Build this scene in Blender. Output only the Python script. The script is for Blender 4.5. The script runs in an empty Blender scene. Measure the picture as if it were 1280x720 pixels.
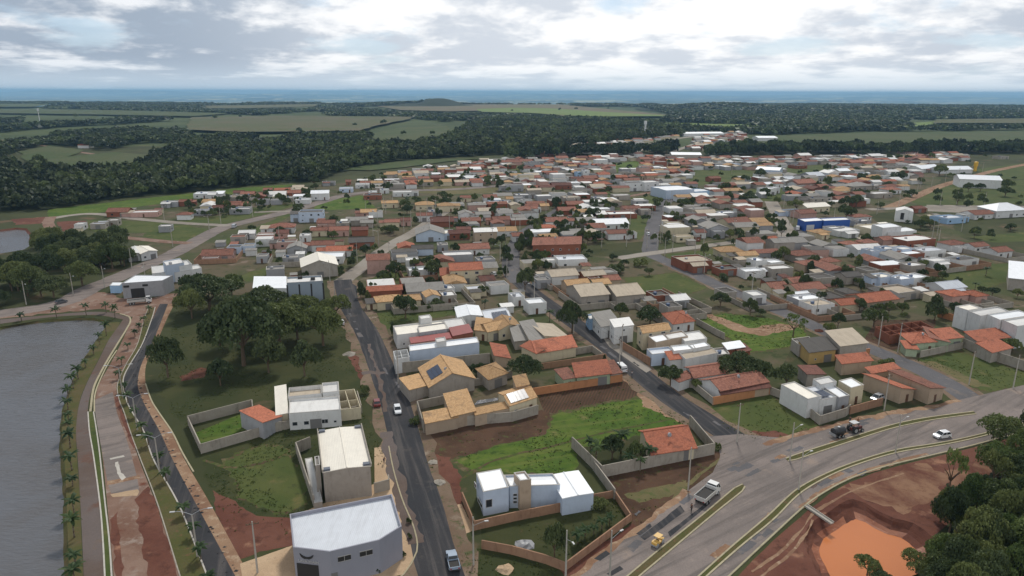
import bpy, bmesh, math, random
import numpy as np
from mathutils import Vector, Matrix, noise as mnoise

# ------------------------------------------------------------------ camera, sky, sun, exposure
SC = bpy.context.scene
COL = SC.collection
PITCH, ROLL, CAMH, FPX = math.radians(15.57), math.radians(0.18), 75.0, 880.0
_f = Vector((0, math.cos(PITCH), -math.sin(PITCH)))
_r0, _u0 = Vector((1, 0, 0)), Vector((0, math.sin(PITCH), math.cos(PITCH)))
_r = _r0 * math.cos(ROLL) + _u0 * math.sin(ROLL)
_u = _u0 * math.cos(ROLL) - _r0 * math.sin(ROLL)
cam = bpy.data.cameras.new('camera')
cam.sensor_width = 36.0
cam.lens = 36.0 * FPX / 1280.0
cam.clip_start, cam.clip_end = 0.5, 200000.0
camo = bpy.data.objects.new('camera', cam)
COL.objects.link(camo)
camo.matrix_world = Matrix(((_r.x, _u.x, -_f.x, 0), (_r.y, _u.y, -_f.y, 0), (_r.z, _u.z, -_f.z, CAMH), (0, 0, 0, 1)))
SC.camera = camo

SUN_AZ, SUN_EL = math.radians(80), math.radians(50)      # azimuth measured from +X towards +Y
sunv = Vector((math.cos(SUN_AZ) * math.cos(SUN_EL), math.sin(SUN_AZ) * math.cos(SUN_EL), math.sin(SUN_EL)))
sl = bpy.data.lights.new('sun', 'SUN')
sl.energy, sl.angle, sl.color = 2.1, math.radians(8), (1.0, 0.95, 0.87)
so = bpy.data.objects.new('sun', sl)
COL.objects.link(so)
so.rotation_euler = sunv.to_track_quat('Z', 'Y').to_euler()

SC.view_settings.view_transform = 'Standard'
SC.view_settings.look = 'None'
SC.view_settings.gamma = 1.0
SC.view_settings.use_curve_mapping = False
SC.view_settings.exposure = 0.17
try:
    SC.cycles.max_bounces = 6
    SC.cycles.diffuse_bounces = 3
    SC.cycles.glossy_bounces = 2
    SC.cycles.volume_bounces = 3
    SC.cycles.transparent_max_bounces = 8
except Exception:
    pass


class NT:
    """short hand for building node trees"""
    def __init__(s, nt):
        s.nt = nt

    def n(s, typ, **kw):
        nd = s.nt.nodes.new(typ)
        for k, v in kw.items():
            if k.startswith('i_'):
                key = k[2:].replace('_', ' ')
                nd.inputs[key].default_value = v
            else:
                setattr(nd, k, v)
        return nd

    def l(s, a, b):
        s.nt.links.new(a, b)

    def math(s, op, a, b=None, c=None, clamp=False):
        nd = s.nt.nodes.new('ShaderNodeMath')
        nd.operation = op
        nd.use_clamp = clamp
        for i, v in enumerate((a, b, c)):
            if v is None:
                continue
            if isinstance(v, (int, float)):
                nd.inputs[i].default_value = v
            else:
                s.l(v, nd.inputs[i])
        return nd.outputs[0]

    def mix(s, fac, a, b, blend='MIX'):
        nd = s.nt.nodes.new('ShaderNodeMix')
        nd.data_type = 'RGBA'
        nd.blend_type = blend
        for sock, v in ((nd.inputs[0], fac), (nd.inputs[6], a), (nd.inputs[7], b)):
            if isinstance(v, (int, float)):
                sock.default_value = v
            elif isinstance(v, tuple):
                sock.default_value = (*v[:3], 1)
            else:
                s.l(v, sock)
        return nd.outputs[2]

    def ramp(s, v, a, b, lo=0.0, hi=1.0):
        nd = s.nt.nodes.new('ShaderNodeMapRange')
        nd.interpolation_type = 'SMOOTHSTEP'
        s.l(v, nd.inputs[0])
        nd.inputs[1].default_value, nd.inputs[2].default_value = a, b
        nd.inputs[3].default_value, nd.inputs[4].default_value = lo, hi
        return nd.outputs[0]

    def noise(s, vec, scale, detail=4, rough=0.55, dist=0.0):
        nd = s.nt.nodes.new('ShaderNodeTexNoise')
        nd.inputs['Scale'].default_value = scale
        nd.inputs['Detail'].default_value = detail
        nd.inputs['Roughness'].default_value = rough
        nd.inputs['Distortion'].default_value = dist
        if vec is not None:
            s.l(vec, nd.inputs['Vector'])
        return nd.outputs['Fac']

    def mapv(s, vec, sc=(1, 1, 1), loc=(0, 0, 0), rot=(0, 0, 0)):
        nd = s.nt.nodes.new('ShaderNodeMapping')
        s.l(vec, nd.inputs[0])
        nd.inputs[1].default_value, nd.inputs[2].default_value, nd.inputs[3].default_value = loc, rot, sc
        return nd.outputs[0]


def make_world():
    w = bpy.data.worlds.new('World')
    SC.world = w
    w.use_nodes = True
    nt = w.node_tree
    nt.nodes.clear()
    q = NT(nt)
    out = q.n('ShaderNodeOutputWorld')
    bg = q.n('ShaderNodeBackground')
    bg.inputs[1].default_value = 0.1
    sky = q.n('ShaderNodeTexSky')
    sky.sky_type = 'NISHITA'
    sky.sun_disc = False
    sky.sun_elevation = SUN_EL
    sky.sun_rotation = math.pi / 2 - SUN_AZ
    tc = q.n('ShaderNodeTexCoord')
    sep = q.n('ShaderNodeSeparateXYZ')
    q.l(tc.outputs['Generated'], sep.inputs[0])
    x, y, z = sep.outputs
    u = q.math('MULTIPLY', q.math('ARCTAN2', x, y), 4.2)
    v = q.math('MULTIPLY', q.math('LOGARITHM', q.math('ADD', q.math('MAXIMUM', z, 0.0), 0.022), math.e), 1.25)
    cmb = q.n('ShaderNodeCombineXYZ')
    q.l(u, cmb.inputs[0]); q.l(v, cmb.inputs[1])
    p = cmb.outputs[0]
    big = q.noise(q.mapv(p, (1, 1, 1), (3.3, 1.2, 0)), 0.8, 3, 0.5, 0.2)
    fine = q.noise(q.mapv(p, (1, 1, 1), (7.7, 4.1, 0)), 1.7, 10, 0.56, 0.15)
    fine2 = q.noise(q.mapv(p, (1, 1, 1), (1.7, 9.4, 0)), 4.5, 8, 0.6, 0.1)
    # how thick the cloud is: light at thin rims, grey blue in its body
    thick = q.math('ADD', q.math('MULTIPLY', big, 0.9), q.math('ADD', q.math('MULTIPLY', fine, 0.75), q.math('MULTIPLY', fine2, 0.42)))
    # the sun stands behind the cloud deck: the deck glows around it
    dn = q.n('ShaderNodeVectorMath', operation='DOT_PRODUCT')
    q.l(tc.outputs['Generated'], dn.inputs[0])
    sd = Vector((math.cos(SUN_AZ), math.sin(SUN_AZ), 0.12)).normalized()
    dn.inputs[1].default_value = sd
    glow = q.ramp(dn.outputs['Value'], 0.80, 1.0)
    dark = q.ramp(q.math('MULTIPLY_ADD', glow, -0.13, q.math('ADD', thick, 0.02)), 0.87, 1.06)
    light = q.mix(glow, (8.2, 8.4, 8.7), (9.7, 9.7, 9.7))
    grey = q.mix(glow, (3.4, 4.05, 4.95), (6.2, 6.65, 7.3))
    cl = q.mix(dark, light, grey)
    # thin places let a little blue sky through
    gap = q.ramp(q.noise(q.mapv(p, (1, 1, 1), (5.1, 0.3, 0)), 1.3, 6, 0.55), 0.56, 0.68)
    blue = q.mix(0.6, sky.outputs[0], (4.4, 6.2, 8.4))
    cl = q.mix(q.math('MULTIPLY', gap, 0.75), cl, blue)
    # pale band low over the horizon
    low = q.ramp(z, 0.045, 0.0)
    cl = q.mix(q.math('MULTIPLY', low, 0.7), cl, (6.0, 7.0, 7.9))
    # unseen sky overhead, darkened to cut the top light on the ground
    cl = q.mix(q.ramp(z, 0.14, 0.5, 0.0, 1.0), cl, q.mix(0.5, cl, (1.8, 1.95, 2.15)))
    # unseen sky behind the viewer, brightened as fill for walls facing the camera
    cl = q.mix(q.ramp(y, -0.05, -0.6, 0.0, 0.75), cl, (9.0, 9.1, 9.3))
    # below the horizon the world is only seen by reflections
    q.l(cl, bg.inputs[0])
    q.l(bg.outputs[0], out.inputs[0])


make_world()


# ------------------------------------------------------------------ helpers
R = random.Random(11)


def G(px, py, z=0.0):
    """the point at height z that the photograph shows at pixel (px, py) of 1280 x 720"""
    d = _f * FPX + _r * (px - 640.0) + _u * (360.0 - py)
    t = (z - CAMH) / d.z
    return Vector((d.x * t, d.y * t, z))


def PX(x, y, z=0.0):
    v = Vector((x, y, z - CAMH))
    k = v.dot(_f)
    if k < 1:
        return (-9999, -9999)
    return (640 + FPX * v.dot(_r) / k, 360 - FPX * v.dot(_u) / k)


def S(r, g, b):
    f = lambda c: (c / 255 / 12.92) if c / 255 <= 0.04045 else ((c / 255 + 0.055) / 1.055) ** 2.4
    return (f(r), f(g), f(b))


def tag(o, label=None, cat=None, group=None, kind=None):
    if label: o['label'] = label
    if cat: o['category'] = cat
    if group: o['group'] = group
    if kind: o['kind'] = kind
    return o


def link(o, parent=None):
    COL.objects.link(o)
    if parent is not None:
        o.parent = parent
    return o


def empty(name, loc, rot=0.0):
    o = bpy.data.objects.new(name, None)
    o.empty_display_size = 0.5
    o.location = loc
    o.rotation_euler = (0, 0, rot)
    return link(o)


def copytree(o, parent=None):
    c = link(o.copy(), parent)
    for ch in list(o.children):
        copytree(ch, c)
    return c


class MB:
    def __init__(s, M=None):
        s.v, s.f, s.mi, s.M = [], [], [], M

    def add(s, vs, fs, m=0):
        n = len(s.v)
        s.v += [(s.M @ Vector(p)) if s.M else Vector(p) for p in vs]
        s.f += [tuple(i + n for i in f) for f in fs]
        s.mi += [m] * len(fs)

    def box(s, x0, y0, z0, x1, y1, z1, m=0):
        s.add([(x0, y0, z0), (x1, y0, z0), (x1, y1, z0), (x0, y1, z0), (x0, y0, z1), (x1, y0, z1), (x1, y1, z1), (x0, y1, z1)],
              [(0, 3, 2, 1), (4, 5, 6, 7), (0, 1, 5, 4), (1, 2, 6, 5), (2, 3, 7, 6), (3, 0, 4, 7)], m)

    def hexa(s, a, b, m=0):
        """a, b: bottom and top quads"""
        s.add(list(a) + list(b), [(0, 3, 2, 1), (4, 5, 6, 7), (0, 1, 5, 4), (1, 2, 6, 5), (2, 3, 7, 6), (3, 0, 4, 7)], m)

    def slab(s, poly, t, m=0):
        """a flat or tilted polygon (counter-clockwise from above) given thickness t downwards"""
        n = len(poly)
        s.add([tuple(p) for p in poly] + [(p[0], p[1], p[2] - t) for p in poly],
              [tuple(range(n)), tuple(range(2 * n - 1, n - 1, -1))] + [(i, i + n, (i + 1) % n + n, (i + 1) % n) for i in range(n)], m)

    def prism(s, poly, z0, z1, m=0):
        n = len(poly)
        s.add([(p[0], p[1], z0) for p in poly] + [(p[0], p[1], z1) for p in poly],
              [tuple(range(n - 1, -1, -1)), tuple(range(n, 2 * n))] + [(i, (i + 1) % n, (i + 1) % n + n, i + n) for i in range(n)], m)

    def tube(s, p, q, r0, r1=None, n=8, m=0):
        p, q = Vector(p), Vector(q)
        r1 = r0 if r1 is None else r1
        d = (q - p).normalized()
        a = d.orthogonal().normalized()
        b = d.cross(a)
        vs = []
        for c, r in ((p, r0), (q, r1)):
            for i in range(n):
                t = 2 * math.pi * i / n
                vs.append(c + a * math.cos(t) * r + b * math.sin(t) * r)
        s.add(vs, [tuple(range(n - 1, -1, -1)), tuple(range(n, 2 * n))] + [(i, (i + 1) % n, (i + 1) % n + n, i + n) for i in range(n)], m)

    def build(s, name, mats, parent=None, smooth=False, bevel=0):
        me = bpy.data.meshes.new(name)
        me.from_pydata([tuple(p) for p in s.v], [], s.f)
        for m in (mats if isinstance(mats, (list, tuple)) else [mats]):
            me.materials.append(m)
        if any(s.mi):
            me.polygons.foreach_set('material_index', s.mi)
        if smooth:
            me.polygons.foreach_set('use_smooth', [True] * len(me.polygons))
        me.update()
        o = link(bpy.data.objects.new(name, me), parent)
        if bevel:
            b = o.modifiers.new('bevel', 'BEVEL')
            b.width, b.segments, b.limit_method = bevel, 2, 'ANGLE'
        return o


# ------------------------------------------------------------------ materials
MATS = {}


def _new(name):
    m = bpy.data.materials.new(name)
    m.use_nodes = True
    nt = m.node_tree
    b = nt.nodes['Principled BSDF']
    return m, NT(nt), b


def ground_mat(name, c1, c2, c3, s1=0.05, s2=0.6, t3=(0.55, 0.72), rough=0.95, bump=0.25, c4=None, stripes=None, fine=5.0, lanes=None):
    m, q, b = _new(name)
    g = q.n('ShaderNodeNewGeometry')
    p = g.outputs['Position']
    n1 = q.noise(p, s1, 5, 0.6, 0.4)
    n2 = q.noise(p, s2, 5, 0.65)
    n3 = q.noise(p, fine, 3, 0.7)
    c = q.mix(q.ramp(n1, 0.38, 0.62), c1, c2)
    c = q.mix(q.ramp(n2, *t3), c, c3)
    if c4:
        c = q.mix(q.ramp(q.noise(q.mapv(p, (1, 1, 1), (31, 17, 0)), s1 * 2.3, 5, 0.6), 0.58, 0.72), c, c4)
    if stripes:
        sc, ang, col = stripes
        w = q.n('ShaderNodeTexWave', wave_type='BANDS')
        w.inputs['Scale'].default_value = sc
        w.inputs['Distortion'].default_value = 1.2
        w.inputs['Detail'].default_value = 2
        q.l(q.mapv(p, (1, 1, 1), (0, 0, 0), (0, 0, ang)), w.inputs[0])
        c = q.mix(q.math('MULTIPLY', q.ramp(w.outputs['Fac'], 0.35, 0.65), 0.65), c, col)
    if lanes:
        ang, sy, col, k = lanes
        ln = q.noise(q.mapv(q.mapv(p, (1, 1, 1), (0, 0, 0), (0, 0, -ang)), (0.03, sy, 1)), 1.0, 5, 0.65, 0.15)
        c = q.mix(q.math('MULTIPLY', q.ramp(ln, 0.46, 0.66), k), c, col)
    v = q.math('MULTIPLY_ADD', n3, 0.7, 0.65)
    hs = q.n('ShaderNodeHueSaturation')
    q.l(c, hs.inputs['Color']); q.l(v, hs.inputs['Value'])
    q.l(hs.outputs[0], b.inputs['Base Color'])
    b.inputs['Roughness'].default_value = rough
    b.inputs['Specular IOR Level'].default_value = 0.15
    if bump:
        bp = q.n('ShaderNodeBump')
        bp.inputs['Strength'].default_value = bump
        bp.inputs['Distance'].default_value = 0.25
        q.l(n2, bp.inputs['Height'])
        q.l(bp.outputs[0], b.inputs['Normal'])
    return m


def paint_mat(name, c, rough=0.75, var=0.25, stain=None, streak=0.3, spec=0.3):
    """plaster, paint, concrete: cloudy tone, rain streaks running down"""
    m, q, b = _new(name)
    tc = q.n('ShaderNodeTexCoord')
    oi = q.n('ShaderNodeObjectInfo')
    off = q.n('ShaderNodeVectorMath', operation='ADD')
    sc = q.n('ShaderNodeVectorMath', operation='SCALE')
    q.l(oi.outputs['Location'], sc.inputs[0]); sc.inputs['Scale'].default_value = 0.37
    q.l(tc.outputs['Object'], off.inputs[0]); q.l(sc.outputs[0], off.inputs[1])
    p = off.outputs[0]
    n1 = q.noise(p, 0.7, 5, 0.6)
    n2 = q.noise(q.mapv(p, (0.9, 0.9, 0.3)), 1.0, 6, 0.7, 0.4)
    n3 = q.noise(p, 9.0, 2, 0.6)
    st = stain or (c[0] * 0.5, c[1] * 0.46, c[2] * 0.42)
    col = q.mix(q.math('MULTIPLY', q.ramp(n2, 0.48, 0.78), streak * 0.8), c, st)
    v = q.math('ADD', q.math('MULTIPLY_ADD', n1, var, 1 - var * 0.5), q.math('MULTIPLY_ADD', n3, 0.14, -0.07))
    v = q.math('MULTIPLY', v, q.math('MULTIPLY_ADD', oi.outputs['Random'], 0.16, 0.92))
    hs = q.n('ShaderNodeHueSaturation')
    q.l(col, hs.inputs['Color']); q.l(v, hs.inputs['Value'])
    q.l(hs.outputs[0], b.inputs['Base Color'])
    b.inputs['Roughness'].default_value = rough
    b.inputs['Specular IOR Level'].default_value = spec
    return m


def tile_mat(name, c, c2, dark=(0.05, 0.035, 0.03)):
    """clay roof tiles: pans down the slope, single tiles of different firing, weathered patches"""
    m, q, b = _new(name)
    tc = q.n('ShaderNodeTexCoord')
    oi = q.n('ShaderNodeObjectInfo')
    sc = q.n('ShaderNodeVectorMath', operation='SCALE')
    q.l(oi.outputs['Location'], sc.inputs[0]); sc.inputs['Scale'].default_value = 0.73
    off = q.n('ShaderNodeVectorMath', operation='ADD')
    q.l(tc.outputs['Object'], off.inputs[0]); q.l(sc.outputs[0], off.inputs[1])
    p = off.outputs[0]
    vo = q.n('ShaderNodeTexVoronoi')
    vo.inputs['Scale'].default_value = 2.6
    q.l(q.mapv(p, (1.3, 1.3, 0.4)), vo.inputs['Vector'])
    cell = q.n('ShaderNodeSeparateColor')
    q.l(vo.outputs['Color'], cell.inputs[0])
    n1 = q.noise(p, 0.35, 5, 0.65, 0.6)
    n2 = q.noise(p, 2.2, 4, 0.7)
    wv = q.n('ShaderNodeTexWave', wave_type='BANDS')
    wv.inputs['Scale'].default_value = 1.6
    wv.inputs['Distortion'].default_value = 0.3
    q.l(p, wv.inputs[0])
    col = q.mix(cell.outputs[0], c, c2)
    col = q.mix(q.math('MULTIPLY', q.ramp(n1, 0.5, 0.72), 0.55), col, dark)
    col = q.mix(q.math('MULTIPLY', q.ramp(n2, 0.58, 0.72), 0.35), col, (c[0] * 1.15, c[1] * 1.25, c[2] * 1.3))
    v = q.math('MULTIPLY', q.math('MULTIPLY_ADD', oi.outputs['Random'], 0.4, 0.78), q.math('MULTIPLY_ADD', wv.outputs['Fac'], 0.22, 0.86))
    hs = q.n('ShaderNodeHueSaturation')
    hs.inputs['Saturation'].default_value = 0.95
    q.l(col, hs.inputs['Color']); q.l(v, hs.inputs['Value'])
    q.l(hs.outputs[0], b.inputs['Base Color'])
    b.inputs['Roughness'].default_value = 0.85
    b.inputs['Specular IOR Level'].default_value = 0.2
    bp = q.n('ShaderNodeBump')
    bp.inputs['Strength'].default_value = 0.4
    bp.inputs['Distance'].default_value = 0.06
    q.l(wv.outputs['Fac'], bp.inputs['Height'])
    q.l(bp.outputs[0], b.inputs['Normal'])
    return m


def sheet_metal_mat(name, c, rough=0.45, stain=0.35, rib=1.0, metal=0.0, stc=None):
    """ribbed roofing sheet, washed streaks along the slope"""
    m, q, b = _new(name)
    tc = q.n('ShaderNodeTexCoord')
    oi = q.n('ShaderNodeObjectInfo')
    sc = q.n('ShaderNodeVectorMath', operation='SCALE')
    q.l(oi.outputs['Location'], sc.inputs[0]); sc.inputs['Scale'].default_value = 0.51
    off = q.n('ShaderNodeVectorMath', operation='ADD')
    q.l(tc.outputs['Object'], off.inputs[0]); q.l(sc.outputs[0], off.inputs[1])
    p = off.outputs[0]
    wv = q.n('ShaderNodeTexWave', wave_type='BANDS')
    wv.inputs['Scale'].default_value = rib
    q.l(p, wv.inputs[0])
    n1 = q.noise(q.mapv(p, (1.2, 0.16, 1)), 1.0, 5, 0.65)
    n2 = q.noise(p, 0.5, 4, 0.6)
    col = q.mix(q.math('MULTIPLY', q.ramp(n1, 0.45, 0.72), stain), c, stc or (c[0] * 0.55, c[1] * 0.52, c[2] * 0.5))
    v = q.math('MULTIPLY', q.math('MULTIPLY_ADD', wv.outputs['Fac'], 0.08, 0.95), q.math('MULTIPLY_ADD', n2, 0.24, 0.88))
    v = q.math('MULTIPLY', v, q.math('MULTIPLY_ADD', oi.outputs['Random'], 0.2, 0.9))
    hs = q.n('ShaderNodeHueSaturation')
    q.l(col, hs.inputs['Color']); q.l(v, hs.inputs['Value'])
    q.l(hs.outputs[0], b.inputs['Base Color'])
    b.inputs['Roughness'].default_value = rough
    b.inputs['Metallic'].default_value = metal
    bp = q.n('ShaderNodeBump')
    bp.inputs['Strength'].default_value = 0.25
    bp.inputs['Distance'].default_value = 0.05
    q.l(wv.outputs['Fac'], bp.inputs['Height'])
    q.l(bp.outputs[0], b.inputs['Normal'])
    return m


def leaf_mat(name, c1, c2, trans=0.25, big=0.25):
    m, q, b = _new(name)
    g = q.n('ShaderNodeNewGeometry')
    oi = q.n('ShaderNodeObjectInfo')
    n = q.noise(g.outputs['Position'], big, 3, 0.6)
    f = q.math('ADD', q.math('MULTIPLY', g.outputs['Random Per Island'], 0.55), q.math('MULTIPLY', q.ramp(n, 0.3, 0.7), 0.45))
    col = q.mix(f, c1, c2)
    v = q.math('MULTIPLY_ADD', oi.outputs['Random'], 0.55, 0.75)
    hs = q.n('ShaderNodeHueSaturation')
    hu = q.math('MULTIPLY_ADD', oi.outputs['Random'], -0.035, 0.515)
    q.l(hu, hs.inputs['Hue'])
    q.l(col, hs.inputs['Color']); q.l(v, hs.inputs['Value'])
    q.l(hs.outputs[0], b.inputs['Base Color'])
    b.inputs['Roughness'].default_value = 0.6
    b.inputs['Specular IOR Level'].default_value = 0.25
    tr = q.n('ShaderNodeBsdfTranslucent')
    q.l(hs.outputs[0], tr.inputs[0])
    mx = q.n('ShaderNodeMixShader')
    mx.inputs[0].default_value = trans
    out = m.node_tree.nodes['Material Output']
    q.l(b.outputs[0], mx.inputs[1]); q.l(tr.outputs[0], mx.inputs[2])
    q.l(mx.outputs[0], out.inputs[0])
    return m


def flat_mat(name, c, rough=0.5, metal=0.0, spec=0.5, coat=0.0):
    m, q, b = _new(name)
    tc = q.n('ShaderNodeTexCoord')
    n = q.noise(tc.outputs['Object'], 6.0, 3, 0.6)
    hs = q.n('ShaderNodeHueSaturation')
    hs.inputs['Color'].default_value = (*c, 1)
    q.l(q.math('MULTIPLY_ADD', n, 0.2, 0.9), hs.inputs['Value'])
    q.l(hs.outputs[0], b.inputs['Base Color'])
    b.inputs['Roughness'].default_value = rough
    b.inputs['Metallic'].default_value = metal
    b.inputs['Specular IOR Level'].default_value = spec
    b.inputs['Coat Weight'].default_value = coat
    return m


def water_mat(name, c, rough, bump, sx, sy, ang=0.0, spec=0.5, var=None):
    m, q, b = _new(name)
    g = q.n('ShaderNodeNewGeometry')
    p = q.mapv(g.outputs['Position'], (sx, sy, 1), (0, 0, 0), (0, 0, ang))
    n = q.noise(p, 1.0, 4, 0.55, 0.4)
    n2 = q.noise(g.outputs['Position'], 0.035, 4, 0.5, 0.5)
    bp = q.n('ShaderNodeBump')
    bp.inputs['Strength'].default_value = bump
    bp.inputs['Distance'].default_value = 0.3
    q.l(n, bp.inputs['Height'])
    q.l(bp.outputs[0], b.inputs['Normal'])
    q.l(q.mix(q.ramp(n2, 0.35, 0.65), c, var or c), b.inputs['Base Color'])
    b.inputs['Roughness'].default_value = rough
    b.inputs['Specular IOR Level'].default_value = spec
    return m


M = MATS
M['pasture'] = ground_mat('pasture', S(72, 76, 48), S(60, 64, 40), S(98, 84, 64), 0.02, 0.25, (0.6, 0.8), c4=S(104, 86, 66))
M['fringe'] = ground_mat('fringe', S(96, 84, 60), S(84, 66, 52), S(72, 82, 42), 0.12, 0.9, (0.44, 0.54), c4=S(110, 94, 74))
M['grass'] = ground_mat('grass', S(70, 82, 42), S(84, 90, 50), S(60, 66, 38), 0.06, 0.5, (0.52, 0.75), c4=S(104, 98, 62))
M['lawn'] = ground_mat('lawn', S(68, 93, 34), S(86, 104, 42), S(54, 74, 28), 0.07, 0.45, (0.46, 0.7), c4=S(112, 108, 64), lanes=(math.radians(17), 0.45, S(104, 110, 56), .55))
M['park_grass'] = ground_mat('park_grass', S(56, 62, 36), S(68, 70, 42), S(84, 72, 52), 0.06, 0.4, (0.6, 0.78), c4=S(46, 54, 32))
M['dry_grass'] = ground_mat('dry_grass', S(96, 92, 62), S(112, 102, 72), S(82, 90, 52), 0.08, 0.6, (0.5, 0.7))
M['plowed'] = ground_mat('plowed', S(88, 66, 52), S(72, 54, 42), S(96, 92, 58), 0.12, 0.8, (0.56, 0.72), c4=S(78, 84, 48))
M['crop_rows'] = ground_mat('crop_rows', S(92, 68, 54), S(80, 58, 46), S(80, 84, 50), 0.12, 0.8, (0.6, 0.75), stripes=(0.42, math.radians(17), S(62, 54, 40)))
M['red_soil'] = ground_mat('red_soil', S(98, 62, 51), S(112, 75, 62), S(78, 50, 41), 0.07, 0.4, (0.5, 0.75), bump=0.5, c4=S(150, 112, 90))
M['verge'] = ground_mat('verge', S(126, 108, 92), S(110, 92, 76), S(84, 88, 58), 0.09, 0.5, (0.52, 0.66), c4=S(144, 130, 114))
M['town_ground'] = ground_mat('town_ground', S(96, 86, 68), S(72, 78, 48), S(60, 68, 40), 0.035, 0.16, (0.54, 0.66), c4=S(130, 114, 100))
M['wet_mud'] = ground_mat('wet_mud', S(150, 98, 74), S(132, 82, 62), S(164, 118, 94), 0.3, 1.2, rough=0.5)
M['scraped'] = ground_mat('scraped', S(98, 62, 51), S(138, 106, 84), S(118, 86, 68), 0.11, 0.7, (0.5, 0.7), bump=0.5, c4=S(92, 58, 47))
M['pale_soil'] = ground_mat('pale_soil', S(150, 122, 98), S(128, 98, 78), S(168, 146, 122), 0.09, 0.6, (0.5, 0.7))
M['sand_paving'] = ground_mat('sand_paving', S(190, 164, 134), S(176, 150, 122), S(150, 126, 104), 0.12, 0.7, (0.58, 0.75))
M['dirt_road'] = ground_mat('dirt_road', S(136, 112, 98), S(116, 88, 74), S(148, 132, 120), 0.06, 0.3, (0.5, 0.7), c4=S(104, 62, 48))
M['far_road'] = ground_mat('far_road', S(152, 144, 134), S(136, 128, 118), S(160, 154, 146), 0.04, 0.3)
M['asphalt_dark'] = ground_mat('asphalt_dark', S(56, 57, 60), S(64, 63, 65), S(76, 72, 70), 0.06, 0.35, (0.58, 0.78), bump=0.05, c4=S(92, 86, 82), lanes=(math.radians(106), 0.7, S(98, 93, 90), .6))
M['asphalt_grey'] = ground_mat('asphalt_grey', S(136, 125, 119), S(122, 113, 108), S(144, 132, 124), 0.05, 0.35, (0.55, 0.75), bump=0.05, c4=S(150, 134, 122), lanes=(math.radians(34), 0.5, S(104, 97, 93), .9))
M['asphalt_mid'] = ground_mat('asphalt_mid', S(104, 102, 104), S(94, 92, 93), S(122, 116, 112), 0.05, 0.4, (0.55, 0.75), bump=0.05, c4=S(128, 116, 106))
M['walk'] = ground_mat('walk', S(106, 96, 92), S(98, 84, 76), S(112, 96, 84), 0.05, 0.5, (0.55, 0.75), bump=0.05, c4=S(104, 78, 66))
M['kerb'] = paint_mat('kerb', S(172, 162, 134), 0.85, 0.4, S(104, 90, 74), 0.8)
M['white_line'] = paint_mat('white_line', S(186, 180, 170), 0.8, 0.4, S(120, 110, 100), 0.6)
M['median_grass'] = ground_mat('median_grass', S(92, 84, 56), S(80, 82, 46), S(106, 84, 62), 0.15, 0.8)
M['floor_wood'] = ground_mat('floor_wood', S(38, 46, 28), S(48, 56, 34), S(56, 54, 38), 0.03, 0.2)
M['field_a'] = ground_mat('field_a', S(86, 90, 60), S(98, 92, 70), S(74, 84, 52), 0.006, 0.03, fine=0.2)
M['field_b'] = ground_mat('field_b', S(112, 100, 80), S(100, 98, 70), S(120, 106, 88), 0.005, 0.03, fine=0.2)
M['field_c'] = ground_mat('field_c', S(104, 122, 62), S(112, 124, 74), S(92, 110, 54), 0.006, 0.03, fine=0.2)
M['field_d'] = ground_mat('field_d', S(70, 82, 48), S(80, 86, 56), S(94, 92, 68), 0.01, 0.06, fine=0.3)
M['far_plain'] = ground_mat('far_plain', S(30, 42, 26), S(70, 84, 52), S(176, 168, 124), 0.0005, 0.0011, (0.52, 0.58), fine=0.01, bump=0)
M['plateau'] = ground_mat('plateau', S(76, 86, 52), S(62, 74, 44), S(94, 94, 62), 0.004, 0.02, fine=0.3, bump=0)

TILE = {'t': tile_mat('terracotta_tiles', S(158, 106, 86), S(128, 82, 68)),
        'd': tile_mat('dark_red_tiles', S(124, 80, 68), S(104, 68, 58)),
        'n': tile_mat('tan_tiles', S(196, 158, 112), S(170, 132, 90), (0.14, 0.1, 0.07)),
        'o': tile_mat('orange_tiles', S(182, 108, 78), S(154, 88, 64)),
        'g': sheet_metal_mat('grey_fibre_sheet', S(140, 136, 130), 0.85, 0.45),
        'k': sheet_metal_mat('dark_fibre_sheet', S(86, 82, 78), 0.9, 0.45),
        'b': sheet_metal_mat('beige_fibre_sheet', S(182, 168, 148), 0.85, 0.4),
        'w': sheet_metal_mat('white_roof_sheet', S(214, 212, 208), 0.55, 0.28),
        'x': sheet_metal_mat('bright_white_sheet', S(236, 238, 240), 0.45, 0.12),
        'e': sheet_metal_mat('cream_roof_sheet', S(234, 227, 213), 0.6, 0.15),
        's': sheet_metal_mat('silver_sheet', S(196, 200, 206), 0.5, 0.25),
        'r': sheet_metal_mat('red_roof_sheet', S(140, 52, 48), 0.6, 0.3)}
ROOFWORD = {'t': 'terracotta tiled', 'd': 'dark red tiled', 'n': 'tan tiled', 'o': 'orange tiled', 'g': 'grey sheet', 'k': 'dark grey sheet', 'b': 'beige sheet',
            'w': 'off-white', 'x': 'bright white', 'e': 'cream', 's': 'silvery', 'r': 'red sheet'}
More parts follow.
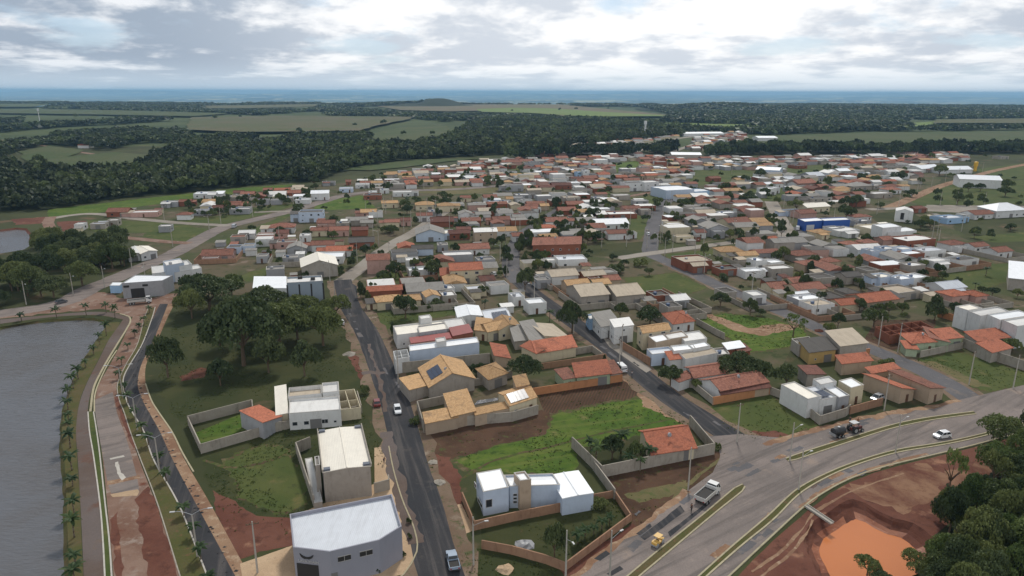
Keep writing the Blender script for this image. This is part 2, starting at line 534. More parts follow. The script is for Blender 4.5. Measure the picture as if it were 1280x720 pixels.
WALL = {'w': paint_mat('white_plaster', S(212, 212, 210), streak=0.6), 'c': paint_mat('cream_plaster', S(206, 194, 166), streak=0.6),
        'g': paint_mat('grey_plaster', S(158, 158, 160), streak=0.6), 'k': paint_mat('raw_concrete', S(162, 154, 144), 0.9, 0.4, S(98, 88, 78), 0.6),
        'p': paint_mat('pink_plaster', S(186, 150, 138), streak=0.65), 'r': paint_mat('brick_masonry', S(140, 88, 68), 0.9, 0.4, S(92, 64, 52), 0.5),
        'b': paint_mat('blue_grey_plaster', S(184, 196, 212), streak=0.25), 'y': paint_mat('ochre_plaster', S(190, 160, 104), streak=0.65),
        'o': paint_mat('pale_green_plaster', S(164, 176, 148), streak=0.65), 'u': paint_mat('bright_blue_paint', S(46, 84, 156), 0.6, 0.2, S(34, 56, 110), 0.3),
        't': paint_mat('taupe_plaster', S(178, 158, 136), streak=0.65), 'm': paint_mat('mid_grey_paint', S(152, 152, 162), 0.7, 0.12, S(110, 110, 118), 0.2),
        'q': paint_mat('panel_grey', S(140, 150, 160), 0.5, 0.1, S(120, 130, 140), 0.15), 'l': paint_mat('light_blue_paint', S(150, 180, 208), 0.6, 0.15)}
WALLWORD = {'w': 'white', 'c': 'cream', 'g': 'grey', 'k': 'bare concrete', 'p': 'pink', 'r': 'brick', 'b': 'bluish white', 'y': 'ochre', 'o': 'pale green',
            'u': 'bright blue', 't': 'taupe', 'm': 'grey', 'q': 'grey panel', 'l': 'light blue'}
M['block_wall'] = paint_mat('block_wall', S(160, 152, 140), 0.95, 0.45, S(84, 72, 62), 0.7)
M['brown_wall'] = paint_mat('brown_wall', S(156, 122, 98), 0.95, 0.45, S(92, 66, 52), 0.7)
M['orange_wall'] = paint_mat('orange_wall', S(188, 132, 92), 0.95, 0.35, S(120, 84, 62), 0.6)
M['glass'] = flat_mat('window_glass', (0.03, 0.035, 0.04), 0.1)
M['dark'] = flat_mat('dark_opening', (0.03, 0.027, 0.025), 0.8)
M['frame'] = flat_mat('window_frame', S(190, 190, 190), 0.5)
M['door'] = flat_mat('door_wood', S(96, 66, 48), 0.6)
M['gate'] = flat_mat('steel_gate', S(120, 118, 116), 0.5)
M['coping'] = paint_mat('coping', S(178, 174, 168), 0.85, 0.3)
M['solar'] = flat_mat('solar_cells', S(58, 66, 84), 0.25)
M['tank_blue'] = flat_mat('tank_blue', S(74, 92, 122), 0.5)
M['gutter'] = flat_mat('gutter_grey', S(92, 98, 110), 0.5)
M['tank_grey'] = flat_mat('tank_grey', S(150, 150, 152), 0.5)
M['concrete'] = paint_mat('pole_concrete', S(176, 170, 160), 0.9, 0.3)
M['steel'] = flat_mat('galvanised_steel', S(168, 170, 172), 0.5, 0.3)
M['rubber'] = flat_mat('rubber', (0.02, 0.02, 0.02), 0.8)
M['trunk'] = paint_mat('bark', S(104, 88, 72), 0.95, 0.4)
M['palm_trunk'] = paint_mat('palm_bark', S(112, 100, 84), 0.95, 0.3)
M['leaf_dark'] = leaf_mat('leaf_dark', (0.042, 0.062, 0.026), (0.105, 0.138, 0.052))
M['leaf_mid'] = leaf_mat('leaf_mid', (0.066, 0.090, 0.030), (0.165, 0.20, 0.065))
M['leaf_light'] = leaf_mat('leaf_light', (0.06, 0.096, 0.028), (0.14, 0.19, 0.055))
M['leaf_palm'] = leaf_mat('leaf_palm', (0.02, 0.042, 0.014), (0.06, 0.10, 0.03))
M['leaf_yellow'] = leaf_mat('leaf_yellow', (0.14, 0.14, 0.02), (0.3, 0.26, 0.04))
M['leaf_far'] = leaf_mat('leaf_far', (0.031, 0.046, 0.021), (0.08, 0.105, 0.044), 0.15, 0.012)
M['leaf_far_dark'] = leaf_mat('leaf_far_dark', (0.014, 0.024, 0.012), (0.04, 0.056, 0.026), 0.1, 0.012)
M['leaf_far_light'] = leaf_mat('leaf_far_light', (0.05, 0.078, 0.028), (0.115, 0.15, 0.055), 0.15, 0.012)
M['lake'] = water_mat('lake_water', S(98, 98, 101), 0.16, 0.7, 0.45, 1.5, 0.5, 0.4, S(92, 88, 86))
M['pond'] = water_mat('muddy_water', S(198, 122, 74), 0.15, 0.08, 0.5, 0.5, 0, 0.45, S(176, 102, 62))


# ------------------------------------------------------------------ ground sheets and roads
def densify(pts, step, jit=0.0, closed=True):
    out = []
    n = len(pts)
    for i in range(n if closed else n - 1):
        a, b = pts[i], pts[(i + 1) % n]
        d = (b - a).length
        k = max(1, int(d / step))
        nx = Vector((-(b - a).y, (b - a).x, 0)).normalized() if d > 0 else Vector((0, 0, 0))
        for j in range(k):
            p = a.lerp(b, j / k)
            if jit:
                q = Vector((p.x * .23, p.y * .23, 3.0))
                p = p + nx * jit * (1.1 * mnoise.noise(q) + .7 * mnoise.noise(q * 4.1) + R.uniform(-.4, .4))
            out.append(p)
    if not closed:
        out.append(pts[-1])
    return out


def spline(pts, step=4.0):
    """Catmull-Rom through the points"""
    if len(pts) < 3:
        return densify(pts, step, 0, False)
    P = [pts[0] * 2 - pts[1]] + list(pts) + [pts[-1] * 2 - pts[-2]]
    out = []
    for i in range(1, len(P) - 2):
        a, b, c, d = P[i - 1], P[i], P[i + 1], P[i + 2]
        k = max(1, int((c - b).length / step))
        for j in range(k):
            t = j / k
            out.append(0.5 * ((2 * b) + (c - a) * t + (2 * a - 5 * b + 4 * c - d) * t * t + (3 * b - a - 3 * c + d) * t ** 3))
    out.append(pts[-1])
    return out


def sheet(name, poly, mat, z, jit=0.0, kind='structure', step=None, px=True, label=None):
    w = [G(*p) for p in poly] if px else [Vector(p) for p in poly]
    if step is None:
        step = max(1.0, min(p.y for p in w) / 150) if jit else 3.0
    if step:
        w = densify(w, step, jit)
    me = bpy.data.meshes.new(name)
    me.from_pydata([(p.x, p.y, z) for p in w], [], [tuple(range(len(w)))])
    me.update()
    if me.polygons[0].normal.z < 0:
        me.flip_normals()
    me.materials.append(M[mat])
    o = link(bpy.data.objects.new(name, me))
    return tag(o, label, None, None, kind)


ROADS = []


def offset_line(c, d):
    out = []
    for i, p in enumerate(c):
        t = c[min(i + 1, len(c) - 1)] - c[max(i - 1, 0)]
        n = Vector((-t.y, t.x, 0)).normalized()
        out.append(p + n * (d[i] if isinstance(d, list) else d))
    return out


def ribbon(name, pts, width, mat, z, jit=0.0, px=True, keep=True, smooth=True, step=4.0):
    w = [G(*p) for p in pts] if px else [Vector(p) for p in pts]
    c = spline(w, step) if smooth else densify(w, step, 0, False)
    jf = lambda p, s: jit * (1.5 * mnoise.noise(Vector((p.x * .22, p.y * .22, s))) + .8 * mnoise.noise(Vector((p.x * .8, p.y * .8, s + 5))))
    L = offset_line(c, [width / 2 + (jf(p, 1.0) if jit else 0) for p in c])
    Q = offset_line(c, [-width / 2 - (jf(p, 9.0) if jit else 0) for p in c])
    n = len(c)
    me = bpy.data.meshes.new(name)
    me.from_pydata([(p.x, p.y, z) for p in L + Q], [], [(i, i + n, i + n + 1, i + 1) for i in range(n - 1)])
    me.update()
    me.materials.append(M[mat])
    o = link(bpy.data.objects.new(name, me))
    tag(o, kind='structure')
    if keep:
        ROADS.append((c, width))
    return c


def strip_between(name, A, B, mat, z):
    """sheet between two pixel polylines, each splined and resampled alike"""
    def res(p):
        c = spline([G(*q) for q in p], 2.0)
        ln = [0]
        for a, b in zip(c, c[1:]):
            ln.append(ln[-1] + (b - a).length)
        out, k = [], 0
        for i in range(61):
            t = ln[-1] * i / 60
            while k < len(ln) - 2 and ln[k + 1] < t:
                k += 1
            s = (t - ln[k]) / max(1e-6, ln[k + 1] - ln[k])
            out.append(c[k].lerp(c[k + 1], s))
        return out
    L, Q = res(A), res(B)
    n = len(L)
    me = bpy.data.meshes.new(name)
    me.from_pydata([(p.x, p.y, z) for p in L + Q], [], [(i, i + n, i + n + 1, i + 1) for i in range(n - 1)])
    me.update()
    if me.polygons[0].normal.z < 0:
        me.flip_normals()
    me.materials.append(M[mat])
    o = link(bpy.data.objects.new(name, me))
    return tag(o, kind='structure'), L, Q


def kerb(name, line, w, h, mat='kerb'):
    """a raised kerb stone line along world points"""
    mb = MB()
    A, B = offset_line(line, w / 2), offset_line(line, -w / 2)
    n = len(line)
    vs = [(p.x, p.y, 0) for p in A] + [(p.x, p.y, 0) for p in B] + [(p.x, p.y, h) for p in A] + [(p.x, p.y, h) for p in B]
    fs = []
    for i in range(n - 1):
        a, b, c, d = i, i + n, i + 2 * n, i + 3 * n
        fs += [(c, d, d + 1, c + 1), (a, c, c + 1, a + 1), (b, b + 1, d + 1, d)]
    fs += [(0, n, 3 * n, 2 * n), (n - 1, 3 * n - 1, 4 * n - 1, 2 * n - 1)]
    mb.add(vs, fs)
    return tag(mb.build(name, M[mat]), kind='structure')


def inpoly(x, y, poly):
    c = False
    n = len(poly)
    j = n - 1
    for i in range(n):
        if (poly[i][1] > y) != (poly[j][1] > y) and x < (poly[j][0] - poly[i][0]) * (y - poly[i][1]) / (poly[j][1] - poly[i][1]) + poly[i][0]:
            c = not c
        j = i
    return c


# the lake, the little upper lake and the muddy pond are cut out of the ground
LAKE = [(-140, 425), (-60, 416), (0, 409), (25, 403.5), (60, 399.5), (100, 397.2), (120, 397.6), (131, 400.5), (135, 404.5), (130, 412), (117, 430), (105, 450),
        (97, 465), (90, 480), (83, 500), (79, 520), (77, 545), (80, 570), (82, 600), (84, 650), (86.5, 720), (88, 790), (-150, 800)]
LAKE2 = [(-120, 300), (-60, 291), (0, 287), (20, 284.5), (34, 285.5), (39, 292), (40, 305), (30, 312), (0, 317), (-60, 325), (-120, 330)]
PIT = [(1012, 655), (1022, 648), (1036, 640), (1050, 630), (1066, 624), (1082, 629), (1098, 639), (1118, 648), (1142, 654), (1166, 672), (1176, 692), (1150, 730), (1040, 730), (1014, 700), (1004, 675)]


def world_poly(px, step, jit=0.0, smooth=False):
    w = [G(*p) for p in px]
    if smooth:
        w = spline(w + [w[0]], step)[:-1]
        return w
    return densify(w, step, jit)


lake_w = world_poly(LAKE, 4, 0.25)
lake2_w = world_poly(LAKE2, 6, 0.5)
pit_w = world_poly(PIT, 1.5, 0.2, True)


def ground_with_holes():
    from mathutils.geometry import delaunay_2d_cdt
    outer = [Vector((-4000, -300)), Vector((4000, -300)), Vector((4000, 1000)), Vector((-4000, 1000))]
    vs, es = [], []
    for ring in (outer, lake_w, lake2_w, pit_w):
        n0 = len(vs)
        vs += [Vector((p[0], p[1])) for p in ring]
        es += [(n0 + i, n0 + (i + 1) % len(ring)) for i in range(len(ring))]
    v, e, f, _, _, _ = delaunay_2d_cdt(vs, es, [], 0, 1e-4)
    keep = []
    rings = [[(p.x, p.y) for p in r] for r in (lake_w, lake2_w, pit_w)]
    for t in f:
        cx = sum(v[i][0] for i in t) / len(t)
        cy = sum(v[i][1] for i in t) / len(t)
        if any(inpoly(cx, cy, r) for r in rings):
            continue
        keep.append(tuple(t))
    me = bpy.data.meshes.new('ground')
    me.from_pydata([(p[0], p[1], 0.0) for p in v], [], keep)
    me.update()
    for p in me.polygons:
        if p.normal.z < 0:
            p.flip()
    me.materials.append(M['pasture'])
    tag(link(bpy.data.objects.new('ground', me)), kind='structure')


ground_with_holes()


def bank(name, ring, z, inset, mat):
    """sloping shore from the rim of a hole down to below its water"""
    cx = sum((p for p in ring), Vector()) / len(ring)
    n = len(ring)
    area = sum(ring[i].x * ring[(i + 1) % n].y - ring[(i + 1) % n].x * ring[i].y for i in range(n))
    sg = 1 if area > 0 else -1
    lo = []
    for i, p in enumerate(ring):
        t = ring[(i + 1) % n] - ring[i - 1]
        nn = Vector((-t.y, t.x, 0)).normalized() * sg
        lo.append(p + nn * inset * R.uniform(0.8, 1.25) + Vector((0, 0, z)))
    me = bpy.data.meshes.new(name)
    me.from_pydata([tuple(p) for p in ring] + [tuple(p) for p in lo], [], [(i, (i + 1) % n, (i + 1) % n + n, i + n) for i in range(n)])
    me.update()
    me.materials.append(M[mat])
    tag(link(bpy.data.objects.new(name, me)), kind='structure')


bank('lake_bank', lake_w, -1.4, 1.2, 'median_grass')
bank('lake_bank', lake2_w, -1.4, 1.5, 'red_soil')
for nm, ring, mt, zz in (('lake_water', lake_w, 'lake', -0.7), ('lake_water', lake2_w, 'lake', -0.9)):
    sheet(nm, [(p.x, p.y, 0) for p in ring], mt, zz, px=False, step=0)


def pond_pit():
    n = len(pit_w)
    c = sum(pit_w, Vector()) / n
    rings = []
    for k, (s, z) in enumerate(((1.0, 0.0), (0.965, -0.4), (0.92, -1.0), (0.86, -1.45), (0.79, -1.75), (0.70, -2.05), (0.5, -2.4))):
        rings.append([Vector((c.x + (p.x - c.x) * s * R.uniform(0.985, 1.015) if k else p.x, c.y + (p.y - c.y) * s * R.uniform(0.985, 1.015) if k else p.y, z + (R.uniform(-0.1, 0.1) if k else 0))) for p in pit_w])
    vs = [tuple(p) for r in rings for p in r]
    fs = []
    for k in range(len(rings) - 1):
        for i in range(n):
            j = (i + 1) % n
            fs.append((k * n + i, k * n + j, (k + 1) * n + j, (k + 1) * n + i))
    fs.append(tuple((len(rings) - 1) * n + i for i in range(n)))
    me = bpy.data.meshes.new('pond_pit')
    me.from_pydata(vs, [], fs)
    me.update()
    me.materials.append(M['red_soil'])
    me.materials.append(M['wet_mud'])
    me.polygons.foreach_set('material_index', [1 if i // n >= 3 and (i % n) % 7 < 5 else 0 for i in range(len(fs))])
    tag(link(bpy.data.objects.new('pond_pit', me)), kind='structure')
    sheet('pond_water', [(c.x + (p.x - c.x) * 0.745, c.y + (p.y - c.y) * 0.745, 0) for p in pit_w], 'pond', -1.86, px=False, step=0)


pond_pit()


def plateau():
    """land beyond the town: level out to a low rim, then a drop to a far lower plain"""
    ys = [1000, 1400, 2000, 2800, 3600, 4200, 4700, 5000, 5600, 6400]
    xs = np.linspace(-9000, 9000, 46)
    vs, fs = [], []
    for y in ys:
        for x in xs:
            z = 0.0
            rim = 4500 + 500 * math.sin(x / 1700.0) + 260 * math.sin(x / 640.0 + 1)
            if y > rim:
                z = -160 * min(1.0, (y - rim) / 1300.0)
            elif 1900 < y:
                z = 4 * math.sin(x / 500.0 + y / 900.0) * min(1, (y - 1900) / 800)
            vs.append((x, y, z))
    n = len(xs)
    for j in range(len(ys) - 1):
        for i in range(n - 1):
            a = j * n + i
            fs.append((a, a + 1, a + n + 1, a + n))
    me = bpy.data.meshes.new('plateau_ground')
    me.from_pydata(vs, [], fs)
    me.materials.append(M['plateau'])
    tag(link(bpy.data.objects.new('plateau_ground', me)), kind='structure')
    sheet('distant_plain', [(-70000, 3000, 0), (70000, 3000, 0), (70000, 62000, 0), (-70000, 62000, 0)], 'far_plain', -165, px=False, step=0)
    # side land beside the near ground is the near ground itself; low swells on the far plain
    for (x, y, rx, ry, h) in ((-9000, 30000, 9000, 2500, 120), (4000, 36000, 12000, 3000, 150), (16000, 28000, 9000, 2500, 110), (-22000, 40000, 12000, 3000, 270), (24000, 44000, 14000, 3000, 240), (-1500, 48000, 9000, 3000, 235), (9000, 50000, 7000, 2500, 255), (-12000, 46000, 8000, 2500, 245), (-30000, 48000, 6000, 2500, 290), (1500, 18000, 5000, 900, 40), (-7000, 21000, 4000, 900, 45), (8000, 20000, 5000, 900, 45)):
        vs, fs, nn = [], [], 36
        for k in range(7):
            t = k / 6
            zz = h * (0.5 + 0.5 * math.cos(math.pi * t)) - 167
            for i in range(nn):
                a = 2 * math.pi * i / nn
                vs.append((x + rx * t * math.cos(a), y + ry * t * math.sin(a), zz + (6 * math.sin(5 * a) if 0 < k < 6 else 0)))
        for k in range(6):
            for i in range(nn):
                j = (i + 1) % nn
                fs.append((k * nn + i, (k + 1) * nn + i, (k + 1) * nn + j, k * nn + j))
        me = bpy.data.meshes.new('distant_hill')
        me.from_pydata(vs, [], fs)
        me.materials.append(M['far_plain'])
        tag(link(bpy.data.objects.new('distant_hill', me)), kind='structure')


plateau()


def wooded_hill(px0, px1, pybase, dist, h, depth):
    a, b = G(px0, pybase), G(px1, pybase)
    c = (a + b) / 2
    k = dist / c.y
    cx, rx = c.x * k, abs(b.x - a.x) * k / 2
    vs, fs, nn = [], [], 40
    for j in range(9):
        t = j / 8
        for i in range(nn):
            an = 2 * math.pi * i / nn
            z = h * (0.5 + 0.5 * math.cos(math.pi * t)) * (1 + 0.12 * math.sin(3 * an + 1) * t) - 1
            vs.append((cx + rx * t * math.cos(an), dist + depth * t * math.sin(an), z))
    for j in range(8):
        for i in range(nn):
            m = (i + 1) % nn
            fs.append((j * nn + i, (j + 1) * nn + i, (j + 1) * nn + m, j * nn + m))
    me = bpy.data.meshes.new('wooded_hill')
    me.from_pydata(vs, [], fs)
    me.polygons.foreach_set('use_smooth', [True] * len(fs))
    me.materials.append(M['floor_wood'])
    tag(link(bpy.data.objects.new('wooded_hill', me)), kind='structure')
    return (cx, dist, rx, depth, h)


HILLS = [wooded_hill(500, 596, 130, 3900, 42, 420), wooded_hill(400, 640, 131, 3900, 16, 600), wooded_hill(800, 1010, 132, 3300, 22, 600), wooded_hill(930, 1290, 134, 2900, 14, 500)]


def hill_z(x, y):
    z = 0
    for (cx, cy, rx, ry, h) in HILLS:
        t = math.hypot((x - cx) / rx, (y - cy) / ry)
        if t < 1:
            z = max(z, h * (0.5 + 0.5 * math.cos(math.pi * t)) - 1)
    return z


# distant fields (sheets a little above the land, thin enough not to show)
FIELDS = [
    ('field_a', [(240, 148.5), (330, 146.5), (520, 148), (508, 152), (470, 160), (450, 166.5), (300, 168.5), (230, 165)]),
    ('field_d', [(-60, 137.5), (60, 138), (150, 139.5), (290, 143.5), (240, 147.5), (110, 145), (-60, 142.5)]),
    ('field_d', [(-60, 131.5), (40, 130.5), (62, 132), (40, 135), (-60, 135)]),
    ('field_b', [(470, 134), (560, 131.5), (700, 131.5), (840, 146), (700, 147), (640, 139), (560, 141), (500, 139)]),
    ('field_c', [(596, 137.8), (640, 136), (690, 137), (760, 142), (850, 147.2), (740, 147.8), (660, 143), (600, 141.5)]),  # brighter green: sunlight on this field is put into its colour
    ('field_a', [(250, 133.5), (400, 131), (394, 134.5), (300, 137), (255, 137)]),
    ('field_a', [(1170, 151.5), (1340, 149.5), (1340, 157), (1240, 156.5), (1165, 156.5)]),
    ('field_c', [(1135, 154), (1170, 152), (1165, 158), (1140, 159)]),
    ('field_d', [(880, 178), (960, 170.5), (1100, 166), (1340, 163), (1340, 184), (1180, 186), (1060, 184.5), (960, 184)]),
    ('field_c', [(830, 153.5), (960, 156.5), (950, 158.5), (900, 159), (825, 156.5)]),
    ('field_d', [(455, 208), (520, 200), (600, 198.5), (560, 203), (505, 210), (462, 214), (430, 213)]),
    ('field_d', [(20, 190), (60, 183), (110, 188), (80, 197), (30, 202)]),
    ('field_d', [(60, 199), (140, 191), (195, 195), (175, 204), (95, 209), (55, 209)]),
    ('field_d', [(460, 168), (500, 160), (560, 158), (565, 170), (520, 176), (470, 176)]),
]
for i, (m_, p_) in enumerate(FIELDS):
    sheet('field', p_, m_, 0.5 + 0.03 * i if min(q[1] for q in p_) > 150 else 5.0 + 0.05 * i, step=40, jit=6)

# woodland floor under the dark valley wood at the upper left
WOOD_A = [(-90, 190), (0, 205), (30, 214), (60, 206), (110, 210), (175, 205), (205, 196), (240, 180), (300, 172), (455, 170), (470, 178), (525, 178), (570, 171), (590, 158), (640, 150),
          (700, 150), (800, 155), (880, 160), (880, 166), (840, 172), (760, 180), (650, 192), (560, 197), (500, 202), (470, 207), (420, 217), (400, 226), (330, 230), (240, 240), (150, 248), (60, 262), (0, 264), (-90, 268)]
sheet('woodland_floor', WOOD_A, 'floor_wood', 0.3, 3, step=15)
WOODS_FAR = [WOOD_A,
             [(-90, 143), (0, 144), (110, 147), (230, 150), (225, 165), (300, 170), (240, 180), (200, 195), (110, 186), (60, 180), (20, 190), (0, 200), (-90, 190)],
             [(60, 131), (250, 134), (250, 138), (290, 141), (420, 134), (460, 138), (505, 143), (640, 141), (700, 149), (600, 157), (520, 150), (520, 148), (330, 146), (280, 143), (150, 139), (60, 137)],
             [(400, 130.5), (500, 131), (640, 131), (600, 134), (520, 135), (470, 134), (400, 134)],
             [(800, 133), (1000, 131), (1340, 134), (1340, 148), (1170, 150), (1130, 153), (1100, 164), (960, 169), (880, 166), (860, 160), (820, 150), (850, 146)],
             [(640, 131.5), (700, 131), (820, 131), (810, 134), (700, 133.5)],
             [(-90, 128), (60, 128.5), (250, 130), (400, 129), (400, 131), (250, 133), (60, 131), (-90, 131)],
             [(1100, 159), (1340, 157.5), (1340, 162), (1100, 165)]]
# tree belts behind the town
BELTS = [[(640, 196), (700, 193), (760, 190), (790, 189), (800, 195), (700, 197), (640, 201)],
         [(880, 193), (930, 189), (1000, 187), (1080, 189), (1180, 187), (1340, 186), (1340, 192), (1180, 193), (1080, 194), (960, 194), (885, 197)],
         [(800, 189), (840, 186), (845, 193), (808, 194)]]

# lots near and middle
LOTS = [
    ('park_grass', 0.02, 1.2, [(196, 480), (210, 440), (217, 405), (222, 385), (250, 372), (330, 366), (420, 372), (428, 395), (440, 430), (455, 470), (468, 495), (455, 505), (330, 500), (236, 532), (215, 520)]),
    ('red_soil', 0.028, 0.8, [(224, 470), (250, 460), (262, 462), (255, 472), (228, 476)]),
    ('red_soil', 0.028, 0.6, [(436, 445), (446, 440), (456, 468), (452, 478), (444, 462)]),
    ('lawn', 0.024, 0.1, [(240, 543), (318, 510), (336, 527), (250, 557)]),
    ('park_grass', 0.02, 0.6, [(248, 566), (340, 540), (400, 520), (455, 515), (478, 560), (480, 600), (392, 650), (330, 700), (300, 690), (262, 610)]),
    ('grass', 0.026, 0.9, [(282, 576), (330, 556), (352, 560), (378, 590), (384, 628), (350, 640), (305, 625)]),
    ('red_soil', 0.03, 0.3, [(266, 612), (286, 622), (320, 645), (366, 648), (366, 682), (325, 690), (296, 700), (270, 640)]),
    ('sand_paving', 0.034, 0.15, [(300, 705), (366, 682), (380, 760), (310, 760)]),
    ('verge', 0.034, 0.1, [(468, 560), (486, 558), (492, 588), (503, 625), (518, 662), (521, 690), (505, 718), (430, 735), (420, 760), (380, 760), (378, 640), (468, 605)]),
    ('plowed', 0.02, 0.8, [(525, 540), (600, 528), (678, 512), (690, 520), (684, 545), (620, 560), (560, 576), (545, 600), (520, 560)]),
    ('crop_rows', 0.024, 0.5, [(672, 492), (778, 474), (800, 482), (802, 496), (700, 518), (678, 514)]),
    ('lawn', 0.028, 1.0, [(566, 574), (620, 558), (684, 543), (690, 520), (740, 508), (800, 499), (822, 507), (850, 520), (860, 530), (800, 545), (716, 562), (724, 590), (690, 592), (640, 590), (590, 588)]),
    ('red_soil', 0.03, 0.6, [(530, 565), (562, 572), (575, 590), (580, 640), (556, 640), (540, 600)]),
    ('sand_paving', 0.034, 0.3, [(555, 632), (577, 630), (592, 662), (568, 674)]),
    ('pale_soil', 0.032, 0.9, [(776, 470), (800, 472), (826, 498), (858, 520), (872, 534), (850, 528), (806, 508), (796, 490)]),
    ('plowed', 0.022, 0.5, [(752, 592), (890, 564), (912, 568), (908, 580), (832, 655), (790, 658), (768, 626)]),
    ('dry_grass', 0.026, 0.7, [(780, 618), (830, 606), (858, 600), (862, 612), (800, 628)]),
    ('grass', 0.024, 0.7, [(878, 512), (962, 494), (985, 512), (1022, 532), (985, 544), (940, 556), (915, 540)]),
    ('red_soil', 0.028, 0.7, [(938, 540), (968, 538), (985, 543), (950, 554)]),
    ('grass', 0.024, 0.8, [(1142, 450), (1200, 440), (1290, 468), (1290, 480), (1240, 488), (1200, 482), (1166, 464)]),
    ('dry_grass', 0.027, 0.7, [(1150, 452), (1170, 452), (1240, 484), (1200, 482)]),
    ('park_grass', 0.024, 0.4, [(602, 650), (700, 640), (745, 632), (768, 622), (790, 652), (700, 712), (640, 690), (603, 682)]),
    ('park_grass', 0.02, 0.6, [(575, 690), (606, 684), (700, 712), (690, 760), (600, 760)]),
    ('red_soil', 0.024, 0.4, [(700, 712), (790, 655), (800, 662), (735, 712), (710, 730)]),
    ('lawn', 0.022, 1.2, [(868, 398), (905, 392), (960, 398), (1002, 410), (1010, 424), (985, 434), (940, 440), (915, 425), (880, 408)]),
    ('pale_soil', 0.026, 0.9, [(872, 390), (890, 393), (935, 410), (975, 404), (1000, 408), (985, 413), (955, 420), (918, 414)]),
    ('grass', 0.022, 0.6, [(780, 348), (845, 341), (884, 360), (860, 367), (800, 368)]),
    ('park_grass', 0.022, 0.6, [(730, 307), (806, 302), (808, 313), (775, 322), (728, 318)]),
    ('grass', 0.022, 0.6, [(832, 318), (893, 311), (896, 318), (842, 328)]),
    ('grass', 0.02, 0.6, [(745, 268), (815, 270), (808, 290), (800, 300), (742, 285)]),
    ('grass', 0.02, 0.6, [(480, 340), (495, 330), (520, 335), (498, 352), (465, 366), (458, 352)]),
    ('grass', 0.022, 0.6, [(466, 392), (560, 380), (580, 392), (520, 400), (480, 412), (458, 404)]),
    ('plowed', 0.022, 0.3, [(1080, 425), (1095, 400), (1170, 400), (1165, 420), (1110, 440)]),
    ('grass', 0.022, 0.8, [(1165, 345), (1230, 330), (1260, 330), (1262, 352), (1220, 362), (1180, 352)]),
    ('grass', 0.022, 1, [(1130, 248), (1175, 233), (1225, 224), (1340, 226), (1340, 254), (1220, 257), (1150, 257)]),
    ('grass', 0.022, 1, [(1215, 212), (1340, 196), (1340, 222), (1255, 224)]),
    ('park_grass', 0.022, 1, [(1085, 268), (1140, 262), (1165, 290), (1110, 288)]),
    ('grass', 0.022, 1, [(1210, 296), (1340, 285), (1340, 300), (1240, 303)]),
    ('grass', 0.022, 1.5, [(862, 212), (940, 213), (948, 222), (900, 232), (862, 232)]),
    ('grass', 0.022, 1.5, [(975, 210), (1040, 205), (1035, 220), (985, 222)]),
    ('lawn', 0.022, 1.0, [(764, 205), (800, 201), (802, 212), (770, 216)]),
    ('grass', 0.022, 1.0, [(640, 208), (658, 208), (660, 222), (636, 222)]),
    ('grass', 0.022, 1.0, [(940, 236), (980, 234), (985, 250), (942, 252), (925, 245)]),
    ('grass', 0.022, 1.0, [(795, 248), (833, 240), (838, 252), (800, 260)]),
    ('grass', 0.022, 1.0, [(756, 238), (796, 243), (790, 249), (752, 247)]),
    ('lawn', 0.022, 1.2, [(60, 262), (180, 248), (300, 235), (370, 230), (350, 236), (250, 247), (150, 262), (110, 268), (60, 271)]),
    ('grass', 0.022, 1.0, [(110, 275), (190, 277), (235, 282), (250, 285), (215, 292), (120, 290), (100, 284)]),
    ('grass', 0.022, 1.0, [(180, 292), (255, 285), (262, 288), (240, 302), (215, 302), (180, 296)]),
    ('red_soil', 0.026, 1.2, [(70, 277), (108, 276), (110, 284), (80, 291)]),
    ('red_soil', 0.026, 1.2, [(14, 274), (60, 271), (62, 279), (20, 281)]),
    ('grass', 0.022, 1.0, [(300, 262), (360, 255), (378, 254), (340, 266), (275, 281), (262, 279)]),
    ('grass', 0.022, 1.0, [(222, 274), (300, 268), (290, 279), (225, 279)]),
    ('lawn', 0.022, 1.0, [(400, 252), (440, 246), (452, 244), (470, 260), (430, 262), (392, 262)]),
    ('grass', 0.022, 1.0, [(272, 303), (335, 278), (360, 265), (368, 268), (330, 288), (290, 306)]),
    ('dry_grass', 0.022, 1.0, [(505, 240), (560, 231), (625, 235), (618, 241), (560, 243)]),
    ('grass', 0.022, 1.0, [(300, 345), (345, 330), (350, 340), (310, 352)]),
    ('dirt_road', 0.02, 1.5, [(110, 365), (135, 366), (150, 372), (190, 372), (222, 366), (218, 380), (205, 384), (195, 400), (160, 396), (130, 386), (60, 392), (0, 398), (0, 392), (85, 377)]),
    ('asphalt_mid', 0.03, 0.3, [(976, 288), (1000, 282), (1012, 286), (1024, 292), (1005, 300), (975, 298)]),
    ('far_road', 0.03, 0.3, [(1158, 256), (1240, 257), (1250, 262), (1200, 266), (1160, 264)]),
]
sheet('town_ground', [(150, 275), (330, 242), (420, 228), (520, 212), (640, 197), (790, 193), (860, 196), (1060, 194), (1200, 200), (1150, 250), (1210, 300), (1300, 330), (1300, 480), (1200, 500), (1140, 460), (1000, 402), (985, 480), (900, 500), (860, 460), (770, 400), (730, 410), (800, 480), (690, 520), (520, 540), (470, 400), (420, 345), (300, 370), (230, 370), (190, 345)], 'town_ground', 0.002, 3, step=8)
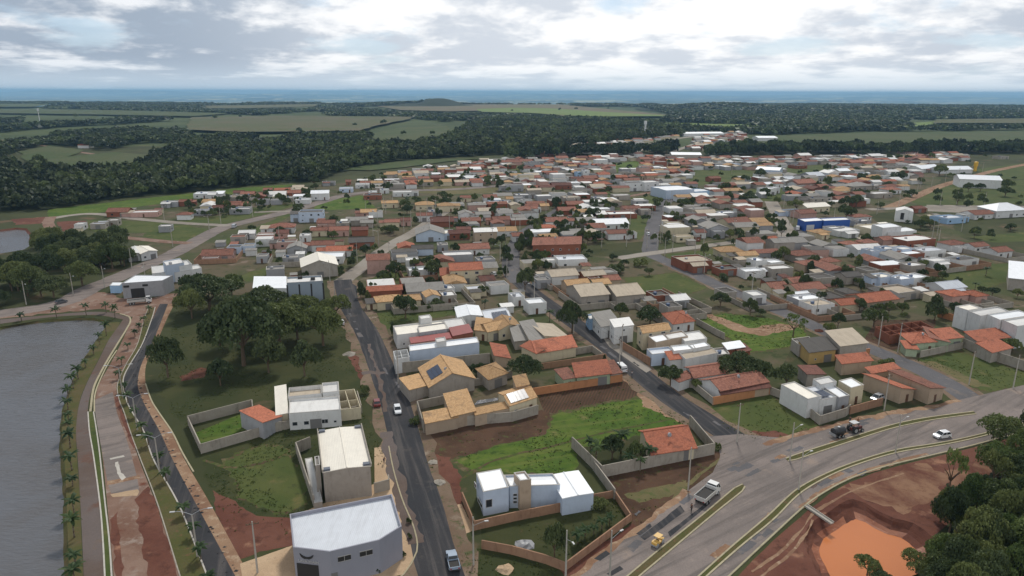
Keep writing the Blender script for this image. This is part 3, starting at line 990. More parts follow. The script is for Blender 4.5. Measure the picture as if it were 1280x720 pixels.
for i_, (m_, z_, j_, p_) in enumerate(LOTS):
    if m_ in ('lawn', 'grass') and j_ > .5 and max(q[1] for q in p_) > 320:
        cx_, cy_ = sum(q[0] for q in p_) / len(p_), sum(q[1] for q in p_) / len(p_)
        sheet('lot_ground', [(cx_ + (x - cx_) * 1.07, cy_ + (y - cy_) * 1.07) for x, y in p_], 'fringe', (z_ - .02) * .5 + .0049 + .00027 * i_, j_ * 1.2)
    sheet('lot_ground' if 'grass' not in m_ and m_ != 'lawn' else 'grass_lot', p_, m_, (z_ - .02) * .5 + .005 + .00027 * i_, j_)

# roads ---------------------------------------------------------------
ST1 = [(568, 760), (545, 700), (528, 627), (513, 580), (497, 514), (474, 452), (458, 415), (439, 385), (431, 362), (428, 350)]
ST1B = [(428, 352), (444, 340), (460, 328), (470, 319), (495, 302), (515, 292), (540, 275), (560, 262)]
ST2 = [(932, 556), (905, 540), (875, 521), (840, 499), (800, 467), (768, 440), (745, 423), (722, 407), (697, 389), (668, 368), (650, 353), (640, 340), (640, 315), (655, 292), (668, 283), (695, 265), (715, 252)]
ST3 = [(1215, 500), (1185, 480), (1150, 462), (1112, 446), (1075, 431), (1040, 418), (1005, 402), (975, 389), (945, 376), (915, 365), (870, 344), (836, 328), (814, 317), (814, 300), (817, 280), (824, 262), (840, 246)]
ribbon('road_verge', ST1, 12.5, 'verge', 0.038, 1.4, keep=False)
ribbon('road_verge', ST2[:12], 11.5, 'verge', 0.039, 1.2, keep=False)
ribbon('road_verge', ST3[:12], 10.5, 'verge', 0.040, 1.0, keep=False)
ribbon('road', ST1, 7.2, 'asphalt_dark', 0.052, 0.12)
ribbon('road', ST1B, 7.5, 'far_road', 0.048, 0.3)
ribbon('road', ST2[:11], 7.0, 'asphalt_dark', 0.053, 0.1)
ribbon('road', ST2[10:], 8.0, 'asphalt_mid', 0.049, 0.3)
ribbon('road', ST3[:10], 7.0, 'asphalt_mid', 0.054, 0.15)
ribbon('road', ST3[9:], 8.0, 'asphalt_mid', 0.050, 0.3)
rz_ = 0.058
for nm, pts, w_, m_ in (
        ('road', [(772, 323), (812, 317), (847, 312), (893, 306), (940, 300)], 6.5, 'far_road'),
        ('road', [(-60, 402), (0, 392), (50, 385), (85, 376), (110, 362), (140, 350), (180, 333), (215, 318), (237, 306), (275, 286), (300, 279), (363, 264), (406, 251), (432, 244), (480, 238.5), (560, 237), (640, 231)], 10, 'asphalt_grey'),
        ('road', [(66, 273), (90, 269), (120, 267.5), (175, 274), (230, 279), (287, 282)], 6.5, 'far_road'),
        ('road', [(64, 271), (60, 279), (66, 289)], 6, 'dirt_road'),
        ('road', [(132, 295), (175, 299), (217, 303), (238, 304)], 6, 'dirt_road'),
        ('road', [(318, 265.5), (340, 264.5), (363, 264)], 5.5, 'far_road'),
        ('road', [(770, 248), (800, 243), (829, 238)], 6, 'dirt_road'),
        ('road', [(1110, 260), (1125, 254), (1146, 245), (1172, 234), (1198, 226), (1243, 213.5), (1300, 202)], 8, 'pale_soil'),
        ('road', [(964, 252), (974, 272), (982, 288), (972, 300)], 9, 'far_road'),
        ('road', [(790, 194), (796, 189), (808, 182), (838, 174.5), (880, 169)], 12, 'far_road'),
        ('road', [(890, 187), (897, 182), (910, 177)], 9, 'far_road'),
        ('road', [(840, 193), (846, 188), (868, 180)], 8, 'far_road'),
        ('road', [(1085, 262), (1160, 259), (1250, 259), (1340, 258)], 8, 'far_road'),
        ('road', [(0, 175), (60, 183), (120, 193), (190, 197)], 7, 'dirt_road')):
    rz_ += 0.0035
    ribbon(nm, pts, w_, m_, rz_, 0.3)
sheet('road', [(428, 388), (419, 376), (424, 358), (436, 352), (446, 358), (448, 385)], 'asphalt_dark', 0.049, 0.1)

# the avenue at the lower right: one wide paved sheet with two planted medians
AV_TOP = [(700, 734), (720, 719), (756, 692), (792, 667), (826, 640), (860, 614), (890, 592), (920, 572), (955, 556), (1022, 536), (1100, 518.5), (1135, 513), (1200, 500), (1300, 477)]
AV_BOT = [(890, 740), (912, 720), (960, 675), (1007, 632), (1035, 613), (1060, 600), (1090, 588.5), (1120, 580), (1167, 569), (1220, 556), (1300, 534)]
_, av_t, av_b = strip_between('avenue', AV_TOP, AV_BOT, 'asphalt_grey', 0.115)
kerb('avenue_kerb', av_b, 0.3, 0.2)
ROADS.append(([G(*p) for p in AV_TOP], 16))
for nm, A, B in (
        ('median', [(772, 732), (785, 720.5), (830, 683), (880, 643), (918, 611), (928, 606)], [(788, 732), (800, 720.5), (846, 682), (895, 641), (928, 614.5), (931, 609)]),
        ('median', [(982, 574), (992, 570), (1022, 560), (1066, 546.5), (1110, 533), (1140, 526), (1170, 521), (1217, 515)], [(985, 577), (994, 575.5), (1024, 565.5), (1068, 551), (1112, 537), (1142, 530), (1172, 524.5), (1220, 518)]),
        ('median', [(862, 732), (874, 720.5), (917, 682), (960, 645.5), (996, 612.5), (1034, 592), (1072, 577), (1120, 563), (1170, 555), (1217, 545.5), (1300, 524)],
         [(872, 732), (884, 720.5), (926, 683.5), (967, 650), (1000, 617.5), (1037, 595.5), (1074, 580.5), (1121, 566.5), (1171, 558), (1218, 548.5), (1300, 527)])):
    _, a_, b_ = strip_between(nm, A, B, 'median_grass', 0.17)
    kerb('median_kerb', a_, 0.28, 0.24)
    kerb('median_kerb', b_, 0.28, 0.24)
# dark fresh patches in the carriageway
rz_ = .118
for p_ in ([(742, 699), (757, 689), (763, 693), (750, 702)], [(795, 668), (812, 655), (815, 659), (800, 670)], [(758, 718), (775, 708), (779, 712), (764, 721)],
           [(835, 666), (862, 645), (886, 626), (888, 630), (862, 652), (838, 672)], [(800, 672), (826, 652), (850, 632), (856, 640), (830, 660), (806, 676)]):
    rz_ += .004
    sheet('asphalt_patch', p_, 'asphalt_dark', rz_, 0.15, step=1.5)
sheet('road', [(884, 546), (925, 543), (985, 548.5), (958, 558), (922, 573.5), (890, 594), (900, 572), (899, 558)], 'asphalt_grey', 0.1, 0.1, step=1)
# patched and dusty carriageways
_rp = random.Random(21)
for line, w_, mats_, z_, n_ in ((ST1[2:8], 6.0, ('asphalt_dark', 'asphalt_dark', 'asphalt_mid'), .0565, 16), (ST2[1:9], 6.2, ('asphalt_dark', 'asphalt_mid'), .0575, 10), ([(760, 700), (850, 630), (930, 585), (1030, 550), (1130, 520)], 9, ('asphalt_mid', 'pale_soil', 'asphalt_mid'), .121, 22), ([(900, 700), (960, 655), (1040, 600), (1140, 568)], 3.2, ('asphalt_mid', 'walk', 'pale_soil'), .121, 16)):
    c_ = spline([G(*p) for p in line], 2)
    for i in range(n_):
        k_ = _rp.randrange(1, len(c_) - 2)
        t_ = (c_[k_ + 1] - c_[k_]).normalized(); m_ = Vector((-t_.y, t_.x, 0))
        p_ = c_[k_] + m_ * _rp.uniform(-.45, .45) * w_
        a_, b_ = _rp.uniform(.5, 2.6), _rp.uniform(.25, .8)
        sheet('road_patch', [p_ - t_ * a_ - m_ * b_, p_ + t_ * a_ - m_ * b_ * _rp.uniform(.5, 1), p_ + t_ * a_ * .9 + m_ * b_, p_ - t_ * a_ + m_ * b_ * _rp.uniform(.5, 1)], _rp.choice(mats_), z_ + .0004 * i, .25, px=False, step=.5)
ribbon('road_dust', [(715, 722), (756, 691), (792, 666.5), (826, 639.5), (860, 614)], 1.3, 'pale_soil', .120, .55, keep=False, step=1.2)
ribbon('road_dust', [(955, 556.5), (1022, 536.8), (1100, 519.3), (1135, 513.8), (1200, 501)], 1.5, 'pale_soil', .1205, .7, keep=False, step=1.2)
ribbon('road_dust', [(1000, 636), (1030, 614), (1060, 598), (1110, 580.5), (1160, 568)], .8, 'pale_soil', .1215, .35, keep=False, step=1.2)
ribbon('road_dust', [(483, 540), (490, 575), (499, 610), (511, 650), (518, 680)], 2.6, 'walk', .0645, .6, keep=False, step=1.0)
ribbon('road_dust', [(461, 430), (470, 460), (478, 490), (482, 515)], 1.0, 'walk', .0650, .5, keep=False, step=1.0)
ribbon('road_dust', [(452, 467), (462, 466), (472, 467), (481, 465)], 1.8, 'walk', .0655, .6, keep=False, step=1.0)
ribbon('foot_path', [(575, 600), (620, 575), (690, 558), (760, 540), (850, 522)], .7, 'fringe', .03, .3, keep=False, step=1.0)
ribbon('foot_path', [(840, 648), (845, 620), (870, 598), (905, 570)], .8, 'dry_grass', .031, .3, keep=False, step=1.0)
ribbon('foot_path', [(255, 575), (290, 585), (340, 575), (378, 560)], .8, 'fringe', .032, .3, keep=False, step=1.0)
ribbon('tyre_track', [(940, 715), (975, 690), (1000, 665), (1020, 640), (1070, 612), (1130, 592)], .5, 'pale_soil', .034, .2, keep=False, step=1.0)
ribbon('tyre_track', [(950, 722), (985, 694), (1008, 668), (1016, 650)], .5, 'pale_soil', .0345, .2, keep=False, step=1.0)
# red cut earth between avenue and woods
EARTH = [(905, 740), (930, 712), (966, 676), (1010, 638), (1037, 617)] + [(1062, 603), (1092, 591), (1122, 582.5), (1168, 571.5), (1222, 558), (1300, 538), (1300, 600), (1230, 640), (1190, 650), (1170, 668)]
pr = [PX(p.x, p.y) for p in pit_w]


def earth_sheet():
    from mathutils.geometry import delaunay_2d_cdt
    ring1 = densify([G(*p) for p in EARTH + [(1186, 690), (1180, 745)]], 3, 0.1)
    vs, es = [], []
    for ring in (ring1, pit_w):
        n0 = len(vs)
        vs += [Vector((p.x, p.y)) for p in ring]
        es += [(n0 + i, n0 + (i + 1) % len(ring)) for i in range(len(ring))]
    v, e, f, _, _, _ = delaunay_2d_cdt(vs, es, [], 0, 1e-4)
    r1, r2 = [(p.x, p.y) for p in ring1], [(p.x, p.y) for p in pit_w]
    keep = []
    for t in f:
        cx = sum(v[i][0] for i in t) / len(t)
        cy = sum(v[i][1] for i in t) / len(t)
        if inpoly(cx, cy, r1) and not inpoly(cx, cy, r2):
            keep.append(tuple(t))
    me = bpy.data.meshes.new('cut_earth')
    me.from_pydata([(p[0], p[1], 0.02) for p in v], [], keep)
    me.update()
    for p in me.polygons:
        if p.normal.z < 0:
            p.flip()
    me.materials.append(M['red_soil'])
    tag(link(bpy.data.objects.new('cut_earth', me)), kind='structure')


earth_sheet()
sheet('lot_ground', [(1062, 612), (1106, 590), (1156, 582), (1190, 594), (1170, 626), (1130, 642), (1096, 630)], 'scraped', 0.026, 1.2)
sheet('lot_ground', [(1180, 590), (1230, 575), (1250, 585), (1215, 600), (1190, 612)], 'scraped', 0.026, 0.8)
sheet('woodland_floor', [(1130, 735), (1150, 700), (1190, 660), (1200, 640), (1180, 610), (1200, 590), (1240, 570), (1300, 545), (1320, 760), (1150, 760)], 'floor_wood', 0.024, 0.8)

sheet('sand_pavement', [(468, 560), (486, 558), (492, 588), (503, 625), (518, 662), (521, 690), (505, 718), (430, 735), (420, 760), (380, 760), (378, 640), (468, 605)], 'sand_paving', 0.051, 0.05, step=1.5)
sheet('sand_pavement', [(300, 705), (366, 682), (380, 760), (310, 760)], 'sand_paving', 0.049, 0.1, step=1.5)
sheet('forecourt', [(752, 420), (764, 426), (795, 446), (815, 462), (808, 466), (788, 452), (762, 434)], 'far_road', 0.058, 0.1, step=1.5)
kerb('pavement_kerb', spline([G(*p) for p in [(486, 558), (492, 588), (503, 625), (518, 662), (521, 690), (505, 718), (490, 730)]], 2), .25, .14, 'kerb')
# left parkway ---------------------------------------------------------
strip_between('walkway', [(157, 395), (148, 408), (136, 425), (125, 447), (113, 470), (104, 490), (98, 510), (95, 540), (97, 570), (100, 620), (103, 680), (106, 760)],
              [(163, 397.5), (158, 412), (148, 428), (136, 448), (123, 470), (114, 490), (110, 512), (112, 540), (117, 570), (124, 620), (129, 680), (133, 760)], 'walk', 0.050)
strip_between('walkway', [(0, 399.5), (60, 394), (110, 390), (140, 391), (158, 396)], [(0, 405), (60, 397), (105, 394), (130, 395), (156, 400)], 'walk', 0.046)
_, g1, g2 = strip_between('grass_strip', [(110, 515), (112, 540), (117, 570), (125, 630), (129, 680), (133, 760)], [(117, 515), (121, 540), (125, 570), (131.5, 630), (137, 680), (142, 760)], 'grass', 0.09)
kerb('strip_kerb', g1, 0.25, 0.15, 'white_line'); kerb('strip_kerb', g2, 0.25, 0.15, 'white_line')
kerb('strip_kerb', spline([G(*p) for p in [(150, 392.5), (161, 396), (163, 402), (158, 412), (147, 430), (136, 448), (126, 466), (117, 486), (113, 515)]], 2), 0.5, 0.15, 'kerb')
kerb('strip_kerb', spline([G(*p) for p in [(118, 515), (118.5, 495), (124, 478), (135, 455), (146, 438)]], 2), 0.3, 0.14, 'kerb')
strip_between('dirt_road', [(172, 386), (166, 396), (160, 410), (151, 430), (138, 455), (124, 480), (119, 500), (119, 515), (123, 540), (128, 570), (134, 630), (142, 720), (146, 760)],
              [(186, 384), (182, 396), (178, 410), (172, 430), (158, 455), (146, 480), (148, 500), (153, 515), (162, 540), (174, 575), (195, 630), (225, 720), (240, 760)], 'dirt_road', 0.044)
strip_between('worn_asphalt', [(119, 500), (119, 515), (123, 540), (127.5, 565), (134, 600), (139, 617)], [(141, 490), (146, 515), (155, 540), (163, 565), (172, 600), (174, 615)], 'asphalt_grey', 0.049)
sheet('worn_paint', [(144, 578), (148, 577), (152, 591), (158, 597), (152, 601), (146, 592)], 'white_line', 0.056, 0.2, step=0.8)
sheet('worn_paint', [(137, 573), (155, 569), (156, 571), (138, 575)], 'white_line', 0.056, 0.15, step=0.8)
sheet('worn_paint', [(134, 602), (174, 594), (175, 598), (136, 606)], 'pale_soil', 0.055, 0.3, step=0.8)
sheet('worn_paint', [(138, 618), (172, 612), (172, 619), (140, 622)], 'sand_paving', 0.055, 0.3, step=0.8)
sheet('red_earth_patch', [(147, 495), (152, 510), (160, 530), (172, 560), (166, 560), (156, 535), (149, 515), (143, 497)], 'red_soil', 0.054, 0.3, step=1.5)
sheet('red_earth_patch', [(170, 625), (186, 608), (205, 660), (224, 722), (238, 760), (190, 760), (178, 680)], 'red_soil', 0.054, 0.6, step=1.5)
sheet('red_earth_patch', [(138, 650), (146, 640), (152, 690), (156, 760), (146, 760)], 'red_soil', 0.054, 0.5, step=1.5)
_, m1, m2 = strip_between('median', [(185, 386), (180, 400), (172, 430), (158, 455), (147, 480), (149, 500), (155, 515), (163, 540), (176, 575), (197, 630), (225, 720), (240, 760)],
                          [(194, 384), (190, 398), (178, 430), (163, 455), (154, 475), (158, 500), (165, 515), (180, 540), (192, 575), (223, 630), (259, 720), (276, 760)], 'median_grass', 0.09)
kerb('median_kerb', m1, 0.2, 0.12, 'block_wall'); kerb('median_kerb', m2, 0.25, 0.15, 'white_line')
strip_between('parkway_road', [(200, 380), (192, 396), (178, 430), (164, 455), (155, 475), (158, 500), (165.5, 515), (181, 540), (193, 575), (224, 630), (260, 720), (277, 760)],
              [(210, 380), (203, 398), (190, 430), (177, 455), (172, 480), (178, 500), (186, 515), (200, 540), (216, 575), (245, 630), (294, 720), (316, 760)], 'asphalt_dark', 0.056)
strip_between('dirt_sidewalk', [(210, 380), (203, 398), (190, 430), (177, 455), (172, 480), (178, 500), (186, 515), (200, 540), (216, 575), (245, 630), (294, 720), (316, 760)],
              [(218, 380), (209, 398), (195, 430), (183, 455), (182, 480), (188, 500), (197, 515), (214, 540), (231, 575), (263, 630), (312, 720), (336, 760)], 'pale_soil', 0.042)
kerb('sidewalk_kerb', spline([G(*p) for p in [(182, 480), (189, 500), (198, 515), (215, 540), (228, 566), (242, 590)]], 2), 0.3, 0.14, 'kerb')
strip_between('shore_strip', [(133, 404), (130, 412), (117, 430), (105, 450), (90, 480), (83, 500), (79, 520), (77, 545), (80, 570), (82, 600), (84, 650), (86.5, 720), (88, 760)],
              [(150, 402), (146, 411), (134, 428), (123, 449), (104, 488), (98, 509), (96, 525), (95, 545), (96, 570), (100, 620), (101, 650), (104, 720), (106, 760)], 'median_grass', 0.030)
strip_between('shore_strip', [(0, 403), (60, 396.5), (110, 393.5), (135, 394), (155, 399)], [(0, 409), (60, 399.5), (110, 397.3), (131, 400), (150, 403)], 'park_grass', 0.034)


# ------------------------------------------------------------------ labels that single a thing out
DEFER = []          # (object, description, position)
LANDMARKS = []      # (name, position)
TAKEN = []          # ground discs already built on (x, y, r)
ORD = ['closest', 'second', 'third', 'fourth', 'fifth', 'sixth', 'seventh', 'eighth', 'ninth', 'tenth', 'eleventh', 'twelfth', 'thirteenth', 'fourteenth', 'fifteenth', 'sixteenth']


def landmark(name, px, py):
    p = G(px, py)
    LANDMARKS.append((name, p))


def defer(o, desc, pos):
    DEFER.append((o, desc, Vector((pos[0], pos[1], 0))))


def finish_labels():
    rows = []
    for o, desc, p in DEFER:
        best = min(LANDMARKS, key=lambda L: (L[1] - p).length)
        L = best[1]
        dd = p.length - L.length
        da = (math.atan2(p.x, p.y) - math.atan2(L.x, L.y)) * L.length
        if abs(da) > abs(dd):
            rel = 'right of' if da > 0 else 'left of'
        else:
            rel = 'beyond' if dd > 0 else 'in front of'
        rows.append([o, desc, rel, best[0], (L - p).length])
    by = {}
    for r in rows:
        by.setdefault((r[1], r[2], r[3]), []).append(r)
    for k, v in by.items():
        v.sort(key=lambda r: r[4])
        for i, r in enumerate(v):
            o, desc, rel, lm, _ = r
            if len(v) == 1:
                t = f'{desc}, {rel} the {lm}'
            else:
                t = f'{desc}, {ORD[min(i, 15)]} such {rel} the {lm}'
            w = t.split()
            if len(w) > 16:
                t = ' '.join(x for x in w if x not in ('such', 'the'))
            if len(t.split()) > 16:
                t = t.replace(' walls,', ',').replace(' tiled ', ' ').replace(' with ', ' ')
            o['label'] = t


# ------------------------------------------------------------------ houses
def wall_frame(b, x, y, z, ax):
    pass


def window_on(root, Mx, name, w, h, full=True, mat='glass'):
    """a window lying in the local x-z plane of Mx, looking along local -y"""
    if full:
        f = MB(Mx)
        t = 0.09
        f.box(-w / 2, -0.06, 0, -w / 2 + t, 0.05, h)
        f.box(w / 2 - t, -0.06, 0, w / 2, 0.05, h)
        f.box(-w / 2 + t, -0.06, 0, w / 2 - t, 0.05, t)
        f.box(-w / 2 + t, -0.06, h - t, w / 2 - t, 0.05, h)
        if w > 1.3:
            f.box(-0.03, -0.05, t, 0.03, 0.05, h - t)
        fo = f.build('window', M['frame'], root)
        p = MB(Mx)
        p.box(-w / 2 + t, -0.02, t, w / 2 - t, 0.03, h - t)
        p.build('pane', M[mat], fo)
    else:
        p = MB(Mx)
        p.box(-w / 2, -0.05, 0, w / 2, 0.04, h)
        p.build('window', M[mat], root)


def T(x, y, z, a=0.0):
    return Matrix.Translation((x, y, z)) @ Matrix.Rotation(a, 4, 'Z')


def block(root, Mx, w, d, h, roof, rc, wc, lod=2, pitch=0.34, over=0.45, z0=0.0, win='flr', solar=None, tank=None, door=True, parapet=0.55, ridge_off=0.0, seed=0, h2=None, winmat='glass', nwin=None):
    """one wing: walls and roof as parts of root. Local frame: x along the front (0..w), y depth (0..d), front is y = 0."""
    rr = random.Random(seed or R.random())
    wb, rb = MB(Mx), MB(Mx)
    mats_r = [TILE[rc], WALL[wc], M['coping']]
    t = 0.14
    if roof in ('x', 'y'):
        k = (d if roof == 'x' else w) / 2
        rise = k * pitch
        if roof == 'x':
            m = d / 2 + ridge_off * d
            wb.add([(0, 0, z0), (w, 0, z0), (w, d, z0), (0, d, z0), (0, 0, h), (w, 0, h), (w, d, h), (0, d, h), (0, m, h + rise), (w, m, h + rise)],
                   [(0, 1, 5, 4), (2, 3, 7, 6), (1, 2, 6, 9, 5), (3, 0, 4, 8, 7), (4, 5, 9, 8), (6, 7, 8, 9)])
            s0, s1 = rise / m, rise / (d - m)
            zz = h + 0.03
            rb.slab([(-over, -over, zz - over * s0), (w + over, -over, zz - over * s0), (w + over, m, zz + rise), (-over, m, zz + rise)], t)
            rb.slab([(-over, m, zz + rise), (w + over, m, zz + rise), (w + over, d + over, zz - over * s1), (-over, d + over, zz - over * s1)], t)
            rb.tube((-over, m, zz + rise + .02), (w + over, m, zz + rise + .02), 0.14, n=6)
        else:
            m = w / 2 + ridge_off * w
            wb.add([(0, 0, z0), (w, 0, z0), (w, d, z0), (0, d, z0), (0, 0, h), (w, 0, h), (w, d, h), (0, d, h), (m, 0, h + rise), (m, d, h + rise)],
                   [(0, 1, 5, 8, 4), (2, 3, 7, 9, 6), (1, 2, 6, 5), (3, 0, 4, 7), (4, 8, 9, 7), (5, 6, 9, 8)])
            s0, s1 = rise / m, rise / (w - m)
            zz = h + 0.03
            rb.slab([(-over, -over, zz - over * s0), (m, -over, zz + rise), (m, d + over, zz + rise), (-over, d + over, zz - over * s0)], t)
            rb.slab([(m, -over, zz + rise), (w + over, -over, zz - over * s1), (w + over, d + over, zz - over * s1), (m, d + over, zz + rise)], t)
            rb.tube((m, -over, zz + rise + .02), (m, d + over, zz + rise + .02), 0.14, n=6)
    elif roof == 'h':
        wb.box(0, 0, z0, w, d, h)
        k = min(w, d) / 2 + over
        rise = k * pitch
        x0, y0, x1, y1 = -over, -over, w + over, d + over
        if w >= d:
            a, b = (x0 + k, d / 2), (x1 - k, d / 2)
        else:
            a, b = (w / 2, y0 + k), (w / 2, y1 - k)
        zz = h + 0.05
        v = [(x0, y0, zz), (x1, y0, zz), (x1, y1, zz), (x0, y1, zz), (*a, zz + rise), (*b, zz + rise)]
        fs = [(0, 1, 5, 4), (1, 2, 5), (2, 3, 4, 5), (3, 0, 4), (3, 2, 1, 0)] if w >= d else [(0, 1, 4), (1, 2, 5, 4), (2, 3, 5), (3, 0, 4, 5), (3, 2, 1, 0)]
        rb.add(v, fs)
        rb.box(x0, y0, zz - .12, x1, y1, zz - .02)
        for p, q_ in ((0, 4), (3, 4), (1, 5), (2, 5), (4, 5)) if w >= d else ((0, 4), (1, 4), (2, 5), (3, 5), (4, 5)):
            rb.tube(v[p], v[q_], 0.12, n=5)
    elif roof in ('f', 'n'):
        pt = 0.16
        rz = h - parapet
        wb.box(0, 0, z0, w, pt, h); wb.box(0, d - pt, z0, w, d, h)
        wb.box(0, pt, z0, pt, d - pt, h); wb.box(w - pt, pt, z0, w, d - pt, h)
        if roof == 'f':
            sl = min(0.5, d * 0.03)
            if w > 7:
                rb.slab([(pt, pt, rz - .1), (w - pt, pt, rz - .1), (w - pt, d * .5, rz + sl), (pt, d * .5, rz + sl)], .06)
                rb.slab([(pt, d * .5, rz + sl), (w - pt, d * .5, rz + sl), (w - pt, d - pt, rz - .1), (pt, d - pt, rz - .1)], .06)
            else:
                rb.slab([(pt, pt, rz - .1), (w - pt, pt, rz - .1), (w - pt, d - pt, rz + sl * .6), (pt, d - pt, rz + sl * .6)], .06)
        else:
            n_ = max(2, int(w / 3.5))
            for i in range(1, n_):
                xx = w * i / n_
                wb.box(xx - .08, pt, z0, xx + .08, d - pt, h - .4 * rr.random())
            wb.box(pt, d * .48, z0, w - pt, d * .48 + .15, h - .35)
    elif roof == 's':          # single slope: eave at front (h) up to h2 behind
        hb = h2 or h + d * 0.12
        wb.add([(0, 0, z0), (w, 0, z0), (w, d, z0), (0, d, z0), (0, 0, h), (w, 0, h), (w, d, hb), (0, d, hb)],
               [(0, 1, 5, 4), (1, 2, 6, 5), (2, 3, 7, 6), (3, 0, 4, 7), (4, 5, 6, 7)])
        sp = (hb - h) / d
        rb.slab([(-over, -over, h + .03 - over * sp), (w + over, -over, h + .03 - over * sp), (w + over, d + over, hb + .03 + over * sp), (-over, d + over, hb + .03 + over * sp)], t)
    elif roof == 'S':          # single slope, high at the left (x = 0)
        hb = h2 or h + w * 0.12
        wb.add([(0, 0, z0), (w, 0, z0), (w, d, z0), (0, d, z0), (0, 0, hb), (w, 0, h), (w, d, h), (0, d, hb)],
               [(0, 1, 5, 4), (1, 2, 6, 5), (2, 3, 7, 6), (3, 0, 4, 7), (4, 5, 6, 7)])
        sp = (hb - h) / w
        rb.slab([(-over, -over, hb + .03 + over * sp), (w + over, -over, h + .03 - over * sp), (w + over, d + over, h + .03 - over * sp), (-over, d + over, hb + .03 + over * sp)], t)
    wb.build('wall', WALL[wc], root)
    if rb.v:
        rb.build('roof', mats_r[0], root)
    if roof == 'f' and lod >= 1:
        cb = MB(Mx)
        cb.box(-.03, -.03, h, w + .03, .2, h + .06); cb.box(-.03, d - .2, h, w + .03, d + .03, h + .06)
        cb.box(-.03, .2, h, .2, d - .2, h + .06); cb.box(w - .2, .2, h, w + .03, d - .2, h + .06)
        cb.build('coping', M['coping'], root)
    # openings
    hw = min(h, 3.2)
    if lod >= 1 and win:
        full = lod >= 2
        rows = [0.0] if h - z0 < 5.2 or roof == 'f' and h < 5.2 else [0.0, 2.9]
        for rz_ in rows:
            zb = max(z0, 0) + 1.05 + rz_
            for side in win:
                ln = w if side in 'fb' else d
                n_ = nwin if nwin is not None else max(1, int(ln / (3.6 if lod >= 2 else 4.6)))
                for i in range(n_):
                    s = ln * (i + .5) / n_ + rr.uniform(-.3, .3)
                    if lod < 2 and rr.random() < .25:
                        continue
                    ww, hh = rr.choice(((1.2, 1.0), (1.5, 1.1), (1.0, 1.0), (0.7, 0.6)))
                    isdoor = door and side == 'f' and i == n_ // 2 and rz_ == 0.0
                    if side == 'f': P_ = T(s, 0, zb)
                    elif side == 'l': P_ = T(0, d - s, zb, -math.pi / 2)
                    elif side == 'r': P_ = T(w, s, zb, math.pi / 2)
                    else: P_ = T(w - s, d, zb, math.pi)
                    if isdoor:
                        P_ = P_ @ Matrix.Translation((0, 0, -1.05))
                        if ln > 5 and rr.random() < .5:
                            g_ = MB(Mx @ P_); g_.box(-1.3, -.05, 0.02, 1.3, .04, 2.35); g_.build('garage_door', M['gate'], root)
                        else:
                            g_ = MB(Mx @ P_); g_.box(-.45, -.05, 0.02, .45, .04, 2.1); g_.build('door', M['door'], root)
                    else:
                        window_on(root, Mx @ P_, 'window', ww, hh, full, winmat)
    if lod >= 2 and roof in ('x', 'h', 'y') and rr.random() < .5 and min(w, d) > 4 and pitch > .2:
        db = MB(Mx @ Matrix.Translation((w * rr.uniform(.2, .8), d * .3, h + .34 * d * .3)))
        db.tube((0, 0, -.1), (0, 0, .9), .03, .03, 6); db.tube((0, .02, .9), (.18, -.3, 1.02), .5, .42, 12)
        db.build('satellite_dish', M['tank_grey'], root)
    if solar:
        x0, y0, x1, y1, side = solar
        k = (d / 2)
        for i in range(max(1, int((x1 - x0) / 1.1))):
            sb = MB(Mx)
            xa, xb = x0 + i * 1.1, x0 + i * 1.1 + 1.04
            if roof == 'x':
                zf = lambda y: h + .2 + (min(y, d - y)) * pitch
            elif roof == 'y':
                zf = None
            else:
                zf = lambda y: h + .15 + .05 * y
            if roof == 'y':
                zx = lambda x: h + .2 + min(x, w - x) * pitch
                sb.slab([(xa, y0, zx(xa)), (xb, y0, zx(xb)), (xb, y1, zx(xb)), (xa, y1, zx(xa))], .05)
            else:
                sb.slab([(xa, y0, zf(y0)), (xb, y0, zf(y0)), (xb, y1, zf(y1)), (xa, y1, zf(y1))], .05)
            sb.build('solar_panel', M['solar'], root)
    if tank:
        x_, y_, mt = tank
        tb = MB(Mx @ Matrix.Translation((x_, y_, h - (parapet if roof == 'f' else -.3))))
        tb.tube((0, 0, 0), (0, 0, .9), .62, .7, 14); tb.tube((0, 0, .9), (0, 0, 1.1), .72, .3, 14)
        tb.build('water_tank', M[mt], root)


def frame_from_quad(A, B, C, h):
    """A, B: front eave corners (left, right), C: back right eave corner, in pixels"""
    a, b, c = G(*A, h), G(*B, h), G(*C, h)
    u = (b - a); u.z = 0
    w = u.length
    u.normalize()
    n = Vector((-u.y, u.x, 0))
    d = max(2.5, (c - b).dot(n))
    global SHEAR
    SHEAR = max(-.3, min(.3, (c - b).dot(u) / d))
    return Vector((a.x, a.y, 0)), math.atan2(u.y, u.x), w, d


def house(name, label, cat, blocks, group=None, lod=2):
    """blocks: list of dicts with A, B, C (pixels at the eave height h) or q = (x, y, rot, w, d)"""
    root = None
    for b in blocks:
        b = dict(b)
        h = b.pop('h')
        if 'A' in b:
            o, rot, w, d = frame_from_quad(b.pop('A'), b.pop('B'), b.pop('C'), h)
            sh = SHEAR
            if 'd' in b:
                d, sh = b.pop('d'), 0
        else:
            x, y, rot, w, d = b.pop('q')
            o, sh = Vector((x, y, 0)), 0
        W = T(o.x, o.y, 0, rot)
        Sm = Matrix(((1, sh, 0, 0), (0, 1, 0, 0), (0, 0, 1, 0), (0, 0, 0, 1)))
        if root is None:
            c = W @ Vector((w / 2, d / 2, 0))
            root = empty(name, c, rot)
            inv = T(c.x, c.y, 0, rot).inverted()
        cc = W @ Vector((w / 2, d / 2, 0))
        TAKEN.append((cc.x, cc.y, max(w, d) * .55))
        b.setdefault('lod', lod)
        block(root, inv @ W @ Sm, w, d, h, b.pop('roof'), b.pop('rc'), b.pop('wc'), **b)
    tag(root, label, cat, group)
    return root


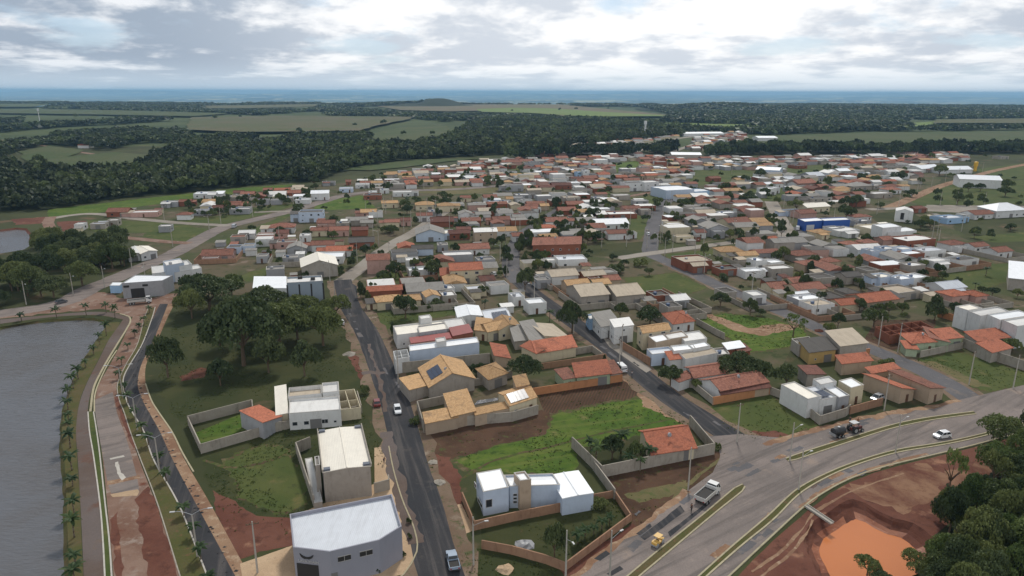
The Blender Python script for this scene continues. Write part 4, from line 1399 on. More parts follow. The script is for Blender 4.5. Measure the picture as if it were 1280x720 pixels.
def polyhouse(name, label, cat, pts, h, wc, rc, parapet=0.5, mat_in=None):
    """flat-roofed building on any convex outline (pixels at height h, counter-clockwise from above)"""
    w = [G(*p, h) for p in pts]
    c = sum(w, Vector()) / len(w)
    root = empty(name, (c.x, c.y, 0))
    L = [Vector((p.x - c.x, p.y - c.y, 0)) for p in w]
    n = len(L)
    if sum(L[i].x * L[(i + 1) % n].y - L[(i + 1) % n].x * L[i].y for i in range(n)) < 0:
        L.reverse()
    t = 0.22
    I = []
    for i in range(n):
        p0, p1, p2 = L[i - 1], L[i], L[(i + 1) % n]
        n1 = Vector((-(p1 - p0).y, (p1 - p0).x, 0)).normalized()
        n2 = Vector((-(p2 - p1).y, (p2 - p1).x, 0)).normalized()
        m = (n1 + n2).normalized()
        I.append(p1 + m * t / max(.4, m.dot(n1)))
    wb = MB()
    v = [(p.x, p.y, 0) for p in L] + [(p.x, p.y, h) for p in L] + [(p.x, p.y, h) for p in I] + [(p.x, p.y, h - parapet - .3) for p in I]
    f = []
    for i in range(n):
        j = (i + 1) % n
        f += [(i, j, n + j, n + i), (n + i, n + j, 2 * n + j, 2 * n + i), (2 * n + i, 2 * n + j, 3 * n + j, 3 * n + i)]
    wb.add(v, f)
    wb.build('wall', WALL[wc], root)
    rb = MB()
    rb.slab([(p.x, p.y, h - parapet) for p in I], .08)
    rb.build('roof', TILE[rc], root)
    tag(root, label, cat)
    for p in w:
        TAKEN.append((p.x, p.y, 5))
    return root, L, c


YARDS = 0


def yard_wall(pts, h=2.0, mat='block_wall', label=None, desc=None, px=True, t=0.16, name='yard_wall', closed=False, cat='wall', piers=True):
    """a boundary wall along a pixel polyline: masonry panels with little piers and a coping"""
    w = [G(*p) for p in pts] if px else [Vector(p) for p in pts]
    if closed:
        w.append(w[0])
    c = w[len(w) // 2].copy()
    c.z = 0
    root = empty(name, c)
    for a, b in zip(w, w[1:]):
        d = b - a
        ln = d.length
        if ln < 0.3:
            continue
        mb = MB(Matrix.Translation(-c) @ T(a.x, a.y, 0, math.atan2(d.y, d.x)))
        mb.box(0, -t / 2, 0, ln, t / 2, h)
        if piers:
            k = max(1, int(ln / 3.0))
            for i in range(k + 1):
                mb.box(ln * i / k - .12, -t / 2 - .05, 0, ln * i / k + .12, t / 2 + .05, h + .04)
        mb.build('panel', M[mat], root)
        cb = MB(Matrix.Translation(-c) @ T(a.x, a.y, 0, math.atan2(d.y, d.x)))
        cb.box(-.02, -t / 2 - .035, h + .045, ln + .02, t / 2 + .035, h + .10)
        cb.build('coping', M[mat], root)
    tag(root, label, cat)
    if desc:
        defer(root, desc, c)
    return root


def tp(X, Y, s, pts):
    return [(X + x / s, Y + y / s) for x, y in pts]


# ------------------------------------------------------------------ landmarks the labels lean on
for nm, x, y in (('grey three-panel tower block', 378, 380), ('bright blue warehouse', 1034, 290), ('pale blue shed', 856, 248), ('white gabled hall', 1225, 228),
                 ('yellow water tower', 1218, 212), ('two-storey brick house', 694, 322), ('grey corner warehouse', 430, 700), ('long white house', 555, 450),
                 ('curved avenue junction', 960, 560), ('muddy orange pond', 1080, 680), ('white shed by the truck', 178, 372), ('unfinished brick shell', 1135, 425),
                 ('white angular roofless hall', 1130, 278), ('street fork', 815, 318), ('bright green vacant lot', 740, 545), ('small round upper pond', 15, 300),
                 ('cluster of white boxy houses', 1240, 410), ('yellow-green field in town', 782, 208), ('pasture beside the pale avenue', 440, 255), ('white two-storey house', 790, 238),
                 ('cream two-storey house', 582, 350), ('block of pale roofs', 960, 265), ('bridge road', 800, 188), ('dry open lot', 570, 238), ('white-roofed modern house', 1115, 292),
                 ('silver warehouse by the dark trees', 966, 214), ('pale hipped house at the road bend', 1262, 262)):
    landmark(nm, x, y)

# ------------------------------------------------------------------ the buildings nearest the camera, one by one
# grey corner warehouse
Wh, WL, Wc = polyhouse('warehouse', 'grey corner warehouse with white sheet roof, dark gate and two dark windows', 'warehouse',
                       [(366.5, 684), (412, 689.5), (474, 675), (502, 657.5), (490, 617.5), (362, 642.5)], 6.2, 'm', 's', 0.6)


def on_wall(root, c, A, B, h, s, z, name, w, hh, mat, depth=0.06, parent=None):
    """a box lying on the wall between pixels A and B (at height h); s along the wall in metres"""
    a, b = G(*A, h), G(*B, h)
    d = (b - a); d.z = 0
    mx = Matrix.Translation((-c.x, -c.y, 0)) @ T(a.x, a.y, 0, math.atan2(d.y, d.x)) @ Matrix.Translation((s, 0, z))
    mb = MB(mx)
    mb.box(-w / 2, -depth, 0, w / 2, depth, hh)
    return mb.build(name, mat, parent or root), mx


WA, WB_, WC_ = (366.5, 684), (412, 689.5), (474, 675)
wl1 = (G(*WB_, 6.2) - G(*WA, 6.2)).length
wl2 = (G(*WC_, 6.2) - G(*WB_, 6.2)).length
on_wall(Wh, Wc, WA, WB_, 6.2, wl1 * .36, 0.02, 'gate', wl1 * .60, 3.4, M['dark'])
for s in (0.28, 0.72):
    o_, mx = on_wall(Wh, Wc, WB_, WC_, 6.2, wl2 * s, 4.0, 'window', 2.0, 0.85, M['dark'])
    mb = MB(mx); mb.box(-1.05, -.09, -.06, 1.05, .05, 0); mb.box(-1.05, -.09, .85, 1.05, .05, .91); mb.box(-.03, -.09, 0, .03, .05, .85); mb.build('frame', M['m_frame'] if 'm_frame' in M else M['coping'], o_)
on_wall(Wh, Wc, WB_, WC_, 6.2, wl2 * .06, 0.02, 'door', 1.0, 2.2, M['gate'])
# emblem: a dark crescent, and the white lettering under it
a_, b_ = G(*WA, 6.2), G(*WB_, 6.2)
dd_ = b_ - a_
em = Matrix.Translation((-Wc.x, -Wc.y, 0)) @ T(a_.x, a_.y, 0, math.atan2(dd_.y, dd_.x))
mb = MB(em @ Matrix.Translation((wl1 * .36, 0, 4.75)))
up, lo = [], []
for i in range(13):
    t_ = -1 + 2 * i / 12
    up.append((t_ * 1.15, 0.42 * t_ * t_ - 0.02 + .12 * abs(t_)))
    lo.append((t_ * 0.95, -0.42 + 0.42 * t_ * t_ + (0.1 if abs(t_) < .25 else 0)))
for i in range(12):
    q4 = [(lo[i][0], lo[i][1]), (lo[i + 1][0], lo[i + 1][1]), (up[i + 1][0], up[i + 1][1]), (up[i][0], up[i][1])]
    mb.hexa([(x, -.02, z) for x, z in q4], [(x, -.14, z) for x, z in q4])
mb.build('emblem', M['tank_dark'] if 'tank_dark' in M else M['dark'], Wh)
fc = bpy.data.curves.new('lettering', 'FONT')
fc.body = 'LAVA WASH'
fc.size, fc.extrude, fc.align_x = 0.62, 0.03, 'CENTER'
ft = bpy.data.objects.new('lettering', fc)
COL.objects.link(ft)
dg = bpy.context.evaluated_depsgraph_get()
me_ = bpy.data.meshes.new_from_object(ft.evaluated_get(dg))
bpy.data.objects.remove(ft)
me_.materials.clear(); me_.materials.append(M['frame'])
me_.transform(em @ Matrix.Translation((wl1 * .40, -.07, 3.75)) @ Matrix.Rotation(math.pi / 2, 4, 'X'))
link(bpy.data.objects.new('lettering', me_), Wh)

# concrete hall with a low cream roof, next to it
h_ = house('concrete_hall', 'bare concrete hall with cream two-slope roof and dark corner gutters', 'building', [
    dict(A=(404, 590), B=(463, 582), C=(451, 533), h=6.5, roof='y', rc='e', wc='k', pitch=.07, over=.15, win='', door=False),
    dict(A=(393, 629), B=(403, 627), C=(390, 572), h=1.7, roof='f', rc='w', wc='k', win='', parapet=.3),
    dict(A=(394, 582), B=(400, 581), C=(399, 570), h=7.0, roof='f', rc='g', wc='k', win='', parapet=.3)])
o, rot, w, d = frame_from_quad((404, 590), (463, 582), (451, 533), 6.5)
inv = h_.matrix_basis.inverted()
Sh0 = Matrix(((1, SHEAR, 0, 0), (0, 1, 0, 0), (0, 0, 1, 0), (0, 0, 0, 1)))
for x_ in (-.25, w + .05):
    mb = MB(inv @ T(o.x, o.y, 0, rot) @ Sh0); mb.box(x_, -.3, 6.55, x_ + .2, d + .3, 7.1); mb.build('side_parapet', WALL['k'], h_)
for x_ in (.1, w - 1.3):
    for y_ in (0.0, d - .9):
        mb = MB(inv @ T(o.x, o.y, 0, rot) @ Sh0); mb.box(x_, y_, 6.62, x_ + 1.2, y_ + .9, 6.95); mb.build('gutter_box', M['gutter'], h_)
yard_wall([(393, 635), (371, 567), (388, 560)], 2.6, 'block_wall', 'tall raw block wall along the side of the concrete hall')
yard_wall([(468, 617), (487, 612), (486, 606)], 2.2, 'block_wall', 'short concrete stub wall beside the hall facing the sandy pavement', piers=False)

# unfinished white flat house with its red shed, west side of the dark street
house('flat_house', 'unfinished white flat house with open roof bays and small dark windows', 'house', [
    dict(A=(361, 517), B=(426, 512), C=(424, 495), h=4.2, roof='f', rc='w', wc='w', nwin=5, win='f', parapet=.35),
    dict(A=(360, 496), B=(402, 492), C=(402, 481), h=4.5, roof='f', rc='b', wc='w', win='l', parapet=.9),
    dict(A=(403, 491), B=(424, 489), C=(423, 477), h=4.6, roof='f', rc='w', wc='w', win='r', parapet=.6),
    dict(A=(426, 512), B=(451, 509), C=(443, 486), h=3.0, roof='n', rc='e', wc='c', win='', parapet=.6)])
house('tiled_shed', 'small shed with a steep plain orange tile roof beside the unfinished white house', 'shed', [
    dict(A=(329, 534), B=(352, 520), C=(340, 497), h=3.0, roof='S', rc='o', wc='g', win='', h2=4.2, over=.2)])
house('cream_annex', 'cream sheet lean-to between the orange tile shed and the unfinished white house', 'annex', [
    dict(A=(345, 519), B=(360, 516), C=(358, 488), h=3.2, roof='s', rc='e', wc='c', win='', over=.1)])
yard_wall([(352, 538), (452, 516), (447, 498)], 2.0, 'block_wall', 'long grey wall in front of the unfinished white house')
yard_wall([(236, 532), (316, 511), (318, 532)], 2.4, 'block_wall', 'weathered grey wall along the rear of the walled lawn')
yard_wall([(252, 567), (352, 538)], 2.2, 'block_wall', 'grey wall along the front of the walled lawn')
yard_wall([(236, 532), (252, 567)], 2.2, 'block_wall', 'short side wall of the walled lawn next to the parkway')

# white house with steep slabs beside the walled garden
house('modern_house', 'bluish white modern house of three blocks with white roofs above a brown wall', 'house', [
    dict(A=(604, 615), B=(636, 609), C=(626, 586), h=5.0, roof='f', rc='x', wc='b', win='', parapet=.12, nwin=1),
    dict(A=(637, 608), B=(700, 606), C=(691, 592), h=4.6, roof='f', rc='x', wc='b', win='', parapet=.25),
    dict(A=(703, 623), B=(742, 616), C=(723, 588), h=3.6, roof='y', rc='x', wc='b', win='', pitch=.03, over=.05),
    dict(A=(650, 601), B=(664, 599), C=(656, 589), h=6.2, roof='f', rc='x', wc='t', win='', parapet=.3)])
mh = bpy.context.scene.objects['modern_house']
o, rot, w, d = frame_from_quad((604, 615), (636, 609), (626, 586), 5.0)
for P_, s_, z_, w_, hh_ in ((T(o.x, o.y, 0, rot), w * .22, 1.6, 1.3, 1.7),):
    window_on(mh, mh.matrix_basis.inverted() @ P_ @ T(s_, 0, z_), 'window', w_, hh_)
o, rot, w, d = frame_from_quad((637, 608), (700, 606), (691, 592), 4.6)
for z_ in (1.0, 1.75, 2.5):
    window_on(mh, mh.matrix_basis.inverted() @ T(o.x, o.y, 0, rot) @ T(w * .11, 0, z_), 'window', .8, .6)
o, rot, w, d = frame_from_quad((604, 615), (636, 609), (626, 586), 5.0)
for y_, wd, z_ in ((d * .3, 3.0, 1.0), (d * .75, 1.2, 3.0)):
    window_on(mh, mh.matrix_basis.inverted() @ T(o.x, o.y, 0, rot) @ T(0, y_, z_, -math.pi / 2), 'window', wd, 1.0)
yard_wall([(593, 663), (645, 651), (700, 640)], 1.8, 'brown_wall', 'brown stained wall below the three-block bluish white house')
yard_wall([(593, 663), (578, 626)], 1.8, 'brown_wall', 'brown side wall between sandy path and bluish white house', piers=True)
yard_wall([(603, 686), (640, 693), (680, 704), (706, 714)], 1.6, 'brown_wall', 'dark brown garden wall by the lamp post at the lower edge')
yard_wall([(706, 714), (788, 652), (768, 622), (741, 627)], 1.5, 'brown_wall', 'tan slanting garden wall along the avenue verge')

# lot with orange tile house behind a grey wall
house('tiled_house', 'isolated terracotta tiled house inside a grey walled corner lot with banana plants', 'house', [
    dict(A=(816, 566), B=(868, 558), C=(850, 531), h=3.0, roof='x', rc='o', wc='c', win='fr', over=.6, ridge_off=.12)])
yard_wall([(715, 560), (752, 597), (892, 568), (862, 532)], 2.6, 'block_wall', 'high grey block wall around the corner lot with palms')
yard_wall([(742, 588), (768, 624)], 2.2, 'block_wall', 'grey wall running from the corner lot to the white house')

# tan roof house with pool and solar roof
house('pool_house', 'tan tiled courtyard house with solar roof and small pool', 'house', [
    dict(A=(565, 520), B=(594, 513), C=(583, 492), h=3.4, roof='s', rc='n', wc='t', win='', h2=4.6, over=.3),
    dict(A=(532, 529), B=(572, 521), C=(568, 511), h=3.0, roof='s', rc='n', wc='t', win='', h2=3.6, over=.2),
    dict(A=(637, 507), B=(671, 496), C=(659, 480), h=3.6, roof='x', rc='n', wc='c', win='f', pitch=.28, solar=(.6, .4, 6.2, 3.6, 'f'), over=.2),
    dict(A=(646, 483), B=(661, 480), C=(658, 470), h=5.0, roof='s', rc='n', wc='t', win='', over=.3),
    dict(A=(594, 519), B=(640, 509), C=(638, 502), h=2.9, roof='s', rc='n', wc='t', win='', h2=3.2, over=.1)])
sheet('pool_water', [(592, 507), (622, 501), (626, 497), (597, 501)], 'lake', 0.12, px=True, step=0)
yard_wall([(530, 541), (572, 533), (640, 527), (672, 518)], 2.4, 'block_wall', 'grey panelled wall under the tan courtyard house facing plowed soil')
yard_wall([(530, 541), (522, 512), (560, 504)], 2.2, 'block_wall', 'grey street wall of the tan courtyard house')

# tan gable house with grey gable front
house('gable_house', 'tan tiled gable house with bare grey gable front and solar patch', 'house', [
    dict(A=(537, 483), B=(593, 472), C=(577, 450), h=3.6, roof='y', rc='n', wc='k', win='', pitch=.42, solar=(1.0, 2.5, 4.4, 8.5, 'l'), over=.4),
    dict(A=(512, 489), B=(536, 481), C=(526, 466), h=3.0, roof='S', rc='n', wc='k', win='', h2=3.4, over=.2)])
yard_wall([(512, 500), (556, 491), (602, 481), (640, 472)], 2.0, 'block_wall', 'grey wall below the tan gable house')
house('hut', 'small tan pyramid-roofed hut with grey walls between garden trees', 'hut', [
    dict(A=(611, 474), B=(634, 466), C=(624, 452), h=3.2, roof='h', rc='n', wc='k', win='f', pitch=.4)])

# long white house
house('long_house', 'long white house with white metal roof, open front patio and grey side wall', 'house', [
    dict(A=(512, 439), B=(599, 428), C=(596, 421), h=5.2, roof='f', rc='x', wc='b', win='', parapet=.15),
    dict(A=(494, 449), B=(512, 446), C=(509, 436), h=4.4, roof='n', rc='g', wc='w', win='', parapet=.5),
    dict(A=(546, 428), B=(558, 426), C=(556, 421), h=6.6, roof='f', rc='w', wc='w', win='', parapet=.2)])
yard_wall([(495, 467), (612, 454)], 3.0, 'block_wall', 'tall grey wall along the long white house')
house('flat_house', 'wide beige and white flat-roofed house behind the long white house', 'house', [
    dict(A=(496, 419), B=(560, 411), C=(553, 400), h=4.4, roof='f', rc='e', wc='w', win='f', parapet=.3),
    dict(A=(524, 416), B=(559, 411), C=(556, 403), h=5.0, roof='f', rc='e', wc='g', win='', parapet=.2),
    dict(A=(560, 411), B=(585, 408), C=(578, 397), h=4.2, roof='f', rc='w', wc='w', win='', parapet=.4),
    dict(A=(526, 399), B=(540, 397), C=(537, 393), h=6.0, roof='f', rc='w', wc='w', win='', parapet=.2)])
house('red_shed', 'long low shed with deep red metal roof beside the long white house', 'shed', [
    dict(A=(514, 429), B=(567, 422), C=(564, 417), h=3.6, roof='s', rc='r', wc='p', win='', over=.1),
    dict(A=(566, 420), B=(591, 415), C=(588, 407), h=4.2, roof='s', rc='r', wc='r', win='', over=.1)])

# terracotta houses between the plots and the second street
house('tiled_house', 'long terracotta single-slope house with cream front above the crop rows lot', 'house', [
    dict(A=(671, 441), B=(720, 433), C=(715, 423), h=3.2, roof='s', rc='o', wc='c', win='', h2=4.2),
    dict(A=(652, 432), B=(671, 441), C=(680, 430), h=3.2, roof='s', rc='o', wc='c', win='', h2=4.0, d=3)])
yard_wall([(676, 451), (740, 440), (752, 449)], 2.0, 'block_wall', 'grey yard wall below the long cream-fronted terracotta house')
house('tiled_house', 'terracotta house with pale green wall and satellite dish behind the orange-brown wall', 'house', [
    dict(A=(721, 471), B=(763, 466), C=(757, 454), h=3.2, roof='s', rc='o', wc='o', win='f', h2=4.2),
    dict(A=(705, 475), B=(720, 471), C=(711, 459), h=3.0, roof='S', rc='t', wc='o', win='f', h2=3.3),
    dict(A=(764, 467), B=(776, 465), C=(766, 454), h=2.8, roof='s', rc='t', wc='k', win='', h2=3.6)])
yard_wall([(664, 495), (720, 486), (777, 477)], 2.0, 'orange_wall', 'orange-brown panelled wall above the crop rows')
yard_wall([(676, 462), (757, 450)], 1.8, 'brown_wall', 'brown back wall behind the pale green terracotta house')

# grey roofed beige house further up
house('gable_house', 'beige gable house with grey sheet roof and side carport by the big tree', 'house', [
    dict(A=(664, 426), B=(680, 423), C=(672, 403), h=4.0, roof='s', rc='g', wc='c', win='', h2=5.2),
    dict(A=(681, 424), B=(710, 421), C=(690, 405), h=3.6, roof='S', rc='b', wc='c', win='', h2=4.8),
    dict(A=(644, 426), B=(662, 424), C=(655, 410), h=3.0, roof='s', rc='g', wc='k', win='')])
house('tan_house', 'tan tiled house with dark gap in its roof, beside the solar white house', 'house', [
    dict(A=(594, 412), B=(612, 414), C=(608, 402), h=3.4, roof='s', rc='n', wc='c', win='f'),
    dict(A=(610, 414), B=(632, 409), C=(622, 400), h=3.6, roof='x', rc='n', wc='c', win='f'),
    dict(A=(624, 412), B=(650, 407), C=(640, 396), h=3.8, roof='y', rc='n', wc='c', win='f')])
house('orange_house', 'small bright orange tiled annex behind the tan pyramid hut', 'house', [
    dict(A=(619, 446), B=(637, 447), C=(622, 431), h=3.0, roof='S', rc='o', wc='t', win='')])
house('vaulted_house', 'white house with curved roof panels near the two white boxes', 'house', [
    dict(A=(573, 396), B=(602, 394), C=(597, 382), h=4.0, roof='y', rc='x', wc='w', win='f', pitch=.15)])
house('solar_house', 'white house with large grey solar roof beside the curved-roof house', 'house', [
    dict(A=(607, 401), B=(640, 396), C=(636, 383), h=4.0, roof='f', rc='s', wc='w', win='f', parapet=.2, solar=(3, 1, 9, 6, 'f'))])

# east side of the second street
house('tiled_house', 'white gabled terracotta house with long veranda and ochre end wall', 'house', [
    dict(A=(901, 487), B=(959, 476), C=(934, 464), h=3.2, roof='x', rc='t', wc='w', win='', over=.5, pitch=.4),
    dict(A=(868, 471), B=(908, 465), C=(896, 453), h=3.2, roof='x', rc='t', wc='w', win='', over=.5),
    dict(A=(849, 477), B=(868, 470), C=(861, 463), h=2.8, roof='h', rc='t', wc='w', win=''),
    dict(A=(902, 492), B=(962, 483), C=(958, 476), h=2.4, roof='s', rc='d', wc='t', win='', h2=3.2)])
yard_wall([(891, 506), (961, 493)], 2.0, 'orange_wall', 'ochre wall under the veranda of the white gabled terracotta house')
yard_wall([(891, 506), (866, 485), (846, 482)], 1.8, 'block_wall', 'pale street wall of the white gabled terracotta house')
house('split_house', 'beige two-storey house with tan tile roof and white flat rear', 'house', [
    dict(A=(804, 416), B=(838, 411), C=(832, 403), h=5.6, roof='x', rc='n', wc='c', win='fl', over=.3, pitch=.3),
    dict(A=(836, 424), B=(860, 420), C=(853, 413), h=4.6, roof='f', rc='w', wc='t', win='f', parapet=.3),
    dict(A=(820, 428), B=(838, 424), C=(832, 416), h=4.6, roof='f', rc='x', wc='t', win='f', parapet=.3),
    dict(A=(856, 427), B=(884, 423), C=(876, 413), h=4.2, roof='f', rc='w', wc='w', win='', parapet=.2)])
house('flat_house', 'white stepped flat-roofed house with small tile porch on the second street', 'house', [
    dict(A=(857, 449), B=(898, 441), C=(890, 434), h=3.8, roof='f', rc='b', wc='w', win='', parapet=.15),
    dict(A=(842, 439), B=(870, 436), C=(868, 429), h=4.4, roof='f', rc='x', wc='w', win='', parapet=.2),
    dict(A=(867, 436), B=(888, 432), C=(881, 427), h=4.6, roof='f', rc='x', wc='w', win='', parapet=.2),
    dict(A=(815, 443), B=(843, 440), C=(836, 433), h=3.6, roof='f', rc='s', wc='b', win='fl', parapet=.4),
    dict(A=(838, 449), B=(858, 447), C=(852, 440), h=3.2, roof='s', rc='o', wc='w', win='')])
yard_wall([(777, 436), (812, 457)], 2.3, 'brown_wall', 'tan street wall with dark gates in front of the beige two-storey house')
house('tiled_house', 'orange hip-roofed house alone at the edge of the rutted green lot', 'house', [
    dict(A=(842, 405), B=(868, 401), C=(858, 388), h=3.2, roof='h', rc='o', wc='w', win='fr', pitch=.4),
    ])
house('narrow_house', 'narrow two-storey house with white facade and beige sheet roof by the street', 'house', [
    dict(A=(768, 409), B=(792, 406), C=(786, 399), h=5.6, roof='s', rc='w', wc='w', win='fl', over=.2)])
house('street_house', 'low beige-roofed white street house with a bluish door, beside the big round tree', 'house', [
    dict(A=(752, 408), B=(775, 404), C=(762, 392), h=4.2, roof='s', rc='g', wc='w', win='fl'),
    dict(A=(737, 399), B=(752, 397), C=(748, 391), h=3.8, roof='f', rc='w', wc='l', win='fl')])
yard_wall([(870, 405), (893, 418), (905, 424)], 2.0, 'block_wall', 'dark stained wall between the orange hip roof and the rutted lot')
house('row_shed', 'low pale shed with water tanks behind the white stepped house', 'shed', [
    dict(A=(894, 444), B=(912, 442), C=(906, 434), h=3.2, roof='f', rc='w', wc='k', win='', tank=(2, 2, 'tank_blue')),
    dict(A=(910, 436), B=(930, 433), C=(924, 428), h=3.6, roof='s', rc='x', wc='r', win=''),
    dict(A=(925, 440), B=(938, 437), C=(930, 431), h=3.0, roof='s', rc='d', wc='r', win='')])

# white modern house by the avenue
house('modern_house', 'white modern house with dark recessed front and white gates facing the avenue', 'house', [
    dict(A=(1010, 499), B=(1027, 495), C=(993, 477), h=5.0, roof='f', rc='e', wc='w', win='', parapet=.3),
    dict(A=(1026, 500), B=(1047, 496), C=(1020, 482), h=4.2, roof='f', rc='s', wc='w', win='f', parapet=.3, solar=(1, 1, 5, 4, 'f'), winmat='dark'),
    dict(A=(1049, 497), B=(1062, 494), C=(1034, 476), h=4.4, roof='f', rc='x', wc='g', win='f', parapet=.25),
    dict(A=(1026, 481), B=(1046, 477), C=(1036, 470), h=5.4, roof='f', rc='w', wc='w', win='', parapet=.3),
    dict(A=(1064, 485), B=(1080, 481), C=(1064, 472), h=4.8, roof='f', rc='x', wc='c', win='f', parapet=.2)])
yard_wall([(1009, 519), (1024, 531), (1056, 521), (1062, 516)], 2.2, 'block_wall', 'white and grey street wall with gates at the modern avenue house')
yard_wall([(1062, 518), (1087, 511), (1102, 507)], 2.0, 'brown_wall', 'brown gate wall between modern house and grassy strip')
yard_wall([(960, 492), (976, 498)], 2.0, 'block_wall', 'grey wall stub touching the tall white side of the modern house')

# long gabled units right of it
house('row_house', 'taupe row house with one long sloping terracotta roof beside the street mouth', 'house', [
    dict(A=(1162, 490), B=(1180, 484), C=(1128, 463), h=3.4, roof='S', rc='t', wc='t', win='f', h2=4.6, over=.4)])
house('row_house', 'taupe row house with stepped terracotta roof next to the grassy strip', 'house', [
    dict(A=(1126, 490), B=(1143, 486), C=(1096, 469), h=3.2, roof='S', rc='o', wc='t', win='f', h2=4.4, over=.4),
    dict(A=(1090, 466), B=(1124, 460), C=(1118, 455), h=3.2, roof='s', rc='o', wc='t', win='f')])
house('row_house', 'taupe terracotta-roofed house with wide blank side wall, behind the row houses', 'house', [
    dict(A=(1053, 454), B=(1090, 450), C=(1084, 443), h=3.6, roof='s', rc='o', wc='t', win='', h2=4.2)])
house('low_house', 'low mossy terracotta lean-to behind the white modern house', 'house', [
    dict(A=(1009, 470), B=(1031, 467), C=(1020, 457), h=3.0, roof='S', rc='d', wc='k', win='')])
house('unfinished_building', 'unfinished ochre and raw concrete building with curved pale roof', 'building', [
    dict(A=(1051, 432), B=(1084, 428), C=(1066, 414), h=5.0, roof='s', rc='b', wc='k', win='f', h2=6.0, winmat='dark'),
    dict(A=(1012, 440), B=(1045, 436), C=(1034, 424), h=3.8, roof='s', rc='k', wc='y', win='f', winmat='dark'),
    dict(A=(1000, 432), B=(1022, 429), C=(1016, 420), h=3.6, roof='f', rc='g', wc='k', win='f', winmat='dark')])
yard_wall([(1040, 451), (1086, 443)], 1.8, 'orange_wall', 'ochre wall at the base of the unfinished building')
house('brick_shell', 'roofless red brick shell of a house with open rooms', 'unfinished house', [
    dict(A=(1112, 419), B=(1170, 411), C=(1158, 400), h=3.0, roof='n', rc='t', wc='r', win='', parapet=.6)])
house('tiled_house', 'terracotta hip-roofed house with pale green street wall and dark courtyard', 'house', [
    dict(A=(1140, 429), B=(1170, 427), C=(1160, 415), h=3.4, roof='h', rc='o', wc='o', win='f', pitch=.38),
    dict(A=(1163, 424), B=(1186, 427), C=(1176, 413), h=3.4, roof='S', rc='t', wc='o', win=''),
    dict(A=(1178, 424), B=(1203, 421), C=(1199, 411), h=3.6, roof='s', rc='o', wc='o', win='f'),
    dict(A=(1133, 435), B=(1147, 436), C=(1140, 429), h=2.6, roof='s', rc='o', wc='o', win='')])
yard_wall([(1150, 447), (1183, 440), (1202, 436)], 2.0, 'block_wall', 'dark grey wall behind the green corner lot')
house('tiled_house', 'terracotta house with long solar strip behind the dark stained wall', 'house', [
    dict(A=(1222, 426), B=(1262, 421), C=(1252, 412), h=3.6, roof='s', rc='o', wc='k', win='', solar=(4, 2, 14, 4.5, 'f')),
    dict(A=(1240, 440), B=(1265, 434), C=(1255, 424), h=3.4, roof='s', rc='o', wc='k', win='')])
yard_wall([(1203, 434), (1240, 450), (1300, 470)], 2.8, 'block_wall', 'long dark stained wall uphill of the green corner lot')
for lb_, q_ in (('tall white boxy house at the uphill end of the white row, cream roof', dict(A=(1210, 388), B=(1228, 385), C=(1212, 380), h=7.0, rc='e')),
                ('tall white boxy house with off-white roof, second in the white row', dict(A=(1226, 395), B=(1262, 389), C=(1246, 383), h=7.0, rc='w')),
                ('tall white boxy house with brightest roof, third in the white row', dict(A=(1250, 400), B=(1290, 394), C=(1274, 387), h=7.2, rc='x')),
                ('tall white boxy house nearest the solar strip roof in the white row', dict(A=(1272, 408), B=(1310, 402), C=(1292, 394), h=7.2, rc='w'))):
    house('box_house', lb_, 'house', [dict(roof='f', wc='w', win='', parapet=.3, **q_)])
yard_wall([(1172, 396), (1205, 405), (1236, 414)], 2.2, 'orange_wall', 'brown wall below the tall white boxy houses')

# tower block, sheds on the left
house('tower_block', 'grey three-panel tower block with dark slits and white flat roof', 'building', [
    dict(A=(358.5, 353.5), B=(403.5, 351), C=(402, 344), h=12.0, roof='f', rc='w', wc='q', win='', parapet=.5)])
tb_ = bpy.context.scene.objects['tower_block']
o, rot, w, d = frame_from_quad((358.5, 353.5), (403.5, 351), (402, 344), 12.0)
for s_ in (0.0, 0.333, 0.667, 1.0):
    mb = MB(tb_.matrix_basis.inverted() @ T(o.x, o.y, 0, rot)); mb.box(w * s_ - .25, -.06, .1, w * s_ + .25, .05, 11.2); mb.build('slit', M['dark'], tb_)
for x_, y_ in ((w * .28, d * .7), (w * .65, d * .35)):
    mb = MB(tb_.matrix_basis.inverted() @ T(o.x, o.y, 0, rot)); mb.box(x_, y_, 11.5, x_ + 1.5, y_ + 1.2, 12.5); mb.build('roof_hatch', M['dark'], tb_)
house('white_shed', 'bright white roofed shed half hidden by trees beside the tower block', 'shed', [
    dict(A=(316, 360), B=(358, 360), C=(357, 348), h=5.0, roof='s', rc='x', wc='w', win='', over=.1, h2=5.8)])
Sh, SL, Sc = polyhouse('white_shed', 'grey shed with white roof and dark gate by the parked white truck', 'shed',
                       [(152, 354), (203, 350.5), (216, 344), (169, 343.5)], 6.0, 'g', 'x', .25)
sl_ = (G(203, 350.5, 6) - G(152, 354, 6)).length
on_wall(Sh, Sc, (152, 354), (203, 350.5), 6, sl_ * .36, .02, 'gate', 4.6, 3.6, M['dark'])
for s_ in (.1, .56):
    on_wall(Sh, Sc, (152, 354), (203, 350.5), 6, sl_ * s_, 4.2, 'window', 1.9, .8, M['dark'])
house('blue_container', 'blue painted container room with white lid beside the grey shed', 'container', [
    dict(A=(137, 357), B=(150, 357), C=(149, 353), h=3.0, roof='f', rc='x', wc='l', win='', parapet=.1)])
